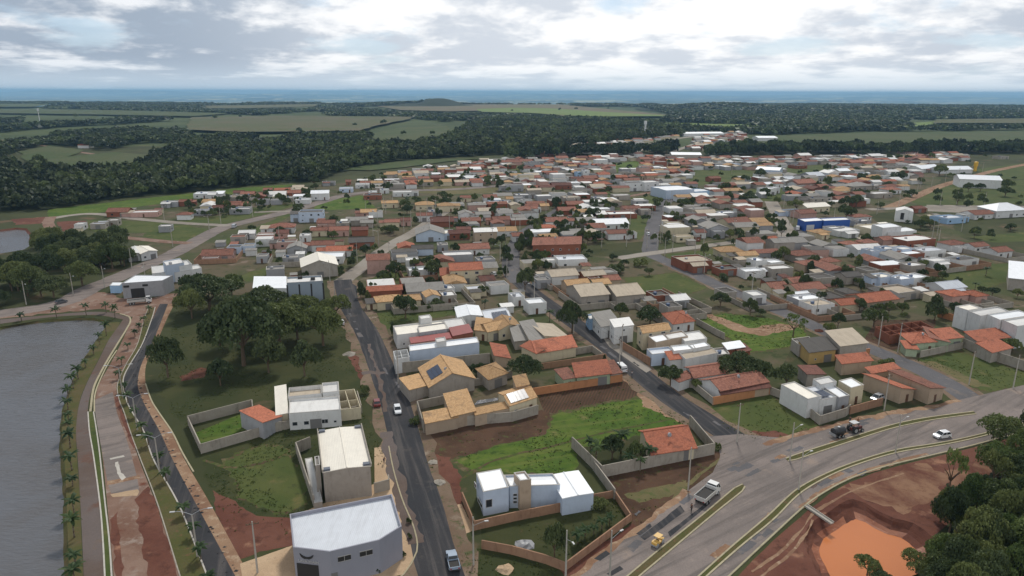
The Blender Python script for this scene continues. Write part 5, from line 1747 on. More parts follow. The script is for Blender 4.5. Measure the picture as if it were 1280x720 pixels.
house('stepped_house', 'white stepped two-storey house with roof tank behind the grey shed', 'house', [
    dict(A=(218, 341), B=(252, 335), C=(247, 330), h=4.0, roof='f', rc='w', wc='w', win='f', parapet=.3),
    dict(A=(208, 332), B=(230, 328), C=(228, 322), h=7.4, roof='f', rc='w', wc='b', win='', parapet=.3, tank=(2, 2, 'tank_grey')),
    dict(A=(224, 333), B=(240, 330), C=(238, 324), h=6.2, roof='f', rc='w', wc='w', win='r', parapet=.5),
    dict(A=(190, 342), B=(210, 340), C=(208, 331), h=3.4, roof='f', rc='w', wc='w', win='', parapet=.4)])
house('white_house', 'pair of joined low white roofed workshops beside the dark grove', 'workshop', [
    dict(A=(160, 318), B=(176, 316), C=(176, 308), h=3.6, roof='y', rc='w', wc='w', win='f', pitch=.2),
    dict(A=(176, 317), B=(196, 313), C=(192, 306), h=3.6, roof='y', rc='e', wc='w', win='f', pitch=.2)])

# landmarks of the middle distance
house('blue_warehouse', 'bright blue painted flat warehouse with white roof and pale gate', 'warehouse', [
    dict(A=(1006, 277), B=(1030, 275.5), C=(1028, 271.5), h=5.5, roof='f', rc='x', wc='u', win='', parapet=.2),
    dict(A=(1030, 276), B=(1063, 274.5), C=(1061, 271), h=5.5, roof='f', rc='x', wc='u', win='', parapet=.3)], lod=1)
bw_ = bpy.context.scene.objects['blue_warehouse']
o, rot, w, d = frame_from_quad((1006, 277), (1030, 275.5), (1028, 271.5), 5.5)
mb = MB(bw_.matrix_basis.inverted() @ T(o.x, o.y, 0, rot)); mb.box(w * .12, -.08, 0.02, w * .52, .05, 3.4); mb.build('gate', M['frame'], bw_)
mb = MB(bw_.matrix_basis.inverted() @ T(o.x, o.y, 0, rot)); mb.box(w * 1.35, -.08, 0.9, w * 1.8, .05, 2.6); mb.build('window', M['dark'], bw_)
house('pale_shed', 'big pale blue box shed with white roof and bright blue end', 'shed', [
    dict(A=(833, 238), B=(868, 236.3), C=(868, 233), h=6.5, roof='f', rc='x', wc='b', win='', parapet=.2, d=22),
    dict(A=(868.5, 239.5), B=(887, 238.5), C=(886, 235), h=4.5, roof='f', rc='s', wc='l', win='', parapet=.2, d=14)], lod=0)
house('gabled_hall', 'white gabled sports hall in the grass beside the red dirt road', 'hall', [
    dict(A=(1200, 223.5), B=(1253, 225.5), C=(1254, 219), h=7.0, roof='x', rc='x', wc='w', win='', pitch=.22, d=22)], lod=1)
house('silver_hall', 'silver-roofed low warehouse between dark trees', 'warehouse', [
    dict(A=(945, 211.5), B=(974, 213), C=(970, 209.5), h=6.0, roof='x', rc='x', wc='b', win='', pitch=.15, d=22)], lod=1)
house('school', 'long white roofed school building by the yellow water tower', 'school', [
    dict(A=(1152, 211), B=(1176, 209), C=(1175, 207), h=4.0, roof='x', rc='x', wc='w', win='', d=14),
    dict(A=(1175, 212), B=(1216, 211.5), C=(1215, 208), h=4.0, roof='x', rc='x', wc='w', win='', d=14)], lod=1)
wt = empty('water_tower', G(1218.5, 214)); tag(wt, 'yellow cylindrical water tower beside the white gabled hall', 'water tower')
mb = MB(); mb.tube((0, 0, 0), (0, 0, 5), 1.4, 1.4, 14); mb.build('shaft', flat_mat('yellow_paint', S(214, 168, 46), .5), wt)
mb = MB(); mb.tube((0, 0, 5), (0, 0, 9), 1.9, 1.9, 16); mb.tube((0, 0, 9), (0, 0, 9.6), 1.9, .3, 16); mb.build('tank', bpy.data.materials['yellow_paint'], wt)
wt = empty('water_tower', G(806, 172)); tag(wt, 'slim white water tower above the distant valley trees', 'water tower')
mb = MB(); mb.tube((0, 0, 0), (0, 0, 22), 1.6, 1.6, 12); mb.build('shaft', WALL['w'], wt)
mb = MB(); mb.tube((0, 0, 22), (0, 0, 28), 2.6, 2.6, 12); mb.build('tank', WALL['w'], wt)
wt = empty('radio_mast', G(50.5, 156)); tag(wt, 'thin pale mast over the far farm trees', 'mast')
mb = MB(); mb.tube((0, 0, 0), (0, 0, 30), 1.0, .8, 8); mb.build('shaft', WALL['w'], wt)
mb = MB(); mb.tube((0, 0, 30), (0, 0, 36), 2.0, 1.6, 8); mb.build('head', WALL['w'], wt)
house('two_storey_house', 'two-storey red brick house with long terracotta roof and white lean-to', 'house', [
    dict(A=(666, 306), B=(726, 304.5), C=(726, 297), h=7.0, roof='x', rc='t', wc='r', win='f', winmat='dark', pitch=.3),
    ], lod=2)
house('two_storey_house', 'cream two-storey house with split terracotta roofs and brick garage', 'house', [
    dict(A=(563, 338), B=(603, 336), C=(599, 328), h=6.0, roof='x', rc='o', wc='c', win='fr', pitch=.3),
    dict(A=(551, 344), B=(563, 343), C=(562, 337), h=3.6, roof='s', rc='o', wc='r', win='f')])
house('angular_hall', 'white angular roofless hall with one dark doorway', 'hall', [
    dict(A=(1120, 263.5), B=(1142, 265), C=(1138, 259), h=6.5, roof='y', rc='w', wc='w', win='', pitch=.3, over=0, d=12)])
ah_ = bpy.context.scene.objects['angular_hall']
o, rot, w, d = frame_from_quad((1120, 263.5), (1142, 265), (1138, 259), 6.5)
mb = MB(ah_.matrix_basis.inverted() @ T(o.x, o.y, 0, rot)); mb.box(w * .3, -.08, 1.5, w * .5, .05, 5.5); mb.build('doorway', M['dark'], ah_)
house('modern_house', 'white two-level modern house with broad overhanging white slab roof', 'house', [
    dict(A=(1110, 291), B=(1146, 288), C=(1143, 283), h=4.0, roof='f', rc='x', wc='w', win='fr', parapet=.2),
    dict(A=(1104, 285), B=(1127, 283), C=(1125, 277.5), h=6.6, roof='f', rc='x', wc='w', win='f', parapet=.3)], lod=1)
house('white_villa', 'pale hipped white villa with grey base wall at the road bend', 'house', [
    dict(A=(1246, 264), B=(1284, 262), C=(1282, 255), h=4.5, roof='h', rc='x', wc='w', win='f', pitch=.35)], lod=1)
house('two_storey_house', 'white two-storey house with dark openings and balcony, far middle', 'house', [
    dict(A=(782, 229), B=(806, 228), C=(806, 226), h=6.5, roof='f', rc='k', wc='w', win='f', d=10),
    dict(A=(806, 228), B=(824, 227), C=(824, 225), h=7.0, roof='f', rc='w', wc='w', win='f', d=10)], lod=1)
house('white_canopy', 'wide white sheet roof cut by the picture edge above a green yard', 'shed', [
    dict(A=(1262, 347), B=(1310, 352), C=(1306, 338), h=5.0, roof='s', rc='x', wc='k', win='')], lod=1)
house('far_hall', 'long white roofed hall near the distant road fork', 'hall', [
    dict(A=(840, 193.2), B=(877, 193.6), C=(877, 192), h=6, roof='x', rc='x', wc='k', win='', pitch=.15, d=24)], lod=0)
house('far_hall', 'low white hall with dark windows standing alone in the far field', 'hall', [
    dict(A=(948, 172.2), B=(972, 172.2), C=(972, 171.4), h=6, roof='x', rc='x', wc='w', win='', pitch=.15, d=26)], lod=0)
house('far_barn', 'very long low white barn beyond the dark tree belt', 'barn', [
    dict(A=(855, 167.0), B=(905, 166.6), C=(905, 166.2), h=5, roof='x', rc='x', wc='w', win='', pitch=.15, d=26)], lod=0)
for lb, a, b, y in (('white barn roof in the far valley woods', 152, 161, 175.5), ('red-roofed farmhouse among the far valley trees', 97, 111, 181.5), ('pale farm shed near the upper pasture', 217, 225, 166), ('two joined pale farm roofs at the wood edge', 190, 224, 189.5), ('tiny white house before the dark wood', 365, 379, 187.5)):
    house('farmhouse', lb, 'house', [dict(A=(a, y), B=(b, y), C=(b, y - .6), h=4, roof='x', rc='o' if 'red' in lb else 'x', wc='w', win='', d=12)], lod=0)


# ------------------------------------------------------------------ the middle town, house by house
SHAPE = {'x': 'gabled', 'y': 'gable-fronted', 'h': 'hip-roofed', 'f': 'flat-roofed', 's': 'lean-to', 'n': 'roofless'}
NH = 0


def local_rot(p):
    """the street grid turns a little across the town"""
    if p.x > 120:
        return math.radians(20)
    return math.radians(17) if p.y < 300 else math.radians(10)


def near_house(x, y, r):
    return any((x - a) ** 2 + (y - b) ** 2 < (r + c) ** 2 for a, b, c in TAKEN)


def describe(roof, rc, wc, w, h):
    size = 'two-storey' if h >= 5.2 else 'long' if w > 17 else 'small' if w < 9.5 else ''
    return ' '.join(f"{size} {ROOFWORD[rc]} {SHAPE[roof]} house with {WALLWORD[wc]} walls".split())


def mid_house(p, w, d, rot, h, roof, rc, wc, wing=None, lod=1, name='house'):
    """p: middle of the foot of the front wall"""
    u = Vector((math.cos(rot), math.sin(rot), 0))
    o = p - u * (w / 2)
    bl = [dict(q=(o.x, o.y, rot, w, d), h=h, roof=roof, rc=rc, wc=wc, win='fr' if lod >= 1 else '')]
    if wing:
        k, rw, hw_ = wing
        n = Vector((-u.y, u.x, 0))
        if k == 'L':
            q = o - u * (w * .38) + n * (d * .25)
            bl.append(dict(q=(q.x, q.y, rot, w * .38 - .02, d * .6), h=hw_, roof=rw[0], rc=rw[1], wc=wc, win='f' if lod >= 1 else ''))
        elif k == 'R':
            q = o + u * (w + .02) + n * (d * .2)
            bl.append(dict(q=(q.x, q.y, rot, w * .36, d * .65), h=hw_, roof=rw[0], rc=rw[1], wc=wc, win='f' if lod >= 1 else ''))
        elif k == 'F':
            q = o + u * (w * .1) - n * (d * .42)
            bl.append(dict(q=(q.x, q.y, rot, w * .5, d * .42 - .02), h=hw_, roof=rw[0], rc=rw[1], wc=wc, win='f' if lod >= 1 else ''))
        elif k == 'B':
            q = o + u * (w * .3) + n * (d + .02)
            bl.append(dict(q=(q.x, q.y, rot, w * .6, d * .5), h=hw_, roof=rw[0], rc=rw[1], wc=wc, win='r' if lod >= 1 else ''))
    if roof == 'f' and R.random() < .6 and lod >= 1:
        bl[0]['tank'] = (w * .3, d * .5, R.choice(('tank_blue', 'tank_grey', 'tank_blue')))
    r = house(name, None, 'house', bl, 'houses of the town', lod=lod)
    defer(r, describe(roof, rc, wc, w, h), p)
    return r


def table(X, Y, s, text):
    for ln in text.strip().split('\n'):
        for ent in ln.split(';'):
            t = ent.split()
            if not t:
                continue
            xl, xr, yb = (float(v) for v in t[:3])
            roof, rc, wc = t[3]
            h = float(t[4]) if len(t) > 4 else R.uniform(3.0, 3.5)
            p = G(X + (xl + xr) / 2 / s, Y + yb / s)
            rot = local_rot(p) + math.radians(R.uniform(-2, 2))
            a, b = G(X + xl / s, Y + yb / s), G(X + xr / s, Y + yb / s)
            w = (b - a).length / (math.cos(rot) + .18)
            d = float(t[5]) if len(t) > 5 else min(max(w * R.uniform(.6, .85), 6.5), 12.0)
            if roof == 'y':
                d = max(d, w * 1.1)
            wing = None
            if R.random() < .5 and w > 7:
                wing = (R.choice('LRFB'), R.choice(('s' + rc, 'f' + R.choice('wgbe'), 's' + R.choice('tgbk'), 'x' + rc)), h * R.uniform(.78, .95))
            mid_house(p, w, d, rot, h, roof, rc, wc, wing)


table(320, 220, 4, '''
600 740 668 hnc; 740 830 662 xnc; 848 925 645 ynw 3.4; 930 1010 640 fwk; 1052 1160 604 fsc; 1165 1275 590 fgw
930 1100 440 fwg 4.2; 1105 1205 468 fgg 4.5; 1010 1180 395 xtw; 775 895 398 xkb; 905 965 380 fgg; 745 820 458 fww; 760 868 506 fxw
790 955 328 ygb 4.0 16; 960 1078 318 xdr; 1085 1215 335 xwt 6.0; 868 998 255 xdr; 640 722 258 xtc; 722 780 250 xdp; 800 888 228 xtw 3.8
1012 1088 222 ygw 4; 1095 1180 224 xgw 4; 905 1000 180 hnc 4; 792 898 172 hnc 3.6; 625 715 160 xnc; 1020 1078 130 xtc; 1190 1278 196 fbw; 1085 1150 160 fww
470 565 248 xgk; 520 608 206 xnp; 208 345 232 fkb 6.2 10; 62 200 288 htw; 270 362 302 xtc; 362 470 302 xtp; 475 565 300 xdr; 102 165 312 xdp; 0 98 322 fwp
272 400 378 xtw; 345 490 405 xow; 150 258 392 ygg; 268 448 440 fxw; 225 420 506 yek 5; 130 215 442 fgg; 50 148 506 fgg; 0 60 436 fgg; 460 600 362 xkr; 215 275 330 fww
300 400 262 xtp; 400 470 262 fgk; 560 640 208 fgw; 1180 1278 245 xtp; 1000 1080 300 xdk; 1120 1200 560 xdk; 940 1000 605 fww
100 210 365 fgp; 520 590 260 xgk; 860 935 200 fwg; 1220 1280 150 fwg''')
table(640, 220, 4, '''
118 228 290 hot; 162 290 256 xtw; 200 300 240 fgo; 228 330 196 xtr; 270 368 166 xtr; 360 408 236 xwo; 402 600 268 xsw; 470 602 318 xtw
470 640 214 fwr; 548 650 188 xtp; 640 700 196 fgk; 768 858 268 fxc; 890 1000 255 ygg; 965 1095 302 ygg 4.5; 812 918 332 fbc; 915 975 312 xdw
1066 1220 262 xtc; 1026 1138 212 fxg; 1140 1238 192 hdw; 885 1018 190 fgk; 922 990 158 xtw; 992 1045 146 xbo; 1030 1170 410 hnc; 1180 1280 372 xtt
842 1018 470 fbr 4 12; 1122 1240 432 xnc; 1030 1150 500 fkr; 1150 1280 512 fxw; 1206 1280 472 fxw 4.4; 215 390 462 fsw 4; 185 345 545 xbw 4; 350 478 545 xbr 4.2
265 400 590 xnt 4; 405 500 588 xno 4; 330 500 655 xbk 4.6 14; 505 676 650 xbk 4.4 13; 462 548 560 xtt; 120 200 562 fgg; 0 70 650 fsw; 75 182 690 fxw 4; 800 895 662 xwg; 700 800 640 fkr
770 858 700 fkk; 400 540 520 fgk; 0 60 330 xtw; 0 66 230 xgk; 60 132 186 xtw; 140 188 172 xnt; 0 60 130 fwg; 500 600 120 fwk; 1240 1280 110 xwg
1050 1130 620 fkk; 1190 1280 640 fww; 600 690 146 fwg; 400 470 130 fwg; 250 350 130 fbk''')
table(960, 220, 4, '''
420 515 232 htw; 452 525 252 fwg; 145 255 212 xtp; 172 330 182 xec 3.8 10; 82 190 200 fkb; 200 338 152 fkk 5.5; 320 420 95 xnc; 512 640 110 fwk
590 680 90 htw; 402 540 72 hgk; 0 68 88 fxw 4.5; 130 250 60 xtw; 80 128 45 xww; 486 640 296 fec 4; 870 1010 238 fsl; 1010 1140 216 xtw; 226 322 312 hnc
382 470 372 htc; 470 560 368 htc; 562 640 350 xtp; 655 870 358 fwr 4; 892 1010 375 htw; 1010 1120 382 xtw; 1122 1240 410 xtw; 505 560 428 fsb 5; 562 650 420 fwb 5.4; 650 740 412 fwb 4.6
672 798 430 fxr 4; 752 910 415 fsw 4; 692 800 492 fwk 4; 802 925 470 fww 4.2; 925 1078 455 fkw 3.4; 122 258 430 htk; 165 290 480 htt; 290 372 465 htt
62 215 372 xgg 4; 0 90 470 fxw; 0 140 508 fwk 4; 540 640 560 feb 4.6; 640 740 570 fxb 4.6; 700 820 556 fxw 4; 0 110 592 xtc; 110 190 570 xtc; 122 310 610 xtc
128 300 660 fxg 3.4; 198 350 690 fbw 3.4; 342 470 680 xoc; 278 380 650 hkk; 380 462 625 hkk; 452 680 665 xot; 606 785 620 fbk; 850 1010 600 xsw; 896 1020 640 hop; 1020 1105 640 hop
222 350 548 fkk; 372 480 540 xkk; 480 560 510 fkk; 330 480 300 fww; 300 380 290 fwg; 0 60 350 xoc; 0 110 10 fgg''')
table(260, 180, 5.805, '''
105 232 478 xtp; 156 315 506 fwg; 345 450 442 fgg; 452 540 440 fwg; 120 245 418 fwk; 182 262 385 xdk; 262 350 402 fkk; 372 466 398 xtr; 470 560 382 xtr; 562 678 388 xtr
626 750 436 fxw; 742 886 408 xxw 5; 612 700 340 xbc; 945 1060 352 fwb; 1062 1180 322 fww; 822 930 302 fgg; 1100 1200 310 xtg; 0 60 402 xww; 0 30 505 fwb; 1120 1270 405 fkr
300 345 430 fgk; 560 620 420 fwk; 1210 1275 345 fwk; 1000 1040 300 xtr; 400 470 365 xtr''')
table(460, 180, 5.805, '''
82 182 272 fwk; 186 262 292 fkk; 286 360 298 xtp; 362 450 276 xtg; 452 560 272 xdr; 562 678 266 xwr; 382 480 218 xtk; 502 600 208 xnp; 602 700 222 xtp; 682 738 194 xtr
742 850 190 xtp; 866 958 202 xbk; 880 990 246 xbw; 802 850 152 xtp; 902 998 142 fwk; 1002 1132 142 xdr; 1132 1260 176 fkg 5; 692 760 292 fwk; 984 1058 306 hnc; 992 1140 345 fgg 5
1122 1200 302 ydr; 1202 1277 296 fwp; 1160 1250 345 xtp; 872 1000 452 fsl; 1002 1058 430 xnc; 1062 1190 400 fwg; 1140 1240 490 xtw; 60 150 300 fkk; 0 70 380 fxw; 80 160 360 fxw; 170 330 382 fww; 1110 1200 440 fgw; 590 660 210 fwp; 780 870 240 fbk''')
table(660, 180, 5.805, '''
165 330 330 xdr 3.4; 352 500 300 xtw; 480 622 328 hot 4; 342 388 244 fwl 5; 390 452 240 fxw 6; 402 530 192 fgg; 190 272 188 fxw; 330 400 170 xtr; 470 540 110 xww; 520 590 150 fwg; 250 330 160 xtp; 120 190 165 xtw
0 90 150 fwg; 92 180 200 xnp; 0 100 270 xtp; 40 130 285 fww; 600 720 290 fgg; 740 850 235 fkk; 850 950 260 xot 4; 660 740 230 fwk; 975 1080 205 fwk; 1080 1200 150 xtp; 900 1020 120 fwr 4; 1020 1130 100 fwk
0 70 215 fgw; 210 300 225 fgk; 540 600 210 xtp; 100 200 130 xtr; 200 300 120 xtw; 350 440 120 xdr; 810 900 130 xtp; 1100 1200 170 xtt; 330 480 365 fkk; 560 650 210 fgk; 920 990 180 fgk; 1180 1270 160 fgw''')
table(860, 180, 5.805, '''
525 655 372 fxw 5; 625 700 318 htw; 690 780 290 xsk 5; 770 960 318 xtk 4 14; 740 870 268 fsg 4 14; 870 1010 262 xsg 4 14; 1090 1190 355 hnc; 560 620 318 xxw; 150 250 275 xtr; 0 130 445 xtk; 1080 1190 225 xxk 4; 1080 1200 190 xnp
1230 1277 215 fwb; 1120 1230 150 xtr; 950 1090 112 fxk 4; 1090 1190 110 fwk 4; 800 910 100 xwp; 680 800 128 fwg; 530 640 120 xtp; 440 520 135 xtw; 330 430 150 fwk; 230 330 120 xtk; 130 220 130 xbk; 0 110 140 xtb; 770 880 180 fkr; 420 500 160 xwg; 300 390 165 fwb; 960 1050 240 fgw''')
table(1060, 180, 5.805, '''
40 130 320 hww; 170 262 330 fwk; 180 340 385 fwp; 270 400 345 htw 3.8; 0 150 160 xtr 4; 150 270 110 xwk 4; 250 430 190 fkk; 0 60 215 xnc; 95 160 235 fwb; 390 530 75 xtp; 610 740 130 fwp; 740 860 105 fwk; 620 700 90 xtr; 480 560 150 fwk; 1140 1200 60 xwk; 1090 1180 110 fkk; 690 880 575 fsl; 870 960 540 xtw; 960 1070 540 xtw; 470 570 500 xdr; 540 610 205 fwk''')

table(0, 220, 4, '''
530 645 205 xtr; 648 795 206 fwp; 802 895 156 fwg; 892 958 152 xtr; 962 1080 112 fxw; 882 958 220 htw; 962 1058 198 fsg; 1062 1118 182 xdk; 1112 1208 166 xtp; 1142 1256 192 fwg; 1150 1240 122 fbk; 1200 1275 112 xtr
372 420 272 fww; 450 530 266 fsk; 534 592 252 fwk; 792 858 282 fwg; 1002 1170 428 xtp; 1132 1210 390 fkb; 1212 1275 384 fgb; 1192 1278 316 xww; 1150 1232 336 fok''')
print('explicit houses', len(DEFER), 'taken', len(TAKEN))

# ------------------------------------------------------------------ further rows of houses along the blocks
NOTOWN = [[PX(*[*G(*q)][:2]) for q in p] for p in []]
GREEN = [[(G(*q).x, G(*q).y) for q in p_] for m_, z_, j_, p_ in LOTS if m_ not in ('pale_soil', 'red_soil')]


def free(x, y, r):
    if near_house(x, y, r):
        return False
    for c, w in ROADS:
        for p in c:
            if abs(p.x - x) < 30 and abs(p.y - y) < 30 and (p.x - x) ** 2 + (p.y - y) ** 2 < (w / 2 + r) ** 2:
                return False
    for g in GREEN:
        if inpoly(x, y, g):
            return False
    return True


TOWN = [[(330, 300), (300, 320), (420, 345), (470, 300), (560, 262), (640, 240), (655, 225), (700, 205), (760, 196), (800, 196), (860, 200), (1000, 198), (1070, 197), (1160, 203), (1140, 240), (1060, 262), (1000, 262),
         (960, 300), (1100, 300), (1180, 350), (1130, 400), (1000, 385), (880, 330), (800, 300), (720, 300), (650, 350), (600, 380), (500, 395), (450, 340), (390, 360), (340, 340)],
        [(230, 262), (330, 242), (400, 240), (380, 256), (300, 270), (240, 275)],
        [(440, 232), (520, 213), (600, 203), (640, 200), (700, 198), (700, 215), (640, 235), (560, 236), (470, 240), (420, 246)],
        [(640, 300), (700, 262), (760, 265), (740, 320), (660, 350)]]
FAR_T = [[(660, 196), (690, 182), (760, 176), (800, 172), (850, 166), (880, 167), (838, 176), (800, 184), (780, 190), (700, 195)],
         [(845, 187), (880, 170), (930, 168), (930, 176), (900, 190)], [(1060, 198), (1200, 193), (1210, 203), (1080, 206)]]
cands = []
for T_i, T_ in enumerate(TOWN + FAR_T):
    wl = [G(*q) for q in T_]
    cx, cy = sum(p.x for p in wl) / len(wl), sum(p.y for p in wl) / len(wl)
    ang = math.radians(12 if T_i < len(TOWN) else 8)
    u, n = Vector((math.cos(ang), math.sin(ang), 0)), Vector((-math.sin(ang), math.cos(ang), 0))
    poly = [(p.x, p.y) for p in wl]
    for i in range(-80, 81):
        for j in range(-60, 61):
            p = Vector((cx, cy, 0)) + u * (i * 13.5 + R.uniform(-2, 2)) + n * (j * 16.5 + (3 if j % 2 else -3) + R.uniform(-2, 2))
            if p.y > 100 and inpoly(p.x, p.y, poly):
                cands.append((p.y, p, ang))
cands.sort(key=lambda c: c[0])
far_mb = {}
NFILL = 0
ROOFS = ['xt'] * 7 + ['ht'] * 3 + ['xd'] * 3 + ['xo'] * 3 + ['fw'] * 7 + ['fx'] * 4 + ['fg'] * 6 + ['xg'] * 5 + ['xn'] * 3 + ['hn'] * 2 + ['xb'] * 3 + ['fk'] * 4 + ['xw'] * 3 + ['yg'] * 2
n_explicit = len([1 for o in SC.objects if o.get('category') == 'house'])
for _, p, ang in cands:
    if not free(p.x, p.y, 3.6) or R.random() < .10:
        continue
    rf = R.choice(ROOFS)
    wc = R.choice('wwwcccggkkkptrrbo')
    w, d, h = R.uniform(7.5, 14), R.uniform(6.5, 11), R.uniform(2.9, 3.7) if R.random() < .93 else 6
    rot = ang + R.choice((0, 0, math.pi / 2)) + R.uniform(-.05, .05)
    if n_explicit + NFILL < 299:
        wing = (R.choice('LRFB'), R.choice(('s' + rf[1], 'fw', 'sg', 'fk')), h * .85) if R.random() < .4 else None
        mid_house(p, w, d, rot, h, rf[0], rf[1], wc, wing, lod=1 if p.y < 420 else 0)
        NFILL += 1
    else:
        # beyond the three hundred that show largest: one mass of far roofs
        TAKEN.append((p.x, p.y, 5.5))
        wm = far_mb.setdefault('wall', MB()); rm = far_mb.setdefault('roof', MB())
        mx = T(p.x, p.y, 0, rot)
        k_ = 'wcgkpr'.index(wc) if wc in 'wcgkpr' else 0
        t_ = 'tdongkbwxe'.index(rf[1])
        wm.M = mx; rm.M = mx
        wm.box(-w / 2, -d / 2, 0, w / 2, d / 2, h, k_)
        if rf[0] == 'f':
            rm.box(-w / 2 + .2, -d / 2 + .2, h, w / 2 - .2, d / 2 - .2, h + .15, t_)
        else:
            rise = d / 2 * .34
            rm.add([(-w / 2 - .4, -d / 2 - .4, h), (w / 2 + .4, -d / 2 - .4, h), (w / 2 + .4, d / 2 + .4, h), (-w / 2 - .4, d / 2 + .4, h), (-w / 2 - .4, 0, h + rise), (w / 2 + .4, 0, h + rise)],
                   [(0, 1, 5, 4), (2, 3, 4, 5), (1, 2, 5), (3, 0, 4), (3, 2, 1, 0)], t_)
        NH += 1
print('fill', NFILL, 'mass', NH, 'explicit', n_explicit)
if far_mb:
    e_ = empty('distant_houses', (0, 0, 0)); tag(e_, 'small far houses of the town melting into one carpet of roofs', None, None, 'stuff')
    far_mb['wall'].M = None
    a_ = far_mb['wall'].build('walls', [WALL[k] for k in 'wcgkpr'], e_); b_ = far_mb['roof'].build('roofs', [TILE[k] for k in 'tdongkbwxe'], e_)
    a_['kind'] = 'stuff'; b_['kind'] = 'stuff'

# back-yard sheds and lean-tos standing by themselves behind the houses
for o, d_, p in [q for q in DEFER if q[0].get('category') == 'house' and q[2].y < 430]:
    for _ in range(3):
        if R.random() < .62:
            continue
        rot = o.rotation_euler.z
        u, n = Vector((math.cos(rot), math.sin(rot), 0)), Vector((-math.sin(rot), math.cos(rot), 0))
        c = Vector((o.location.x, o.location.y, 0)) + u * R.uniform(-8, 8) + n * R.choice((-9, 9, 10, 11))
        w_, dd = R.uniform(2.6, 5), R.uniform(2.2, 4)
        if not free(c.x, c.y, 2.0):
            continue
        rc_, wc_ = R.choice('gkbtdwg'), R.choice('kkrgwc')
        q = c - u * w_ / 2 - n * dd / 2
        sh_ = house('shed', None, 'shed', [dict(q=(q.x, q.y, rot, w_, dd), h=R.uniform(2.2, 2.7), roof='s', rc=rc_, wc=wc_, win='', over=.25)], 'back-yard sheds', lod=0)
        defer(sh_, f'small back-yard shed with {ROOFWORD[rc_]} roof', c)
# yard walls of the middle town
hs = [(o, d_, p) for o, d_, p in DEFER if o.get('category') == 'house' and p.y < 330]
for o, d_, p in hs:
    if R.random() < .75:
        rot = o.rotation_euler.z
        u, n = Vector((math.cos(rot), math.sin(rot), 0)), Vector((-math.sin(rot), math.cos(rot), 0))
        c = Vector((o.location.x, o.location.y, 0))
        W_, D_ = R.uniform(7, 9), R.uniform(8, 11)
        pts = [c - u * W_ + n * D_, c - u * W_ - n * D_, c + u * W_ - n * D_, c + u * W_ + n * D_]
        ok = all(math.hypot(q.x - a, q.y - b) > r_ * .6 for q in (pts[1].lerp(pts[2], .3), pts[1].lerp(pts[2], .7), pts[1], pts[2]) for a, b, r_ in TAKEN)
        for cc, w_ in ROADS:
            if any((q - s).length < w_ / 2 + 1 for q in pts for s in cc):
                ok = False
        if ok:
            rw = o['label'] if 'label' in o else d_
            yard_wall([(q.x, q.y, 0) for q in pts], R.choice((1.8, 2.0, 2.2)), R.choice(('block_wall', 'block_wall', 'brown_wall')), None, 'low yard wall around the ' + d_.split(' with ')[0], px=False, piers=False)


# ------------------------------------------------------------------ trees
NP = np.random.default_rng(5)


def leaf_quads(blobs, n, size, rng, flat=0.7, inner=.72):
    """n leaf quads over the skins of overlapping blobs: arrays of verts (n*4, 3)"""
    b = np.array(blobs, float)           # x y z rx ry rz
    area = (b[:, 3] * b[:, 4]) ** 1.0
    idx = rng.choice(len(b), n, p=area / area.sum())
    d = rng.normal(size=(n, 3)); d /= np.linalg.norm(d, axis=1)[:, None]
    d[:, 2] = np.where(d[:, 2] < -.35, -d[:, 2], d[:, 2])
    k = rng.uniform(inner, 1.06, n)[:, None]
    p = b[idx, :3] + d * b[idx, 3:6] * k
    # drop points deep inside another blob
    keep = np.ones(n, bool)
    for q in b:
        r = np.linalg.norm((p - q[:3]) / q[3:6], axis=1)
        keep &= ~(r < .62)
    p, d = p[keep], d[keep]
    m = len(p)
    nrm = d * flat + rng.normal(size=(m, 3)) * .55
    nrm /= np.linalg.norm(nrm, axis=1)[:, None]
    t = np.cross(nrm, rng.normal(size=(m, 3))); t /= np.linalg.norm(t, axis=1)[:, None]
    s = np.cross(nrm, t)
    sz = (size * rng.uniform(.6, 1.35, m))[:, None]
    a = sz * rng.uniform(.55, .9, m)[:, None]
    v = np.stack([p - t * sz, p - s * a, p + t * sz, p + s * a], 1).reshape(-1, 3)
    return v


def quads_mesh(name, v, mat, mats=None, mi=None):
    n = len(v) // 4
    me = bpy.data.meshes.new(name)
    me.vertices.add(len(v))
    me.vertices.foreach_set('co', np.ascontiguousarray(v, np.float32).ravel())
    me.loops.add(len(v))
    me.loops.foreach_set('vertex_index', np.arange(len(v), dtype=np.int32))
    me.polygons.add(n)
    me.polygons.foreach_set('loop_start', np.arange(0, len(v), 4, dtype=np.int32))
    for m in (mats or [mat]):
        me.materials.append(m)
    if mi is not None:
        me.polygons.foreach_set('material_index', np.asarray(mi, np.int32))
    me.update(calc_edges=True)
    return me


def blobs_broad(rng, n=14, top=1.0, low=.35):
    out = []
    for _ in range(n):
        a = rng.uniform(0, 2 * math.pi); r = math.sqrt(rng.uniform(0, 1)) * .68
        zt = low + (top - low) * (1 - (r / .95) ** 2) * rng.uniform(.45, .86)
        s = rng.uniform(.2, .36)
        out.append((r * math.cos(a), r * math.sin(a), zt, s, s, s * .75))
    return out


def blobs_tall(rng, n=12):
    out = []
    for i in range(n):
        z = .25 + .65 * i / n
        r = .45 * math.sin(math.pi * min(1, .25 + .75 * i / n)) * rng.uniform(.3, 1)
        a = rng.uniform(0, 6.28)
        s = rng.uniform(.22, .34) * (1.15 - .5 * i / n)
        out.append((r * math.cos(a), r * math.sin(a), z, s * 1.2, s * 1.2, s * .8))
    return out


CROWN, TRUNK = {}, {}


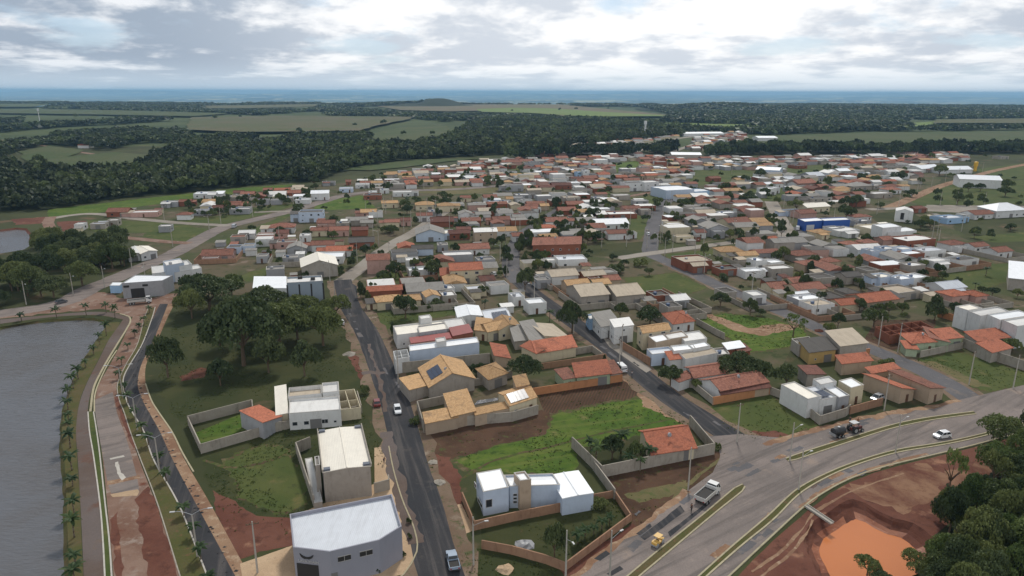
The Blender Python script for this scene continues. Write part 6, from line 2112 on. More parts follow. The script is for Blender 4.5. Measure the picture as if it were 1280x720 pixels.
def make_protos():
    for k in range(5):
        rng = np.random.default_rng(100 + k)
        CROWN['broad%d' % k] = [quads_mesh('crown', leaf_quads(blobs_broad(rng, 13 + k), 2600, .062, rng), M[m]) for m in ('leaf_dark', 'leaf_mid')]
    for k in range(3):
        rng = np.random.default_rng(200 + k)
        CROWN['tall%d' % k] = [quads_mesh('crown', leaf_quads(blobs_tall(rng), 2200, .06, rng), M[m]) for m in ('leaf_dark', 'leaf_mid')]
    for k in range(3):
        rng = np.random.default_rng(300 + k)
        bl = [(b[0] * 1.15, b[1] * 1.15, b[2], b[3] * .62, b[4] * .62, b[5] * .5) for b in blobs_broad(rng, 15, 1.0, .4)]
        CROWN['sparse%d' % k] = [quads_mesh('crown', leaf_quads(bl, 900, .05, rng, .4, .3), M[m]) for m in ('leaf_mid', 'leaf_light')]
    for k in range(3):           # big near crowns with small leaves
        rng = np.random.default_rng(400 + k)
        CROWN['big%d' % k] = [quads_mesh('crown', leaf_quads(blobs_broad(rng, 24, 1.0, .26), 7400, .036, rng), M[m]) for m in ('leaf_dark', 'leaf_mid', 'leaf_light')]
    for k in range(3):
        rng = np.random.default_rng(500 + k)
        bl = [(rng.uniform(-.6, .6), rng.uniform(-.6, .6), rng.uniform(.2, .6), .4, .4, .35) for _ in range(7)]
        CROWN['bush%d' % k] = [quads_mesh('crown', leaf_quads(bl, 900, .09, rng), M[m]) for m in ('leaf_dark', 'leaf_mid', 'leaf_light', 'leaf_yellow')]
    for k in range(3):
        r2 = random.Random(600 + k)
        mb = MB()
        mb.tube((0, 0, -.02), (.02, .01, .32), .045, .032, 8)
        for i in range(6):
            a = i * 1.05 + r2.uniform(-.3, .3)
            z = r2.uniform(.24, .36)
            e = (math.cos(a) * r2.uniform(.3, .5), math.sin(a) * r2.uniform(.3, .5), r2.uniform(.5, .72))
            mb.tube((.02, .01, z), (e[0] * .5, e[1] * .5, z + (e[2] - z) * .6), .024, .015, 6)
            mb.tube((e[0] * .5, e[1] * .5, z + (e[2] - z) * .6), e, .015, .006, 5)
        me = bpy.data.meshes.new('trunk')
        me.from_pydata([tuple(p) for p in mb.v], [], mb.f)
        me.materials.append(M['trunk'])
        TRUNK[k] = me


make_protos()
NT_ = 0


def tree(px, py, wpx, hpx, kind='broad', mat=0, label=None, desc=None, group=None, name='tree', world=None, wm=None, hm=None, cat='tree'):
    """foot at pixel (px, py); crown width and tree height as seen in pixels (or metres with world)"""
    global NT_
    NT_ += 1
    if world is None:
        p = G(px, py)
        k = (Vector((0, 0, CAMH)) - p).dot(-_f) if False else (p - Vector((0, 0, CAMH))).dot(_f)
        m = k / FPX
        wm = wpx * m
        el = math.asin(min(1, CAMH / (p - Vector((0, 0, CAMH))).length))
        # seen from above, a crown's outline is partly its height and partly its breadth
        wm *= 1.05 if kind == 'big' else 1
        hm = max(wm * .55, (hpx * m - wm * .5 * math.sin(el) * .9) / math.cos(el))
        hm = min(hm, wm * 1.6, 19)
    else:
        p = Vector(world)
    spec = (p, wm, hm, kind, mat, label, desc, group, name, cat)
    if kind == 'bush':
        build_tree(*spec)
    else:
        TREES.append(spec)


TREES = []


def build_tree(p, wm, hm, kind, mat, label, desc, group, name, cat):
    keys = [k for k in CROWN if k.startswith(kind)]
    cl = CROWN[R.choice(keys)]
    o = empty(name, p, R.uniform(0, 6.28))
    c = link(bpy.data.objects.new('crown', cl[min(mat, len(cl) - 1)]), o)
    c.scale = (wm / 2 * R.uniform(.95, 1.1), wm / 2 * R.uniform(.95, 1.1), hm)
    if kind != 'bush':
        t = link(bpy.data.objects.new('trunk', TRUNK[R.randrange(3)]), o)
        t.scale = (wm * .6, wm * .6, hm)
    tag(o, label, cat, group)
    if desc:
        defer(o, desc, p)
    return o


def flush_trees():
    """the 300 trees that show largest become things of their own, the rest one mass"""
    def seen(t):
        x, y = PX(t[0].x, t[0].y, t[2] * .6)
        ins = -30 < x < 1310 and -30 < y < 750
        return (1 if t[5] else 0, ins, t[1] / max(40, t[0].y))
    TREES[:] = [t for t in TREES if not (t[6] and any((t[0].x - a) ** 2 + (t[0].y - b) ** 2 < (c * .55) ** 2 for a, b, c in TAKEN))]
    TREES.sort(key=seen, reverse=True)
    for t in TREES[:290]:
        build_tree(*t)
    rng = np.random.default_rng(9)
    lib = [leaf_quads(blobs_broad(rng, 8, 1.0, .3), 420, .13, rng) for _ in range(5)]
    parts, mi = [], []
    for t in TREES[290:]:
        L = lib[rng.integers(5)]
        a = rng.uniform(0, 6.28); c_, s_ = math.cos(a), math.sin(a)
        v = L * np.array([t[1] / 2, t[1] / 2, t[2]])
        parts.append(np.stack([v[:, 0] * c_ - v[:, 1] * s_ + t[0].x, v[:, 0] * s_ + v[:, 1] * c_ + t[0].y, v[:, 2]], 1))
        mi += [int(rng.random() < .3)] * (len(v) // 4)
    if parts:
        o = link(bpy.data.objects.new('town_greenery', quads_mesh('town_greenery', np.concatenate(parts), None, [M['leaf_dark'], M['leaf_mid']], mi)))
        tag(o, 'far and crowded trees of the town that run together', None, None, 'stuff')
    print('trees', len(TREES))


# the park trees, each
for a in ((305, 457, 100, 96, 'big', 0, 'largest spreading dark tree of the park, pale trunk showing'),
          (262, 388, 72, 50, 'big', 0, 'broad dark park tree leaning over the grass by the parkway end'),
          (350, 432, 84, 66, 'big', 1, 'wide dark green park tree beside the largest one'),
          (404, 432, 60, 58, 'big', 1, 'dark park tree right at the kerb of the dark street'),
          (330, 400, 70, 44, 'big', 0, 'rounded dark tree in the back row of the park'),
          (376, 402, 60, 40, 'big', 1, 'lighter green tree in front of the grey tower block'),
          (420, 398, 44, 34, 'big', 1, 'small-crowned street tree beside the tower block corner'),
          (210, 472, 46, 58, 'big', 0, 'dense dark tree standing alone beside the parkway bend'),
          (276, 482, 38, 36, 'broad', 0, 'low dark tree on the red soil edge of the park'),
          (336, 466, 46, 50, 'broad', 0, 'dark tree in shade below the largest park tree'),
          (381, 470, 42, 48, 'broad', 0, 'small dark umbrella tree alone on the open park grass'),
          (290, 372, 44, 34, 'broad', 1, 'green tree at the rear edge of the park lot'),
          (300, 412, 60, 48, 'big', 0, 'shaded dark tree behind the trunk of the largest park tree'),
          (240, 398, 40, 40, 'big', 1, 'dark spreading tree between the lone parkway tree and the grey shed'),
          (372, 424, 56, 52, 'big', 0, 'full dark tree filling the middle of the park row'),
          (276, 436, 48, 46, 'big', 1, 'dark tree under the west side of the largest park tree'),
          (330, 428, 50, 44, 'big', 0, 'low dark tree tucked under the park canopy'),
          (245, 372, 40, 34, 'broad', 0, 'dark tree behind the grey shed')):
    tree(a[0], a[1], a[2], a[3], a[4], a[5], label=a[6])

# near street and garden trees
NEAR = [(656, 478, 48, 42, 'big', 0, 'big dark round tree beside the pale green terracotta house'),
        (715, 416, 40, 44, 'big', 0, 'large dark round street tree at the head of the dark street'),
        (838, 481, 34, 28, 'broad', 0, 'dark street tree shading the white stepped house'),
        (812, 406, 42, 20, 'broad', 0, 'dark garden trees mass behind the narrow two-storey house'),
        (871, 487, 18, 16, 'broad', 1, 'round clipped green tree before the white gable'),
        (921, 474, 58, 32, 'big', 0, 'wide dark tree clump behind the white gabled terracotta house'),
        (950, 482, 44, 36, 'broad', 0, 'dark hedge-like tree next to the ochre wall house'),
        (982, 484, 34, 32, 'broad', 0, 'dark trees pressed against the white modern house'),
        (991, 421, 34, 34, 'sparse', 1, 'light feathery tree alone on the rutted green lot'),
        (1036, 420, 18, 18, 'broad', 1, 'small bright green roadside tree near the curved roof building'),
        (1047, 410, 20, 20, 'broad', 0, 'dark bushy tree before the peach-roofed house'),
        (1092, 408, 36, 26, 'broad', 1, 'mid green garden tree beside the terracotta gable'),
        (1106, 460, 26, 14, 'bush', 1, 'dense green shrub mass beside the street bend'),
        (1168, 400, 30, 36, 'tall', 0, 'tall dark tree between the two orange roofed houses'),
        (1192, 394, 24, 18, 'broad', 0, 'dark garden tree behind the white boxy houses'),
        (1264, 440, 26, 20, 'broad', 1, 'olive green tree before the solar strip house'),
        (693, 700, 36, 50, 'broad', 0, 'dark tree in the walled garden below the white house'),
        (765, 575, 34, 34, 'broad', 0, 'dark tree amid bananas inside the grey corner lot'),
        (795, 580, 26, 30, 'broad', 1, 'second leafy tree inside the grey corner lot, next to the orange roof'),
        (491, 420, 12, 20, 'tall', 0, 'slim dark tree before the wide beige flat house'),
        (597, 469, 22, 20, 'bush', 0, 'dark rounded bush between tan gable and pyramid hut'),
        (507, 398, 34, 32, 'broad', 0, 'round dark tree on the grass before the tan hip house'),
        (738, 462, 6, 12, 'tall', 0, 'slim conifer beside the second street'),
        (755, 455, 8, 14, 'tall', 0, 'small conifer by the grey yard wall corner'),
        (456, 492, 16, 14, 'bush', 1, 'leafy green bush beside the parked red car'),
        (519, 530, 18, 12, 'bush', 1, 'low green bush at the gate of the tan courtyard house'),
        (897, 562, 10, 12, 'bush', 1, 'small green bush at the corner of the high grey wall'),
        (880, 483, 10, 9, 'bush', 3, 'yellow-green bush in front of the white gable'),
        (750, 635, 24, 12, 'bush', 1, 'green bushes along the small white block of the modern house'),
        (1248, 556, 60, 46, 'big', 1, 'broad olive tree leaning over the avenue edge'),
        (1185, 620, 44, 74, 'sparse', 1, 'thin open-crowned tree on the red earth by the woods'),
        (1175, 652, 30, 60, 'tall', 1, 'vine-covered leaning tree at the edge of the woods'),
        (1240, 612, 44, 60, 'sparse', 0, 'bare-branched pale tree among the woods edge'),
        (1222, 628, 40, 40, 'broad', 0, 'dark tree behind the thin open-crowned tree')]
for a in NEAR:
    nm = 'shrub' if a[4] == 'bush' else 'tree'
    tree(a[0], a[1], a[2], a[3], a[4], a[5], label=a[6], name=nm, cat=nm)


def ttable(X, Y, s, text):
    for ent in text.replace('\n', ';').split(';'):
        t = ent.split()
        if not t:
            continue
        x, y, w, h = (float(v) for v in t[:4])
        kd = t[4] if len(t) > 4 else ('bush' if h < .45 * w else R.choice(('broad', 'broad', 'broad', 'tall') if h > w * .95 else ('broad',)))
        mt = R.choice((0, 0, 0, 1))
        look = {'bush': 'low dark bushy tree', 'broad': 'round dark green tree' if mt == 0 else 'round mid green tree', 'tall': 'upright dark tree' if mt == 0 else 'upright green tree', 'sparse': 'thin open tree'}[kd]
        tree(X + x / s, Y + (y + h * .42) / s, w / s, h / s, kd, mt, desc=look, group='trees of the town')


ttable(320, 220, 4, '''525 570 75 90;625 425 80 75;700 470 110 90;880 470 110 100;585 560 50 60;800 510 50 70;490 400 40 40;430 490 50 50;115 430 45 45;70 390 40 45;385 300 70 50;390 225 65 35;455 135 35 40;755 170 70 50;890 125 70 50;950 130 80 50
820 135 60 40;1095 115 35 30;1160 30 50 40;1220 55 45 45;210 175 70 30;580 240 60 30;1030 260 90 60;1095 270 80 50;660 270 80 30;480 440 50 60;130 280 80 30;260 290 60 30;1220 490 40 35;1195 470 40 30;865 430 90 70;560 600 60 60;640 560 60 40;900 640 90 50
345 280 60 40;480 430 40 60;640 500 90 60;300 60 60 30;720 200 40 30;1260 70 40 30;1015 190 60 30;1180 300 40 40;90 300 50 30''')
ttable(640, 220, 4, '''65 530 100 120;130 450 80 80;540 680 90 90;1040 620 110 80;1190 660 85 90;685 480 60 45;420 310 100 50;370 410 60 30;725 150 55 50;855 140 80 55;885 150 50 40;220 160 60 50;20 220 50 40;460 160 80 50;400 190 100 40;790 205 50 30;870 215 60 30
1210 290 60 60;1060 510 70 30;520 470 100 40;640 440 80 30;1145 560 30 30;1080 110 60 40;1190 120 90 40;1125 280 60 30;1040 370 60 30;620 10 60 20;745 300 40 30;500 410 60 30;90 490 60 50;160 500 50 40;1260 80 60 40;300 510 40 20;560 440 60 30;740 320 30 30;1240 680 60 40''')
ttable(960, 220, 4, '''390 185 110 80;450 190 80 80;140 150 90 60;40 410 80 70;180 540 80 90;25 230 60 50;65 280 60 70;300 60 60 50;445 115 50 40;845 120 50 50;945 120 60 60;1000 150 50 60;1065 130 55 50;1000 60 60 45;1060 60 60 40;1185 80 90 55;760 245 70 50;810 245 60 50;720 90 60 40;690 105 40 30
945 660 80 60;1225 500 120 100;950 530 50 50;1070 570 60 40;1120 580 70 50;1030 290 60 50;1110 300 50 40;1210 260 60 40;280 190 50 30;320 370 60 25;640 10 80 25;500 340 80 30;350 360 60 30;560 150 60 30;740 300 50 30;1250 140 40 30;1245 590 60 50;870 690 60 60;90 540 50 50;1040 600 40 30;700 230 30 20''')
ttable(260, 180, 5.805, '''1010 395 45 60;655 465 100 45;320 615 70 50;910 540 80 50;540 640 90 40;1170 440 40 30;730 375 40 30;120 520 40 30;770 275 100 70;1190 260 70 40;840 470 60 30;1080 480 40 30''')
ttable(460, 180, 5.805, '''40 250 70 50;95 220 40 30;540 380 110 60;600 385 60 50;870 255 70 60;960 285 70 60;270 440 100 80;350 410 80 50;660 420 40 80;770 390 60 60;680 470 60 30;1000 170 40 40;500 215 40 30;780 205 50 30;650 175 40 20;1080 530 70 60;980 525 70 40;680 570 60 50;760 585 80 60;340 560 60 60;160 620 100 60;1110 450 80 40;460 170 50 25''')
ttable(660, 180, 5.805, '''205 430 90 80;100 330 50 40;520 350 60 40;670 150 50 30;690 190 60 30;830 40 40 30;930 50 120 70;1000 50 90 60;550 430 80 60;620 450 70 50;480 470 100 50;940 420 80 70;1120 390 100 70;1170 430 60 60;1215 275 50 40;800 250 60 30;660 235 50 40;760 215 60 40;1075 160 50 30;1130 185 80 50;620 150 40 30;580 160 40 30;740 170 60 30;300 210 40 40;600 270 80 30;860 180 60 30;1020 130 40 30;450 200 40 30''')
ttable(860, 180, 5.805, '''520 225 110 80;410 260 80 60;340 260 60 50;270 310 80 60;340 330 50 50;290 380 80 70;350 400 60 40;450 385 110 50;730 340 80 60;790 420 70 60;840 400 60 70;1010 280 70 90;1060 190 50 50;1010 180 70 70;930 200 50 30;1240 240 60 50;1000 330 70 50;610 530 70 60;670 590 70 90;390 535 80 30;560 550 60 40;590 650 60 40;480 610 90 60;690 90 30 30;800 120 50 30;560 150 60 30;470 150 40 30;290 130 60 30;210 120 50 30;360 130 40 30;170 290 60 40;150 340 60 40;1140 430 120 90;1220 420 110 90;960 420 60 50;880 350 50 30''')
ttable(1060, 180, 5.805, '''660 195 140 80;380 235 90 70;890 275 110 60;980 280 90 60;1145 305 110 90;650 360 70 70;790 370 90 80;870 395 70 70;970 385 70 50;1250 385 40 30;420 360 60 40;300 100 60 50;370 100 60 50;430 110 60 50;600 100 50 60;520 270 80 50;70 360 90 60;140 360 60 50;540 560 110 80;620 590 80 40;920 630 80 60;1030 640 60 50;1180 600 80 50;190 260 100 60;110 240 80 40;60 190 60 40;990 90 30 30;750 230 60 30;830 220 50 30;1200 250 40 30;480 220 60 40;960 555 40 40;300 300 90 40;1100 240 60 40;870 130 40 30;130 70 80 40''')
# filler garden trees through the blocks
k = 0
while k < 480:
    T_ = R.choice(TOWN[:1] * 3 + TOWN[1:])
    xs, ys = [q[0] for q in T_], [q[1] for q in T_]
    px, py = R.uniform(min(xs), max(xs)), R.uniform(min(ys), max(ys))
    if not inpoly(px, py, T_) or py < 196:
        continue
    p = G(px, py)
    if near_house(p.x, p.y, -.8):
        continue
    wd = R.uniform(2.8, 6.5)
    kd = R.choice(('broad', 'broad', 'broad', 'tall'))
    tree(0, 0, 0, 0, kd, R.choice((0, 0, 1)), desc='garden tree between the houses', group='trees of the town', world=p, wm=wd, hm=wd * R.uniform(.7, 1.1))
    k += 1

# the grove by the upper pond, and the woods at the lower right: trunks and crowns that stand close
GROVE = [(-20, 330), (0, 322), (40, 318), (48, 296), (62, 292), (100, 298), (140, 304), (160, 312), (156, 335), (130, 346), (100, 362), (60, 380), (0, 388), (-20, 388)]
k = 0
while k < 46:
    px, py = R.uniform(-20, 160), R.uniform(292, 388)
    if not inpoly(px, py, GROVE) or (px < 56 and py < 338):
        continue
    p = G(px, py)
    wd = R.uniform(9, 15)
    tree(0, 0, 0, 0, 'big', R.choice((0, 0, 1)), 'one of the dark crowded trees of the grove beside the upper pond', group='trees of the pond grove', world=p, wm=wd, hm=wd * R.uniform(.6, .9))
    k += 1
WOODS = [(1172, 665), (1185, 640), (1210, 622), (1228, 610), (1240, 585), (1262, 560), (1300, 545), (1320, 740), (1060, 740), (1075, 718), (1100, 716), (1140, 700), (1165, 690)]
k = 0
while k < 44:
    px, py = R.uniform(1060, 1320), R.uniform(545, 770)
    if not inpoly(px, min(py, 735), WOODS):
        continue
    p = G(px, py)
    if py > 700 and px < 1150:
        wd, hh = R.uniform(4, 6), R.uniform(2.5, 4)
    else:
        wd, hh = R.uniform(6.5, 10), R.uniform(6, 9.5)
    tree(0, 0, 0, 0, 'big', R.choice((0, 1, 1, 2)), 'one of the leafy trees crowding the wood beside the orange pond', group='trees of the pond wood', world=p, wm=wd, hm=hh)
    k += 1

# ------------------------------------------------------------------ palms and bananas
def frond(mb, a, L, droop, w, up, seg=5):
    d = Vector((math.cos(a), math.sin(a), 0))
    sd = Vector((-d.y, d.x, 0))
    pts = []
    for i in range(seg + 1):
        t = i / seg
        pts.append(d * (L * t * (1 - .15 * t)) + Vector((0, 0, up * L * t - droop * L * t * t)))
    for i in range(seg):
        t0, t1 = i / seg, (i + 1) / seg
        w0, w1 = w * (.35 + math.sin(math.pi * min(1, t0 * .9 + .1)) * .8), w * (.35 + math.sin(math.pi * min(1, t1 * .9 + .1)) * .8) * (1 if i < seg - 1 else .2)
        for s in (-1, 1):
            dz0, dz1 = Vector((0, 0, -.45 * w0)), Vector((0, 0, -.45 * w1))
            mb.add([pts[i], pts[i + 1], pts[i + 1] + sd * s * w1 + dz1, pts[i] + sd * s * w0 + dz0], [(0, 1, 2, 3)])


def palm_proto(h, n, L, seed, droop=.75, w=.32, name='palm_tree'):
    r2 = random.Random(seed)
    o = empty(name, (0, 0, 0))
    if h > .6:
        mb = MB()
        x = y = 0
        for i in range(4):
            x2, y2 = x + r2.uniform(-.06, .08), y + r2.uniform(-.06, .06)
            mb.tube((x, y, h * i / 4), (x2, y2, h * (i + 1) / 4), .17 - .02 * i, .16 - .02 * i, 8)
            x, y = x2, y2
        mb.build('trunk', M['palm_trunk'], o, smooth=True)
    mb = MB(Matrix.Translation((0, 0, h)))
    for i in range(n):
        frond(mb, 2 * math.pi * i / n + r2.uniform(-.3, .3), L * r2.uniform(.75, 1.1), droop * r2.uniform(.6, 1.3), w, r2.uniform(.35, 1.1))
    mb.build('crown', M['leaf_palm'], o)
    return o


palms = [palm_proto(3.6, 15, 2.3, 3), palm_proto(2.6, 13, 2.1, 4), palm_proto(4.2, 15, 2.4, 5)]
used = [False] * 3


def place_palm(px, py, s, label=None, desc=None, group=None, which=None, world=None):
    i = R.randrange(3) if which is None else which
    o = palms[i] if not used[i] else copytree(palms[i])
    used[i] = True
    o.location = world if world else G(px, py)
    o.rotation_euler.z = R.uniform(0, 6.28)
    o.scale = (s, s, s * R.uniform(.9, 1.1))
    tag(o, label, 'palm', group)
    if desc:
        defer(o, desc, o.location)
    return o


n0 = len(LANDMARKS)
SHORE = [(27, 401), (71, 397.5), (108, 394.5), (133, 391), (144, 398), (133, 420), (125, 431), (117, 443), (107, 459), (98, 474), (92, 486), (86, 499), (85, 512), (86, 527), (88, 545), (88, 560), (90, 588), (91, 608), (93, 642), (93, 672), (94, 706), (95, 735)]
for i, (px, py) in enumerate(SHORE):
    where = 'along the far end of the lake' if i < 5 else 'on the curving lake shore' if i < 12 else 'on the straight near lake shore'
    k = (i if i < 5 else i - 5 if i < 12 else i - 12)
    place_palm(px, py, R.uniform(.75, 1.0), label=f'young shore palm {where}, {ORD[k] if k else "first"} counting from the {"west" if i < 5 else "bend"}', group='palms along the lake shore')
MEDP = [(187, 391), (180, 406), (174, 413), (169, 421), (160, 437), (152, 456), (149, 474), (156, 490), (160, 504), (169, 522), (178, 540), (186, 557), (200, 580), (208, 602), (230, 645), (243, 671), (251, 700), (262, 735)]
for i, (px, py) in enumerate(MEDP):
    place_palm(px, py, R.uniform(.75, .95), label=f'short leafy palm on the parkway median, {ORD[i] if i and i < 16 else "first" if i == 0 else "last but one" if i == 16 else "last"} counting from the truck end', group='palms on the parkway median', which=1)
for i, (px, py, s) in enumerate(((745, 578, 1.0), (785, 585, .8), (812, 580, .9), (738, 568, .8), (800, 590, .7), (776, 566, 1.1))):
    place_palm(px, py, s, label=f'{("tall", "squat", "leaning", "small", "stubby", "high")[i]} palm inside the grey walled corner lot', group=None)
for i, (px, py, s) in enumerate(((752, 662, .7), (762, 655, .6), (722, 680, .9), (731, 672, .7), (742, 668, .6))):
    place_palm(px, py, s, label=f'{("bright", "low", "large", "ragged", "small")[i]} banana-like clump in the walled garden by the avenue', which=1)
for px, py, s in ((443, 327, 1.1), (438, 320, .9), (1085, 396, .8), (1090, 394, .7), (571, 398, .9), (687, 402, 1), (724, 222, 1), (606, 388, .9), (624, 388, .8), (519, 345, 1.2), (1232, 345, 1), (1218, 365, .9), (576, 258, 1.4), (509, 260, 1.5)):
    place_palm(px, py, s, desc='garden palm among the houses', group='palms of the town')
for i in range(3):
    if not used[i]:
        place_palm(0, 0, 1, label='young palm behind the white shed by the truck', world=G(226, 366))

# ------------------------------------------------------------------ far woods: crowns beyond counting
def scatter_wood(polys, spacing, seed, name, label, hrange, mats, clear=True, gaps=()):
    rng = np.random.default_rng(seed)
    lib = []
    for k in range(6):
        bl = blobs_broad(rng, 7, 1.0, .25)
        lib.append((leaf_quads(bl, 150, .19, rng), leaf_quads(bl, 46, .34, rng)))
    parts, mi = [], []
    cnt = 0
    for pi, poly in enumerate(polys):
        w = [(G(*q).x, G(*q).y) for q in poly]
        gap = gaps[pi] if pi < len(gaps) else 9
        x0, x1 = min(p[0] for p in w), max(p[0] for p in w)
        y = min(p[1] for p in w)
        y1 = max(p[1] for p in w)
        while y < y1:
            s = spacing(y)
            x = x0
            while x < x1:
                px_, py_ = x + rng.uniform(-.5, .5) * s, y + rng.uniform(-.5, .5) * s
                x += s
                if not inpoly(px_, py_, w) or abs(px_) > py_ * .85 + 60:
                    continue
                if gap < 1 and mnoise.noise(Vector((px_ / 190, py_ / 420, 5.5 + pi))) + .5 * mnoise.noise(Vector((px_ / 60, py_ / 110, 1.5))) > gap:
                    continue
                if clear and any(inpoly(px_, py_, f) or inpoly(px_ * 1.07, py_ * 1.07, f) or inpoly(px_ * 1.13, py_ * 1.13, f) for f in FW):
                    continue
                wd = s * rng.choice((.8, 1.1, 1.4, 1.9))
                hh = min(hrange[1], max(hrange[0], wd * rng.uniform(.6, .9)))
                L = lib[rng.integers(6)][0 if py_ < 1300 else 1]
                a = rng.uniform(0, 6.28)
                c_, s_ = math.cos(a), math.sin(a)
                v = L * np.array([wd * .62, wd * .62, hh])
                v = np.stack([v[:, 0] * c_ - v[:, 1] * s_ + px_, v[:, 0] * s_ + v[:, 1] * c_ + py_, v[:, 2] + hill_z(px_, py_)], 1)
                parts.append(v)
                t_ = rng.random() + .5 * mnoise.noise(Vector((px_ / 70, py_ / 110, 9)))
                mi += [1 if t_ > .78 else 2 if t_ < .3 else 0] * (len(v) // 4)
                cnt += 1
            y += s * .8
    me = quads_mesh(name, np.concatenate(parts), None, [M[m] for m in mats], mi)
    o = link(bpy.data.objects.new(name, me))
    tag(o, label, None, None, 'stuff')
    print(name, cnt, 'trees', len(me.polygons), 'faces')


FW = [[(G(*q).x, G(*q).y) for q in p_] for m_, p_ in FIELDS]
scatter_wood([WOOD_A], lambda y: 8.5 if y < 800 else 10 if y < 1300 else 14, 1, 'valley_wood', 'dark dense valley wood between the town and the far pastures', (6, 13), ('leaf_far', 'leaf_far_light', 'leaf_far_dark'), True, (.42,))
scatter_wood(WOODS_FAR[1:], lambda y: 14 if y < 1600 else 20 if y < 2600 else 28, 2, 'far_woodland', 'dark bands of far woodland between the distant fields', (6, 11), ('leaf_far', 'leaf_far_light', 'leaf_far_dark'), True, (-.3, .2, .25, .35, .02, .1))
scatter_wood(BELTS, lambda y: 9.5, 3, 'tree_belt', 'dark tree belt behind the last houses of the town', (11, 17), ('leaf_far', 'leaf_far_light', 'leaf_far_dark'), False)
# loose trees in the far pastures
ft_px = [(1215, 184), (1190, 186), (1235, 188), (1250, 190), (1150, 183), (1120, 185), (1270, 186), (570, 165), (602, 158), (480, 157), (443, 159), (505, 170), (540, 170), (300, 148), (268, 150), (30, 147), (95, 148), (600, 142), (640, 140), (720, 138), (760, 137), (700, 139), (1020, 165), (1060, 160), (820, 139), (560, 133), (375, 168)]
for px, py in ft_px:
    wd = R.uniform(11, 18)
    tree(0, 0, 0, 0, 'broad', 0, desc='lone tree in the far pastures', group='far pasture trees', world=G(px, py), wm=wd, hm=wd * .75)


# ------------------------------------------------------------------ poles, street lamps
def pole_proto(h, arm, name):
    o = empty(name, (0, 0, 0))
    mb = MB(); mb.tube((0, 0, -.1), (0, 0, h), .17, .10, 10); mb.build('post', M['concrete'], o)
    if arm in ('cross', 'both'):
        mb = MB(); mb.box(-1.0, -.06, h - .55, 1.0, .06, h - .42)
        for x in (-.9, -.4, .4, .9):
            mb.box(x - .05, -.05, h - .42, x + .05, .05, h - .2)
        mb.build('crossarm', M['trunk'], o)
    if arm in ('lamp', 'both'):
        mb = MB(); mb.tube((0, -.1, h - 1.6), (0, -1.9, h - .9), .035, .03, 6); la = mb.build('lamp_arm', M['steel'], o)
        mb = MB(); mb.box(-.12, -2.5, h - .98, .12, -1.85, h - .84); mb.build('lamp_head', M['frame'], la)
    if arm == 'double':
        for s in (-1, 1):
            mb = MB()
            prev = Vector((0, 0, h))
            for i in range(1, 7):
                t = i / 6
                q = Vector((s * 2.6 * t, 0, h + .9 * math.sin(t * 1.7)))
                mb.tube(prev, q, .05, .045, 6); prev = q
            la = mb.build('lamp_arm', M['steel'], o)
            mb = MB(); mb.box(s * 2.9 - .4, -.13, h + .84, s * 2.9 + .4, .13, h + .97); mb.build('lamp_head', M['frame'], la)
    return o


PR = {k: pole_proto(h, k, n) for k, h, n in (('cross', 9.5, 'utility_pole'), ('both', 9.0, 'utility_pole'), ('lamp', 9.0, 'street_lamp'), ('double', 8.0, 'street_lamp'), ('plain', 9.5, 'utility_pole'))}
pu = set()


def pole(kind, px, py, rot, label=None, desc=None, s=1.0, group=None, world=None):
    o = PR[kind] if kind not in pu else copytree(PR[kind])
    pu.add(kind)
    o.location = world if world is not None else G(px, py)
    o.rotation_euler.z = rot
    o.scale = (1, 1, s)
    tag(o, label, 'street lamp' if kind in ('lamp', 'double') else 'pole', group)
    if desc:
        defer(o, desc, o.location)
    return o


pole('plain', 860, 614, .3, 'thick pale concrete pole at the edge of the brown plowed corner lot')
pole('both', 592, 706, 1.7, 'tall pale pole on the grass beside the brown garden wall')
pole('lamp', 707, 724, .4, 'grey pole with small lamp at the lower end of the walled garden')
pole('lamp', 762, 724, 2.2, 'thin lamp post on the avenue kerb near the road roller')
pole('lamp', 987, 577, 2.0, 'slim lamp post on the tip of the upper avenue median')
pole('lamp', 998, 613, 2.0, 'slim lamp post on the lower median facing the pond gully')
pole('lamp', 1119, 566, 2.0, 'lamp post on the lower median below the white car')
pole('cross', 1105, 513, .4, 'concrete pole in front of the grassy strip by the row houses')
pole('cross', 1211, 481, .6, 'dark utility pole on the green corner lot')
pole('cross', 1266, 486, .6, 'utility pole at the right rim of the green corner lot')
pole('plain', 1098, 432, .6, 'white concrete pole beside the brick shell')
pole('both', 777, 441, 1.2, 'dark utility pole on the paved forecourt of the second street')
pole('cross', 921, 553, .5, 'thin dark pole on the grassy lot at the street mouth')
pole('double', 154, 497, .2, 'double-armed lamp on the parkway median beside the bend')
pole('double', 172, 538, .2, 'double-armed lamp on the parkway median at the start of the straight')
pole('double', 200, 592, .2, 'double-armed lamp on the parkway median abreast of the walled lawn')
pole('double', 247, 696, .2, 'double-armed lamp on the parkway median nearest the viewer')
pole('lamp', 131, 360, 1.0, 'lamp post on the kerb before the dark grove')
pole('lamp', 92, 370, 1.0, 'lamp post by the road between grove and lake palms')
pole('lamp', 33, 381, 1.0, 'lamp post where the lake road enters from the west')
pole('cross', 322, 716, .3, 'dark pole on the sandy yard beside the grey corner warehouse')
pole('cross', 498, 480, 1.7, 'utility pole on the sandy verge before the tan gable house')
pole('both', 183, 357, .2, 'pole standing in front of the grey shed wall')
pole('cross', 165, 336, .4, 'pole on the verge behind the blue container room')
n_ = 0
cab_ = 0
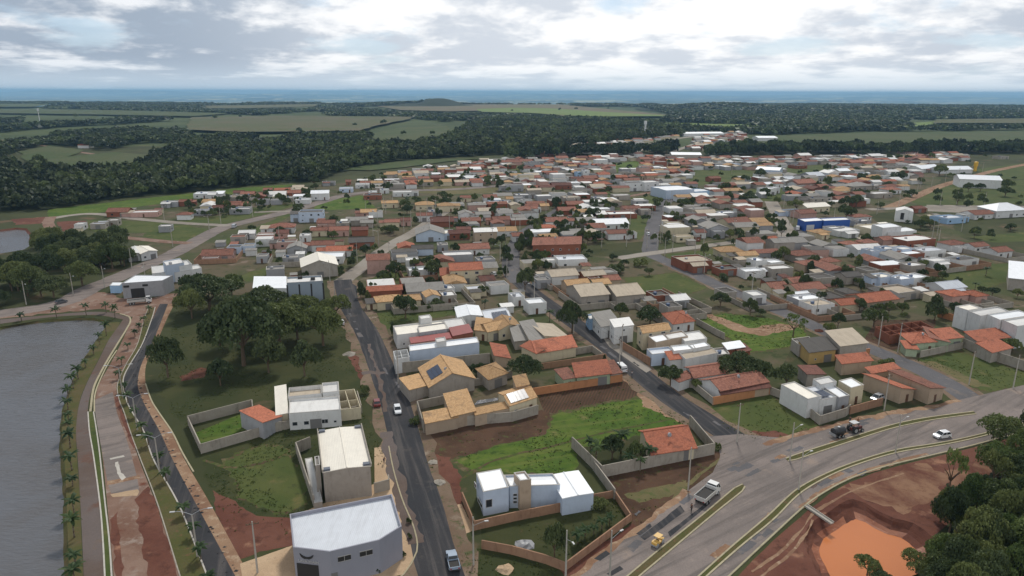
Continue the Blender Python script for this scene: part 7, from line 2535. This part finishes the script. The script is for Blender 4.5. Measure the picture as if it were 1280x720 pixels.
for line, off, step in ((ST1[6:], 5.0, 34), (ST1B, 5.0, 34), (ST2[2:], 4.8, 33), (ST3, -4.8, 33), ([(180, 333), (237, 306), (300, 279), (363, 264), (432, 244), (480, 238.5), (560, 237)], 6, 42), ([(772, 323), (812, 317), (847, 312), (893, 306)], 4.5, 30),
                        ([(1120, 254), (1172, 234), (1243, 213)], 5, 40), ([(1085, 262), (1160, 259), (1250, 259)], 5, 30), ([(67, 273), (120, 267.5), (175, 274), (287, 282)], 4, 40), ([(964, 252), (982, 288)], 6, 30), ([(430, 365), (400, 330), (372, 312), (348, 300)], 3, 34)):
    c = spline([G(*p) for p in line], 1.5)
    lo = offset_line(c, off)
    acc, last = 0, None
    for a, b, q in zip(c, c[1:], lo):
        acc += (b - a).length
        if acc > step:
            acc = 0
            t = b - a
            if near_house(q.x, q.y, -1.5):
                continue
            pole(R.choice(('cross', 'both')), 0, 0, math.atan2(t.y, t.x) + (0 if off < 0 else math.pi), desc='utility pole along the street', group='utility poles along the streets', world=Vector((q.x, q.y, 0)))
            n_ += 1
            if last is not None and q.y < 330:
                mb = MB()
                m0 = (last + q) / 2
                for off_ in (-.8, .8):
                    nn = Vector((-(q - last).y, (q - last).x, 0)).normalized() * off_
                    prev = None
                    for i in range(9):
                        t_ = i / 8
                        w_ = last.lerp(q, t_) + nn - m0 + Vector((0, 0, 9.15 if True else 0)) - Vector((0, 0, 2.6 * t_ * (1 - t_)))
                        if prev is not None:
                            mb.tube(prev, w_, .016, .016, 4)
                        prev = w_
                cb_ = mb.build('power_cable', M['dark'])
                cb_.location = m0
                tag(cb_, None, 'cable', 'overhead cables along the streets')
                defer(cb_, 'pair of thin sagging overhead cables', m0)
            last = Vector((q.x, q.y, 0))
for _ in range(60):
    px, py = R.uniform(420, 1240), R.uniform(215, 330)
    p = G(px, py)
    if near_house(p.x, p.y, .3):
        continue
    pole(R.choice(('cross', 'both')), 0, 0, R.uniform(0, 6.28), desc='utility pole among the houses', group='utility poles along the streets', world=p)
for k in PR:
    if k not in pu:
        pole(k, 1005, 530, 0, 'pole beside the street')

# the spillway slab leading to the pond
a, b = G(1007, 633), G(1040, 655)
mb = MB(); d = b - a
mb.box(0, -.45, 0, d.length, .45, .16); mb.box(0, -.5, .16, d.length, -.38, .4); mb.box(0, .38, .16, d.length, .5, .4)
o = mb.build('drain_channel', M['concrete']); o.location = a; o.rotation_euler.z = math.atan2(d.y, d.x)
tag(o, 'pale concrete drain channel running from avenue kerb to the orange pond', 'drain')


# ------------------------------------------------------------------ vehicles
def wheel(root, x, y, r, w=.2):
    mb = MB(); mb.tube((x, y - w / 2, r), (x, y + w / 2, r), r, r, 14); wo = mb.build('wheel', M['rubber'], root)
    mb = MB(); mb.tube((x, y - w / 2 - .01, r), (x, y + w / 2 + .01, r), r * .58, r * .58, 10); mb.build('rim', M['steel'], wo)


PAINT = {}


def paint(c):
    if c not in PAINT:
        PAINT[c] = flat_mat('car_paint', S(*c), .3, 0, .5, .6)
    return PAINT[c]


def loft(mb, secs):
    """secs: (x, half width, z low, z high)"""
    n = len(secs)
    vs = []
    for x, hw, z0, z1 in secs:
        vs += [(x, -hw, z0), (x, hw, z0), (x, hw * .96, z1), (x, -hw * .96, z1)]
    fs = [(0, 1, 2, 3), tuple(4 * (n - 1) + i for i in (3, 2, 1, 0))]
    for i in range(n - 1):
        for j in range(4):
            k = (j + 1) % 4
            fs.append((4 * i + j, 4 * i + 4 + j, 4 * i + 4 + k, 4 * i + k))
    mb.add(vs, fs)


def cabin(root, x0, x1, x2, x3, hw, z0, z1, pm, roofm=None):
    """glasshouse: base x0..x3, roof x1..x2"""
    g = MB(); t = .84
    g.hexa([(x0, -hw, z0), (x3, -hw, z0), (x3, hw, z0), (x0, hw, z0)], [(x1, -hw * t, z1), (x2, -hw * t, z1), (x2, hw * t, z1), (x1, hw * t, z1)])
    g.build('window', M['glass'], root)
    r = MB(); r.box(x1 - .08, -hw * t - .02, z1, x2 + .08, hw * t + .02, z1 + .07); r.build('roof', roofm or pm, root, bevel=.03)
    f = MB()
    for s in (-1, 1):
        for xa, xb in ((x0, x1), (x3, x2), ((x0 + x3) / 2, (x1 + x2) / 2)):
            f.tube((xa, s * (hw + .005), z0), (xb, s * (hw * t + .005), z1), .045, .04, 5)
    f.build('pillar', pm, root)


def lights(root, xf, xr, hw, z):
    for s in (-1, 1):
        mb = MB(); mb.box(xf - .04, s * hw * .72 - .16, z, xf + .03, s * hw * .72 + .16, z + .14); mb.build('headlight', M['frame'], root)
        mb = MB(); mb.box(xr - .03, s * hw * .76 - .12, z + .05, xr + .03, s * hw * .76 + .12, z + .25); mb.build('taillight', flat_mat('tail_red', (.35, .02, .02), .3) if 'tail_red' not in bpy.data.materials else bpy.data.materials['tail_red'], root)


def place(o, px, py, toward, label, cat):
    p, q = G(px, py), G(*toward)
    d = q - p
    o.location = (p.x, p.y, .06)
    o.rotation_euler.z = math.atan2(d.y, d.x)
    tag(o, label, cat)
    return o


def car(c, kind='hatch'):
    o = empty('car', (0, 0, 0)); pm = paint(c)
    L, hw = (4.0, .85)
    mb = MB()
    loft(mb, [(-L / 2, hw * .9, .35, .8), (-L / 2 + .15, hw, .25, .98), (-.9, hw, .22, 1.0), (.7, hw, .22, .98), (1.5, hw * .97, .24, .86), (L / 2 - .1, hw * .86, .3, .72), (L / 2, hw * .8, .36, .6)])
    mb.build('body', pm, o, bevel=.05)
    cabin(o, -1.75 if kind == 'hatch' else -1.5, -1.35 if kind == 'hatch' else -.95, .25, 1.0, hw * .93, .97, 1.45, pm)
    lights(o, L / 2 - .06, -L / 2, hw, .55)
    for x in (-1.25, 1.25):
        for s in (-1, 1):
            wheel(o, x, s * (hw - .08), .3)
    return o


def pickup(c, dark_bed=True):
    o = empty('pickup_truck', (0, 0, 0)); pm = paint(c)
    mb = MB(); loft(mb, [(-2.5, .86, .45, .7), (-2.4, .9, .4, .72), (2.0, .9, .4, .72), (2.5, .82, .45, .7)]); mb.build('chassis', M['dark'], o)
    mb = MB(); loft(mb, [(-.4, .9, .72, 1.1), (1.1, .9, .72, 1.08), (2.3, .85, .72, .98), (2.52, .78, .72, .86)]); mb.build('body', pm, o, bevel=.05)
    mb = MB(); mb.box(-2.5, -.9, .72, -.42, -.82, 1.2); mb.box(-2.5, .82, .72, -.42, .9, 1.2); mb.box(-2.5, -.82, .72, -2.42, .82, 1.2); mb.box(-.5, -.82, .72, -.42, .82, 1.2)
    mb.build('cargo_bed', pm, o)
    mb = MB(); mb.box(-2.42, -.82, .72, -.5, .82, .78 if not dark_bed else 1.02); mb.build('bed_liner', M['dark'], o)
    cabin(o, -.4, -.2, .6, 1.2, .86, 1.08, 1.65, pm)
    lights(o, 2.46, -2.52, .85, .75)
    for x in (-1.6, 1.6):
        for s in (-1, 1):
            wheel(o, x, s * .82, .37, .24)
    return o


def van(c):
    o = empty('van', (0, 0, 0)); pm = paint(c)
    mb = MB(); loft(mb, [(-2.4, .9, .35, 1.0), (-2.3, .95, .3, 1.15), (1.6, .95, .3, 1.15), (2.3, .88, .35, .95), (2.4, .8, .4, .8)]); mb.build('body', pm, o, bevel=.06)
    cabin(o, -2.35, -2.2, 1.0, 1.9, .92, 1.15, 2.0, pm)
    mb = MB(); mb.box(-2.3, -.8, 1.2, .6, .8, 1.95); mb.build('side_panel', pm, o)
    lights(o, 2.32, -2.42, .9, .65)
    for x in (-1.5, 1.5):
        for s in (-1, 1):
            wheel(o, x, s * .86, .34)
    return o


def lorry(c, bedc, L=7.0, load=True):
    o = empty('truck', (0, 0, 0)); pm = paint(c)
    mb = MB(); mb.box(-L / 2, -.45, .6, L / 2 - .3, .45, .85); mb.build('chassis', M['dark'], o)
    mb = MB(); loft(mb, [(L / 2 - 1.9, 1.1, .6, 2.0), (L / 2 - 1.8, 1.12, .55, 2.1), (L / 2 - .2, 1.12, .55, 1.5), (L / 2, 1.05, .55, 1.4)]); mb.build('cab', pm, o, bevel=.06)
    cabin(o, L / 2 - 1.85, L / 2 - 1.75, L / 2 - .55, L / 2 - .12, 1.09, 1.55, 2.4, pm)
    mb = MB(); b0, b1, bh = -L / 2, L / 2 - 2.1, 1.75
    mb.box(b0, -1.2, .95, b1, 1.2, 1.05)
    mb.box(b0, -1.2, 1.05, b1, -1.12, bh); mb.box(b0, 1.12, 1.05, b1, 1.2, bh); mb.box(b0, -1.12, 1.05, b0 + .08, 1.12, bh); mb.box(b1 - .08, -1.12, 1.05, b1, 1.12, bh + .3)
    mb.build('cargo_bed', paint(bedc), o)
    if load:
        mb = MB(); mb.slab([(b0 + .1, -1.1, 1.45), (b1 - .1, -1.1, 1.5), (b1 - .1, 1.1, 1.5), (b0 + .1, 1.1, 1.45)], .38); mb.build('bed_floor', M['dark'], o)
    lights(o, L / 2, -L / 2, 1.1, .85)
    for x in (-L / 2 + 1.0, -L / 2 + 2.0, L / 2 - 1.0):
        for s in (-1, 1):
            wheel(o, x, s * .98, .45, .3)
    return o


def roller():
    o = empty('road_roller', (0, 0, 0)); pm = paint((214, 170, 84))
    mb = MB(); mb.tube((1.35, -.8, .6), (1.35, .8, .6), .6, .6, 20); mb.build('drum', M['steel'], o)
    mb = MB(); mb.tube((-1.35, -.8, .6), (-1.35, .8, .6), .6, .6, 20); mb.build('drum', M['steel'], o)
    mb = MB(); loft(mb, [(-2.0, .7, .8, 1.3), (-1.8, .78, .75, 1.5), (-.4, .78, .6, 1.5), (-.3, .7, .6, 1.0), (.8, .7, .6, 1.0), (.9, .75, .8, 1.35), (2.0, .7, .85, 1.25)]); mb.build('body', pm, o, bevel=.05)
    mb = MB(); mb.box(-.3, -.3, 1.0, .2, .3, 1.2); mb.box(-.3, -.3, 1.2, -.2, .3, 1.6); mb.build('seat', M['dark'], o)
    mb = MB()
    for x in (-.7, .8):
        for y in (-.68, .68):
            mb.tube((x, y, 1.2), (x, y, 2.45), .04, .04, 6)
    mb.build('canopy_post', M['dark'], o)
    mb = MB(); mb.box(-.95, -.85, 2.45, 1.05, .85, 2.55); mb.build('canopy', pm, o, bevel=.03)
    return o


def tractor():
    o = empty('tractor', (0, 0, 0))
    bm_ = flat_mat('tractor_red', S(92, 40, 36), .5)
    mb = MB(); loft(mb, [(-1.2, .35, .6, 1.3), (.2, .4, .6, 1.35), (1.8, .36, .65, 1.3), (2.0, .3, .7, 1.15)]); mb.build('body', bm_, o, bevel=.04)
    for s in (-1, 1):
        wheel(o, -.7, s * .85, .8, .42); wheel(o, 1.5, s * .75, .45, .3)
        mb = MB(); mb.slab([(-1.4, s * .85 - .25, 1.5), (.1, s * .85 - .25, 1.62), (.1, s * .85 + .25, 1.62), (-1.4, s * .85 + .25, 1.5)], .06); mb.build('mudguard', M['dark'], o)
    mb = MB(); mb.box(-1.0, -.28, 1.3, -.5, .28, 1.45); mb.build('seat', M['dark'], o)
    mb = MB()
    for x in (-1.2, .2):
        for y in (-.6, .6):
            mb.tube((x, y, 1.3), (x, y, 2.5), .04, .04, 6)
    mb.build('canopy_post', M['dark'], o)
    mb = MB(); mb.box(-1.4, -.75, 2.5, .4, .75, 2.58); mb.build('canopy', M['frame'], o, bevel=.03)
    mb = MB(); mb.tube((1.2, 0, 1.3), (1.2, 0, 2.1), .05, .05, 8); mb.build('exhaust', M['dark'], o)
    return o


def tanker():
    o = empty('tank_trailer', (0, 0, 0))
    mb = MB(); mb.tube((-1.5, 0, 1.45), (1.5, 0, 1.45), .85, .85, 18); mb.tube((1.5, 0, 1.45), (1.62, 0, 1.45), .85, .6, 18); mb.tube((-1.62, 0, 1.45), (-1.5, 0, 1.45), .6, .85, 18)
    mb.build('tank', flat_mat('tank_black', S(52, 52, 54), .45), o, smooth=False)
    mb = MB(); mb.tube((0, 0, 2.28), (0, 0, 2.5), .3, .3, 12); mb.build('hatch', M['steel'], o)
    mb = MB(); mb.box(-1.6, -.4, .5, 1.6, .4, .62); mb.box(1.6, -.06, .5, 2.8, .06, .6); mb.build('drawbar', M['dark'], o)
    mb = MB(); mb.box(-1.75, -.95, .6, -1.65, .95, 1.2); mb.build('spray_bar', M['steel'], o)
    for x in (-.5, .6):
        for s in (-1, 1):
            wheel(o, x, s * .85, .42, .3)
    return o


place(car((226, 228, 230)), 497, 515, (503, 540), 'white hatchback driving down the dark street', 'car')
place(car((128, 58, 54)), 471, 506, (466, 480), 'dark red hatchback parked beside the dark street', 'car')
place(pickup((150, 165, 182)), 566, 705, (560, 680), 'silver blue pickup at the bottom of the dark street', 'pickup truck')
place(car((230, 230, 230)), 427, 405, (424, 395), 'white car parked under the trees of the dark street', 'car')
place(van((232, 232, 232)), 776, 463, (765, 453), 'white van parked beside the terracotta house on the second street', 'van')
place(lorry((226, 226, 224), (190, 188, 184), 6.6), 884, 623, (901, 608), 'white open-bed lorry stopped on the avenue near the roller', 'truck')
rol_ = roller(); rol_.scale = (.68, .68, .72)
place(rol_, 822, 681, (842, 664), 'yellow road roller on the fresh asphalt strip', 'roller')
place(tractor(), 1068, 540, (1085, 536), 'dark red tractor with white canopy on the avenue', 'tractor')
place(tanker(), 1047, 546, (1064, 542), 'black water tank trailer behind the tractor', 'trailer')
place(car((232, 233, 235)), 1177, 547, (1150, 551), 'white hatchback on the far lane of the avenue', 'car')
place(car((92, 94, 98)), 77, 379, (90, 376), 'grey car on the lake road near the dark grove', 'car')
place(lorry((220, 220, 218), (190, 188, 182), 8.0), 175, 379.5, (190, 378), 'white flatbed truck parked before the grey shed', 'truck')
place(van((238, 240, 242)), 997, 287, (996, 281), 'white van parked before the bright blue warehouse', 'van')
place(car((236, 236, 238)), 810, 294, (809, 288), 'white car coming down towards the street fork', 'car')
place(car((200, 200, 204)), 1198, 246.5, (1192, 248.5), 'pale car on the dirt road to the white gabled hall', 'car')
place(car((214, 214, 216)), 1138, 246, (1146, 243.5), 'pale car parked at the red road near the white base houses', 'car')
place(car((60, 62, 66)), 722, 284, (718, 290), 'dark car among the roofs by the upper second street', 'car')
place(car((226, 226, 226)), 617, 344, (613, 342), 'white car in the yard beside the cream two-storey house', 'car')
place(car((170, 172, 176)), 1096, 500, (1090, 502), 'grey car parked in the yard of the white modern house', 'car')
place(van((196, 200, 206)), 293, 284.5, (300, 280), 'pale van on the broad road among the pastures', 'van')
place(car((52, 54, 58)), 663, 280, (667, 276), 'black car parked on the upper second street', 'car')


# ------------------------------------------------------------------ people
def skinned(name, joints, edges, radii, mat, parent, sub=1):
    me = bpy.data.meshes.new(name)
    me.from_pydata(joints, edges, [])
    o = link(bpy.data.objects.new(name, me), parent)
    me.materials.append(mat)
    sk = o.modifiers.new('skin', 'SKIN')
    for v, r in zip(me.skin_vertices[0].data if me.skin_vertices else [], radii):
        v.radius = (r, r)
    ss = o.modifiers.new('smooth', 'SUBSURF'); ss.levels = ss.render_levels = sub
    return o


def person(px, py, face, shirt, trousers, pose, label):
    o = empty('person', G(px, py))
    d = G(*face) - G(px, py)
    o.rotation_euler.z = math.atan2(d.y, d.x)
    o.location.z = .06
    st = .16 if pose != 'walk' else .32
    lean = .25 if pose == 'lean' else .02
    J = [(0, 0, .93), (lean * .5, 0, 1.2), (lean, 0, 1.43), (lean * 1.1, 0, 1.53), (lean * 1.2 + .02, 0, 1.66),
         (0, .1, .88), (st * .5, .11, .48), (st * .2, .11, .07), (st * .2 + .16, .11, .04),
         (0, -.1, .88), (-st * .3, -.11, .48), (-st * .7, -.11, .08), (-st * .7 + .15, -.11, .04),
         (lean, .19, 1.4), (lean + .06, .25, 1.14), (lean + .24, .22, .95 if pose != 'lean' else .8),
         (lean, -.19, 1.4), (lean + .02, -.26, 1.13), (lean + .18, -.24, .92)]
    E_ = [(0, 1), (1, 2), (2, 3), (3, 4), (0, 5), (5, 6), (6, 7), (7, 8), (0, 9), (9, 10), (10, 11), (11, 12), (2, 13), (13, 14), (14, 15), (2, 16), (16, 17), (17, 18)]
    Rr = [.13, .125, .12, .055, .1, .085, .06, .045, .04, .085, .06, .045, .04, .055, .04, .035, .055, .04, .035]

    def mk(name, mat, keep, grow):
        idx = sorted({i for e in keep for i in E_[e]})
        mp = {v: i for i, v in enumerate(idx)}
        me = bpy.data.meshes.new(name)
        bmx = bmesh.new()
        ly = bmx.verts.layers.skin.verify()
        vs = []
        for k, v in enumerate(idx):
            b = bmx.verts.new(J[v]); b[ly].radius = (Rr[v] * grow, Rr[v] * grow); b[ly].use_root = (k == 0); vs.append(b)
        for e in keep:
            bmx.edges.new((vs[mp[E_[e][0]]], vs[mp[E_[e][1]]]))
        bmx.to_mesh(me); bmx.free()
        me.materials.append(mat)
        ob = link(bpy.data.objects.new(name, me), o)
        ob.modifiers.new('skin', 'SKIN')
        s_ = ob.modifiers.new('smooth', 'SUBSURF'); s_.levels = s_.render_levels = 1
    mk('body', flat_mat('skin_tone', S(140, 96, 72), .6) if 'skin_tone' not in bpy.data.materials else bpy.data.materials['skin_tone'], list(range(18)), 1)
    mk('shirt', flat_mat('shirt_cloth', S(*shirt), .9), [0, 1, 12, 13, 15, 16], 1.12)
    mk('trousers', flat_mat('trouser_cloth', S(*trousers), .9), [4, 5, 6, 8, 9, 10], 1.15)
    mb = MB(Matrix.Translation((lean * 1.2, 0, 1.7)))
    mb.tube((0, 0, -.02), (0, 0, .06), .115, .1, 12); mb.tube((0, 0, .06), (0, 0, .1), .1, .04, 12)
    mb.build('hair', M['dark'], o)
    tag(o, label, 'person')


person(864, 640, (884, 625), (40, 42, 48), (36, 36, 40), 'walk', 'worker in dark clothes walking behind the white lorry')
person(822, 672, (842, 660), (170, 150, 90), (60, 60, 70), 'stand', 'worker in a pale shirt standing at the road roller') if False else None
person(1062, 529, (1066, 534), (40, 62, 66), (36, 40, 46), 'stand', 'person in dark green clothes standing on the kerb by the tractor')
person(1072, 531, (1066, 536), (128, 88, 60), (60, 52, 46), 'stand', 'person in brown clothes standing beside the tractor bonnet')
person(480, 580, (490, 590), (60, 60, 80), (60, 54, 60), 'lean', 'person bending on the sandy pavement beside the concrete hall')
person(790, 471, (780, 465), (216, 216, 214), (80, 80, 90), 'stand', 'person in a white shirt at the edge of the second street')

# ------------------------------------------------------------------ small things lying about
def lump(name, label, cat, px, py, size, mat, n=7):
    mb = MB()
    rr = random.Random(px * 7 + int(py))
    k = 10
    rings = []
    for z, s in ((0, 1), (.35, .85), (.7, .5), (.9, .15)):
        rings.append([(math.cos(2 * math.pi * i / k) * s * size * rr.uniform(.75, 1.2), math.sin(2 * math.pi * i / k) * s * size * rr.uniform(.6, 1.1), z * size * .5 * rr.uniform(.8, 1.1)) for i in range(k)])
    vs = [v for r in rings for v in r]
    fs = [(a * k + i, a * k + (i + 1) % k, (a + 1) * k + (i + 1) % k, (a + 1) * k + i) for a in range(3) for i in range(k)] + [tuple(range(3 * k, 4 * k))]
    mb.add(vs, fs)
    o = mb.build(name, mat)
    o.location = G(px, py)
    tag(o, label, cat)


lump('rubble_pile', 'pale rubble heap on the red verge beside the bright green lot', 'rubble', 541, 578, 1.1, M['block_wall'])
lump('rubble_pile', 'pale rubble heap closer to the three-block white house', 'rubble', 549, 603, 1.3, M['block_wall'])
lump('dirt_pile', 'reddish dirt heap near the curved roof building', 'dirt heap', 1024, 414, 1.6, M['red_soil'])
lump('rubble_pile', 'pale stones in the grass under the dark garden wall', 'rubble', 632, 712, 1.5, M['sand_paving'])
lump('tarpaulin', 'crumpled blue grey tarpaulin on the walled garden grass', 'tarpaulin', 656, 681, 1.8, M['tank_grey'])
lump('gravel_pile', 'grey gravel heap on the verge by the park', 'gravel heap', 437, 443, 1.9, M['block_wall'])
for i, (px, py, c) in enumerate(((492, 587, 'dark'), (496, 606, 'dark'))):
    pass
for px, py, lb in ((511, 654, 'first'), (512.5, 673, 'second'), (501, 695, 'third'), (504, 697, 'fourth'), (472, 716, 'fifth')):
    tree(px, py, 8, 9, 'bush', 0, label=f'small dark shrub in the sandy pavement round the corner warehouse, {lb} from the hall', name='shrub', cat='shrub')
# clods of fresh asphalt dropped along the parkway road edge
rr = random.Random(4)
c = spline([G(*p) for p in [(186, 400), (178, 430), (170, 455), (171, 480), (178, 500), (186, 515), (200, 540), (216, 575), (232, 600), (245, 630), (262, 660), (290, 715)]], 1.4)
mb = MB()
for p in c:
    for _ in range(2):
        if rr.random() < .6:
            q = p + Vector((rr.uniform(-.9, .9), rr.uniform(-.5, .5), 0))
            s = rr.uniform(.12, .38)
            mb.add([(q.x - s, q.y - s * .6, .04), (q.x + s * .8, q.y - s * .7, .04), (q.x + s, q.y + s * .5, .04), (q.x - s * .7, q.y + s * .8, .04), (q.x, q.y, .04 + s * .7)], [(0, 1, 4), (1, 2, 4), (2, 3, 4), (3, 0, 4)])
o = mb.build('asphalt_clods', M['asphalt_dark']); tag(o, 'dark asphalt clods strewn along the parkway road edge', None, None, 'stuff')
# rough weeds over the lots: tufts beyond counting
rng = np.random.default_rng(77)
vs = []
for m_, z_, j_, p_ in LOTS:
    if m_ not in ('grass', 'lawn', 'park_grass', 'plowed', 'dry_grass', 'crop_rows'):
        continue
    w = [G(*q) for q in p_]
    if min(p.y for p in w) > 260:
        continue
    poly = [(p.x, p.y) for p in w]
    x0, x1, y0, y1 = min(p[0] for p in poly), max(p[0] for p in poly), min(p[1] for p in poly), max(p[1] for p in poly)
    n = int((x1 - x0) * (y1 - y0) * (.6 if m_ in ('lawn', 'grass') else .8 if m_ == 'park_grass' else .12))
    for _ in range(min(n * 2, 9000)):
        x, y = rng.uniform(x0, x1), rng.uniform(y0, y1)
        if not inpoly(x, y, poly) or near_house(x, y, -2):
            continue
        if math.sin(x * .31 + 1.3 * math.sin(y * .17)) + math.sin(y * .27 + x * .11) < rng.uniform(-1.2, 1.4):
            continue
        for _k in range(3):
            a, h, s = rng.uniform(0, 6.28), rng.uniform(.05, .22), rng.uniform(.06, .2)
            dx, dy = math.cos(a) * s, math.sin(a) * s
            ox, oy = rng.uniform(-.3, .3, 2)
            vs.append([(x + ox - dx, y + oy - dy, .03), (x + ox + dx, y + oy + dy, .03), (x + ox + dx * .7 + dy * .5, y + oy + dy * .7 - dx * .5, h), (x + ox - dx * .7 + dy * .5, y + oy - dy * .7 - dx * .5, h)])
M['weed'] = leaf_mat('weed_leaf', S(66, 78, 38), S(96, 108, 54), .3)
o = link(bpy.data.objects.new('weeds', quads_mesh('weeds', np.array(vs).reshape(-1, 3), M['weed'])))
tag(o, 'rough weeds and grass tufts over the open lots', None, None, 'stuff')
print('weeds', len(vs))

# ------------------------------------------------------------------ haze
def make_haze():
    mb = MB()
    mb.box(-64000, -400, -170, 64000, 61500, 130)
    m = bpy.data.materials.new('haze_air')
    m.use_nodes = True
    nt = m.node_tree
    nt.nodes.clear()
    out = nt.nodes.new('ShaderNodeOutputMaterial')
    v = nt.nodes.new('ShaderNodeVolumePrincipled')
    v.inputs['Color'].default_value = (0.40, 0.69, 1.0, 1)
    v.inputs['Density'].default_value = 5.8e-5
    v.inputs['Anisotropy'].default_value = 0.0
    nt.links.new(v.outputs[0], out.inputs['Volume'])
    o = mb.build('haze', m)
    tag(o, 'pale blue air haze over the far plain', None, None, 'stuff')


make_haze()
flush_trees()
finish_labels()
for o, d, p in DEFER[:3]:
    print(o.name, '|', o['label'])
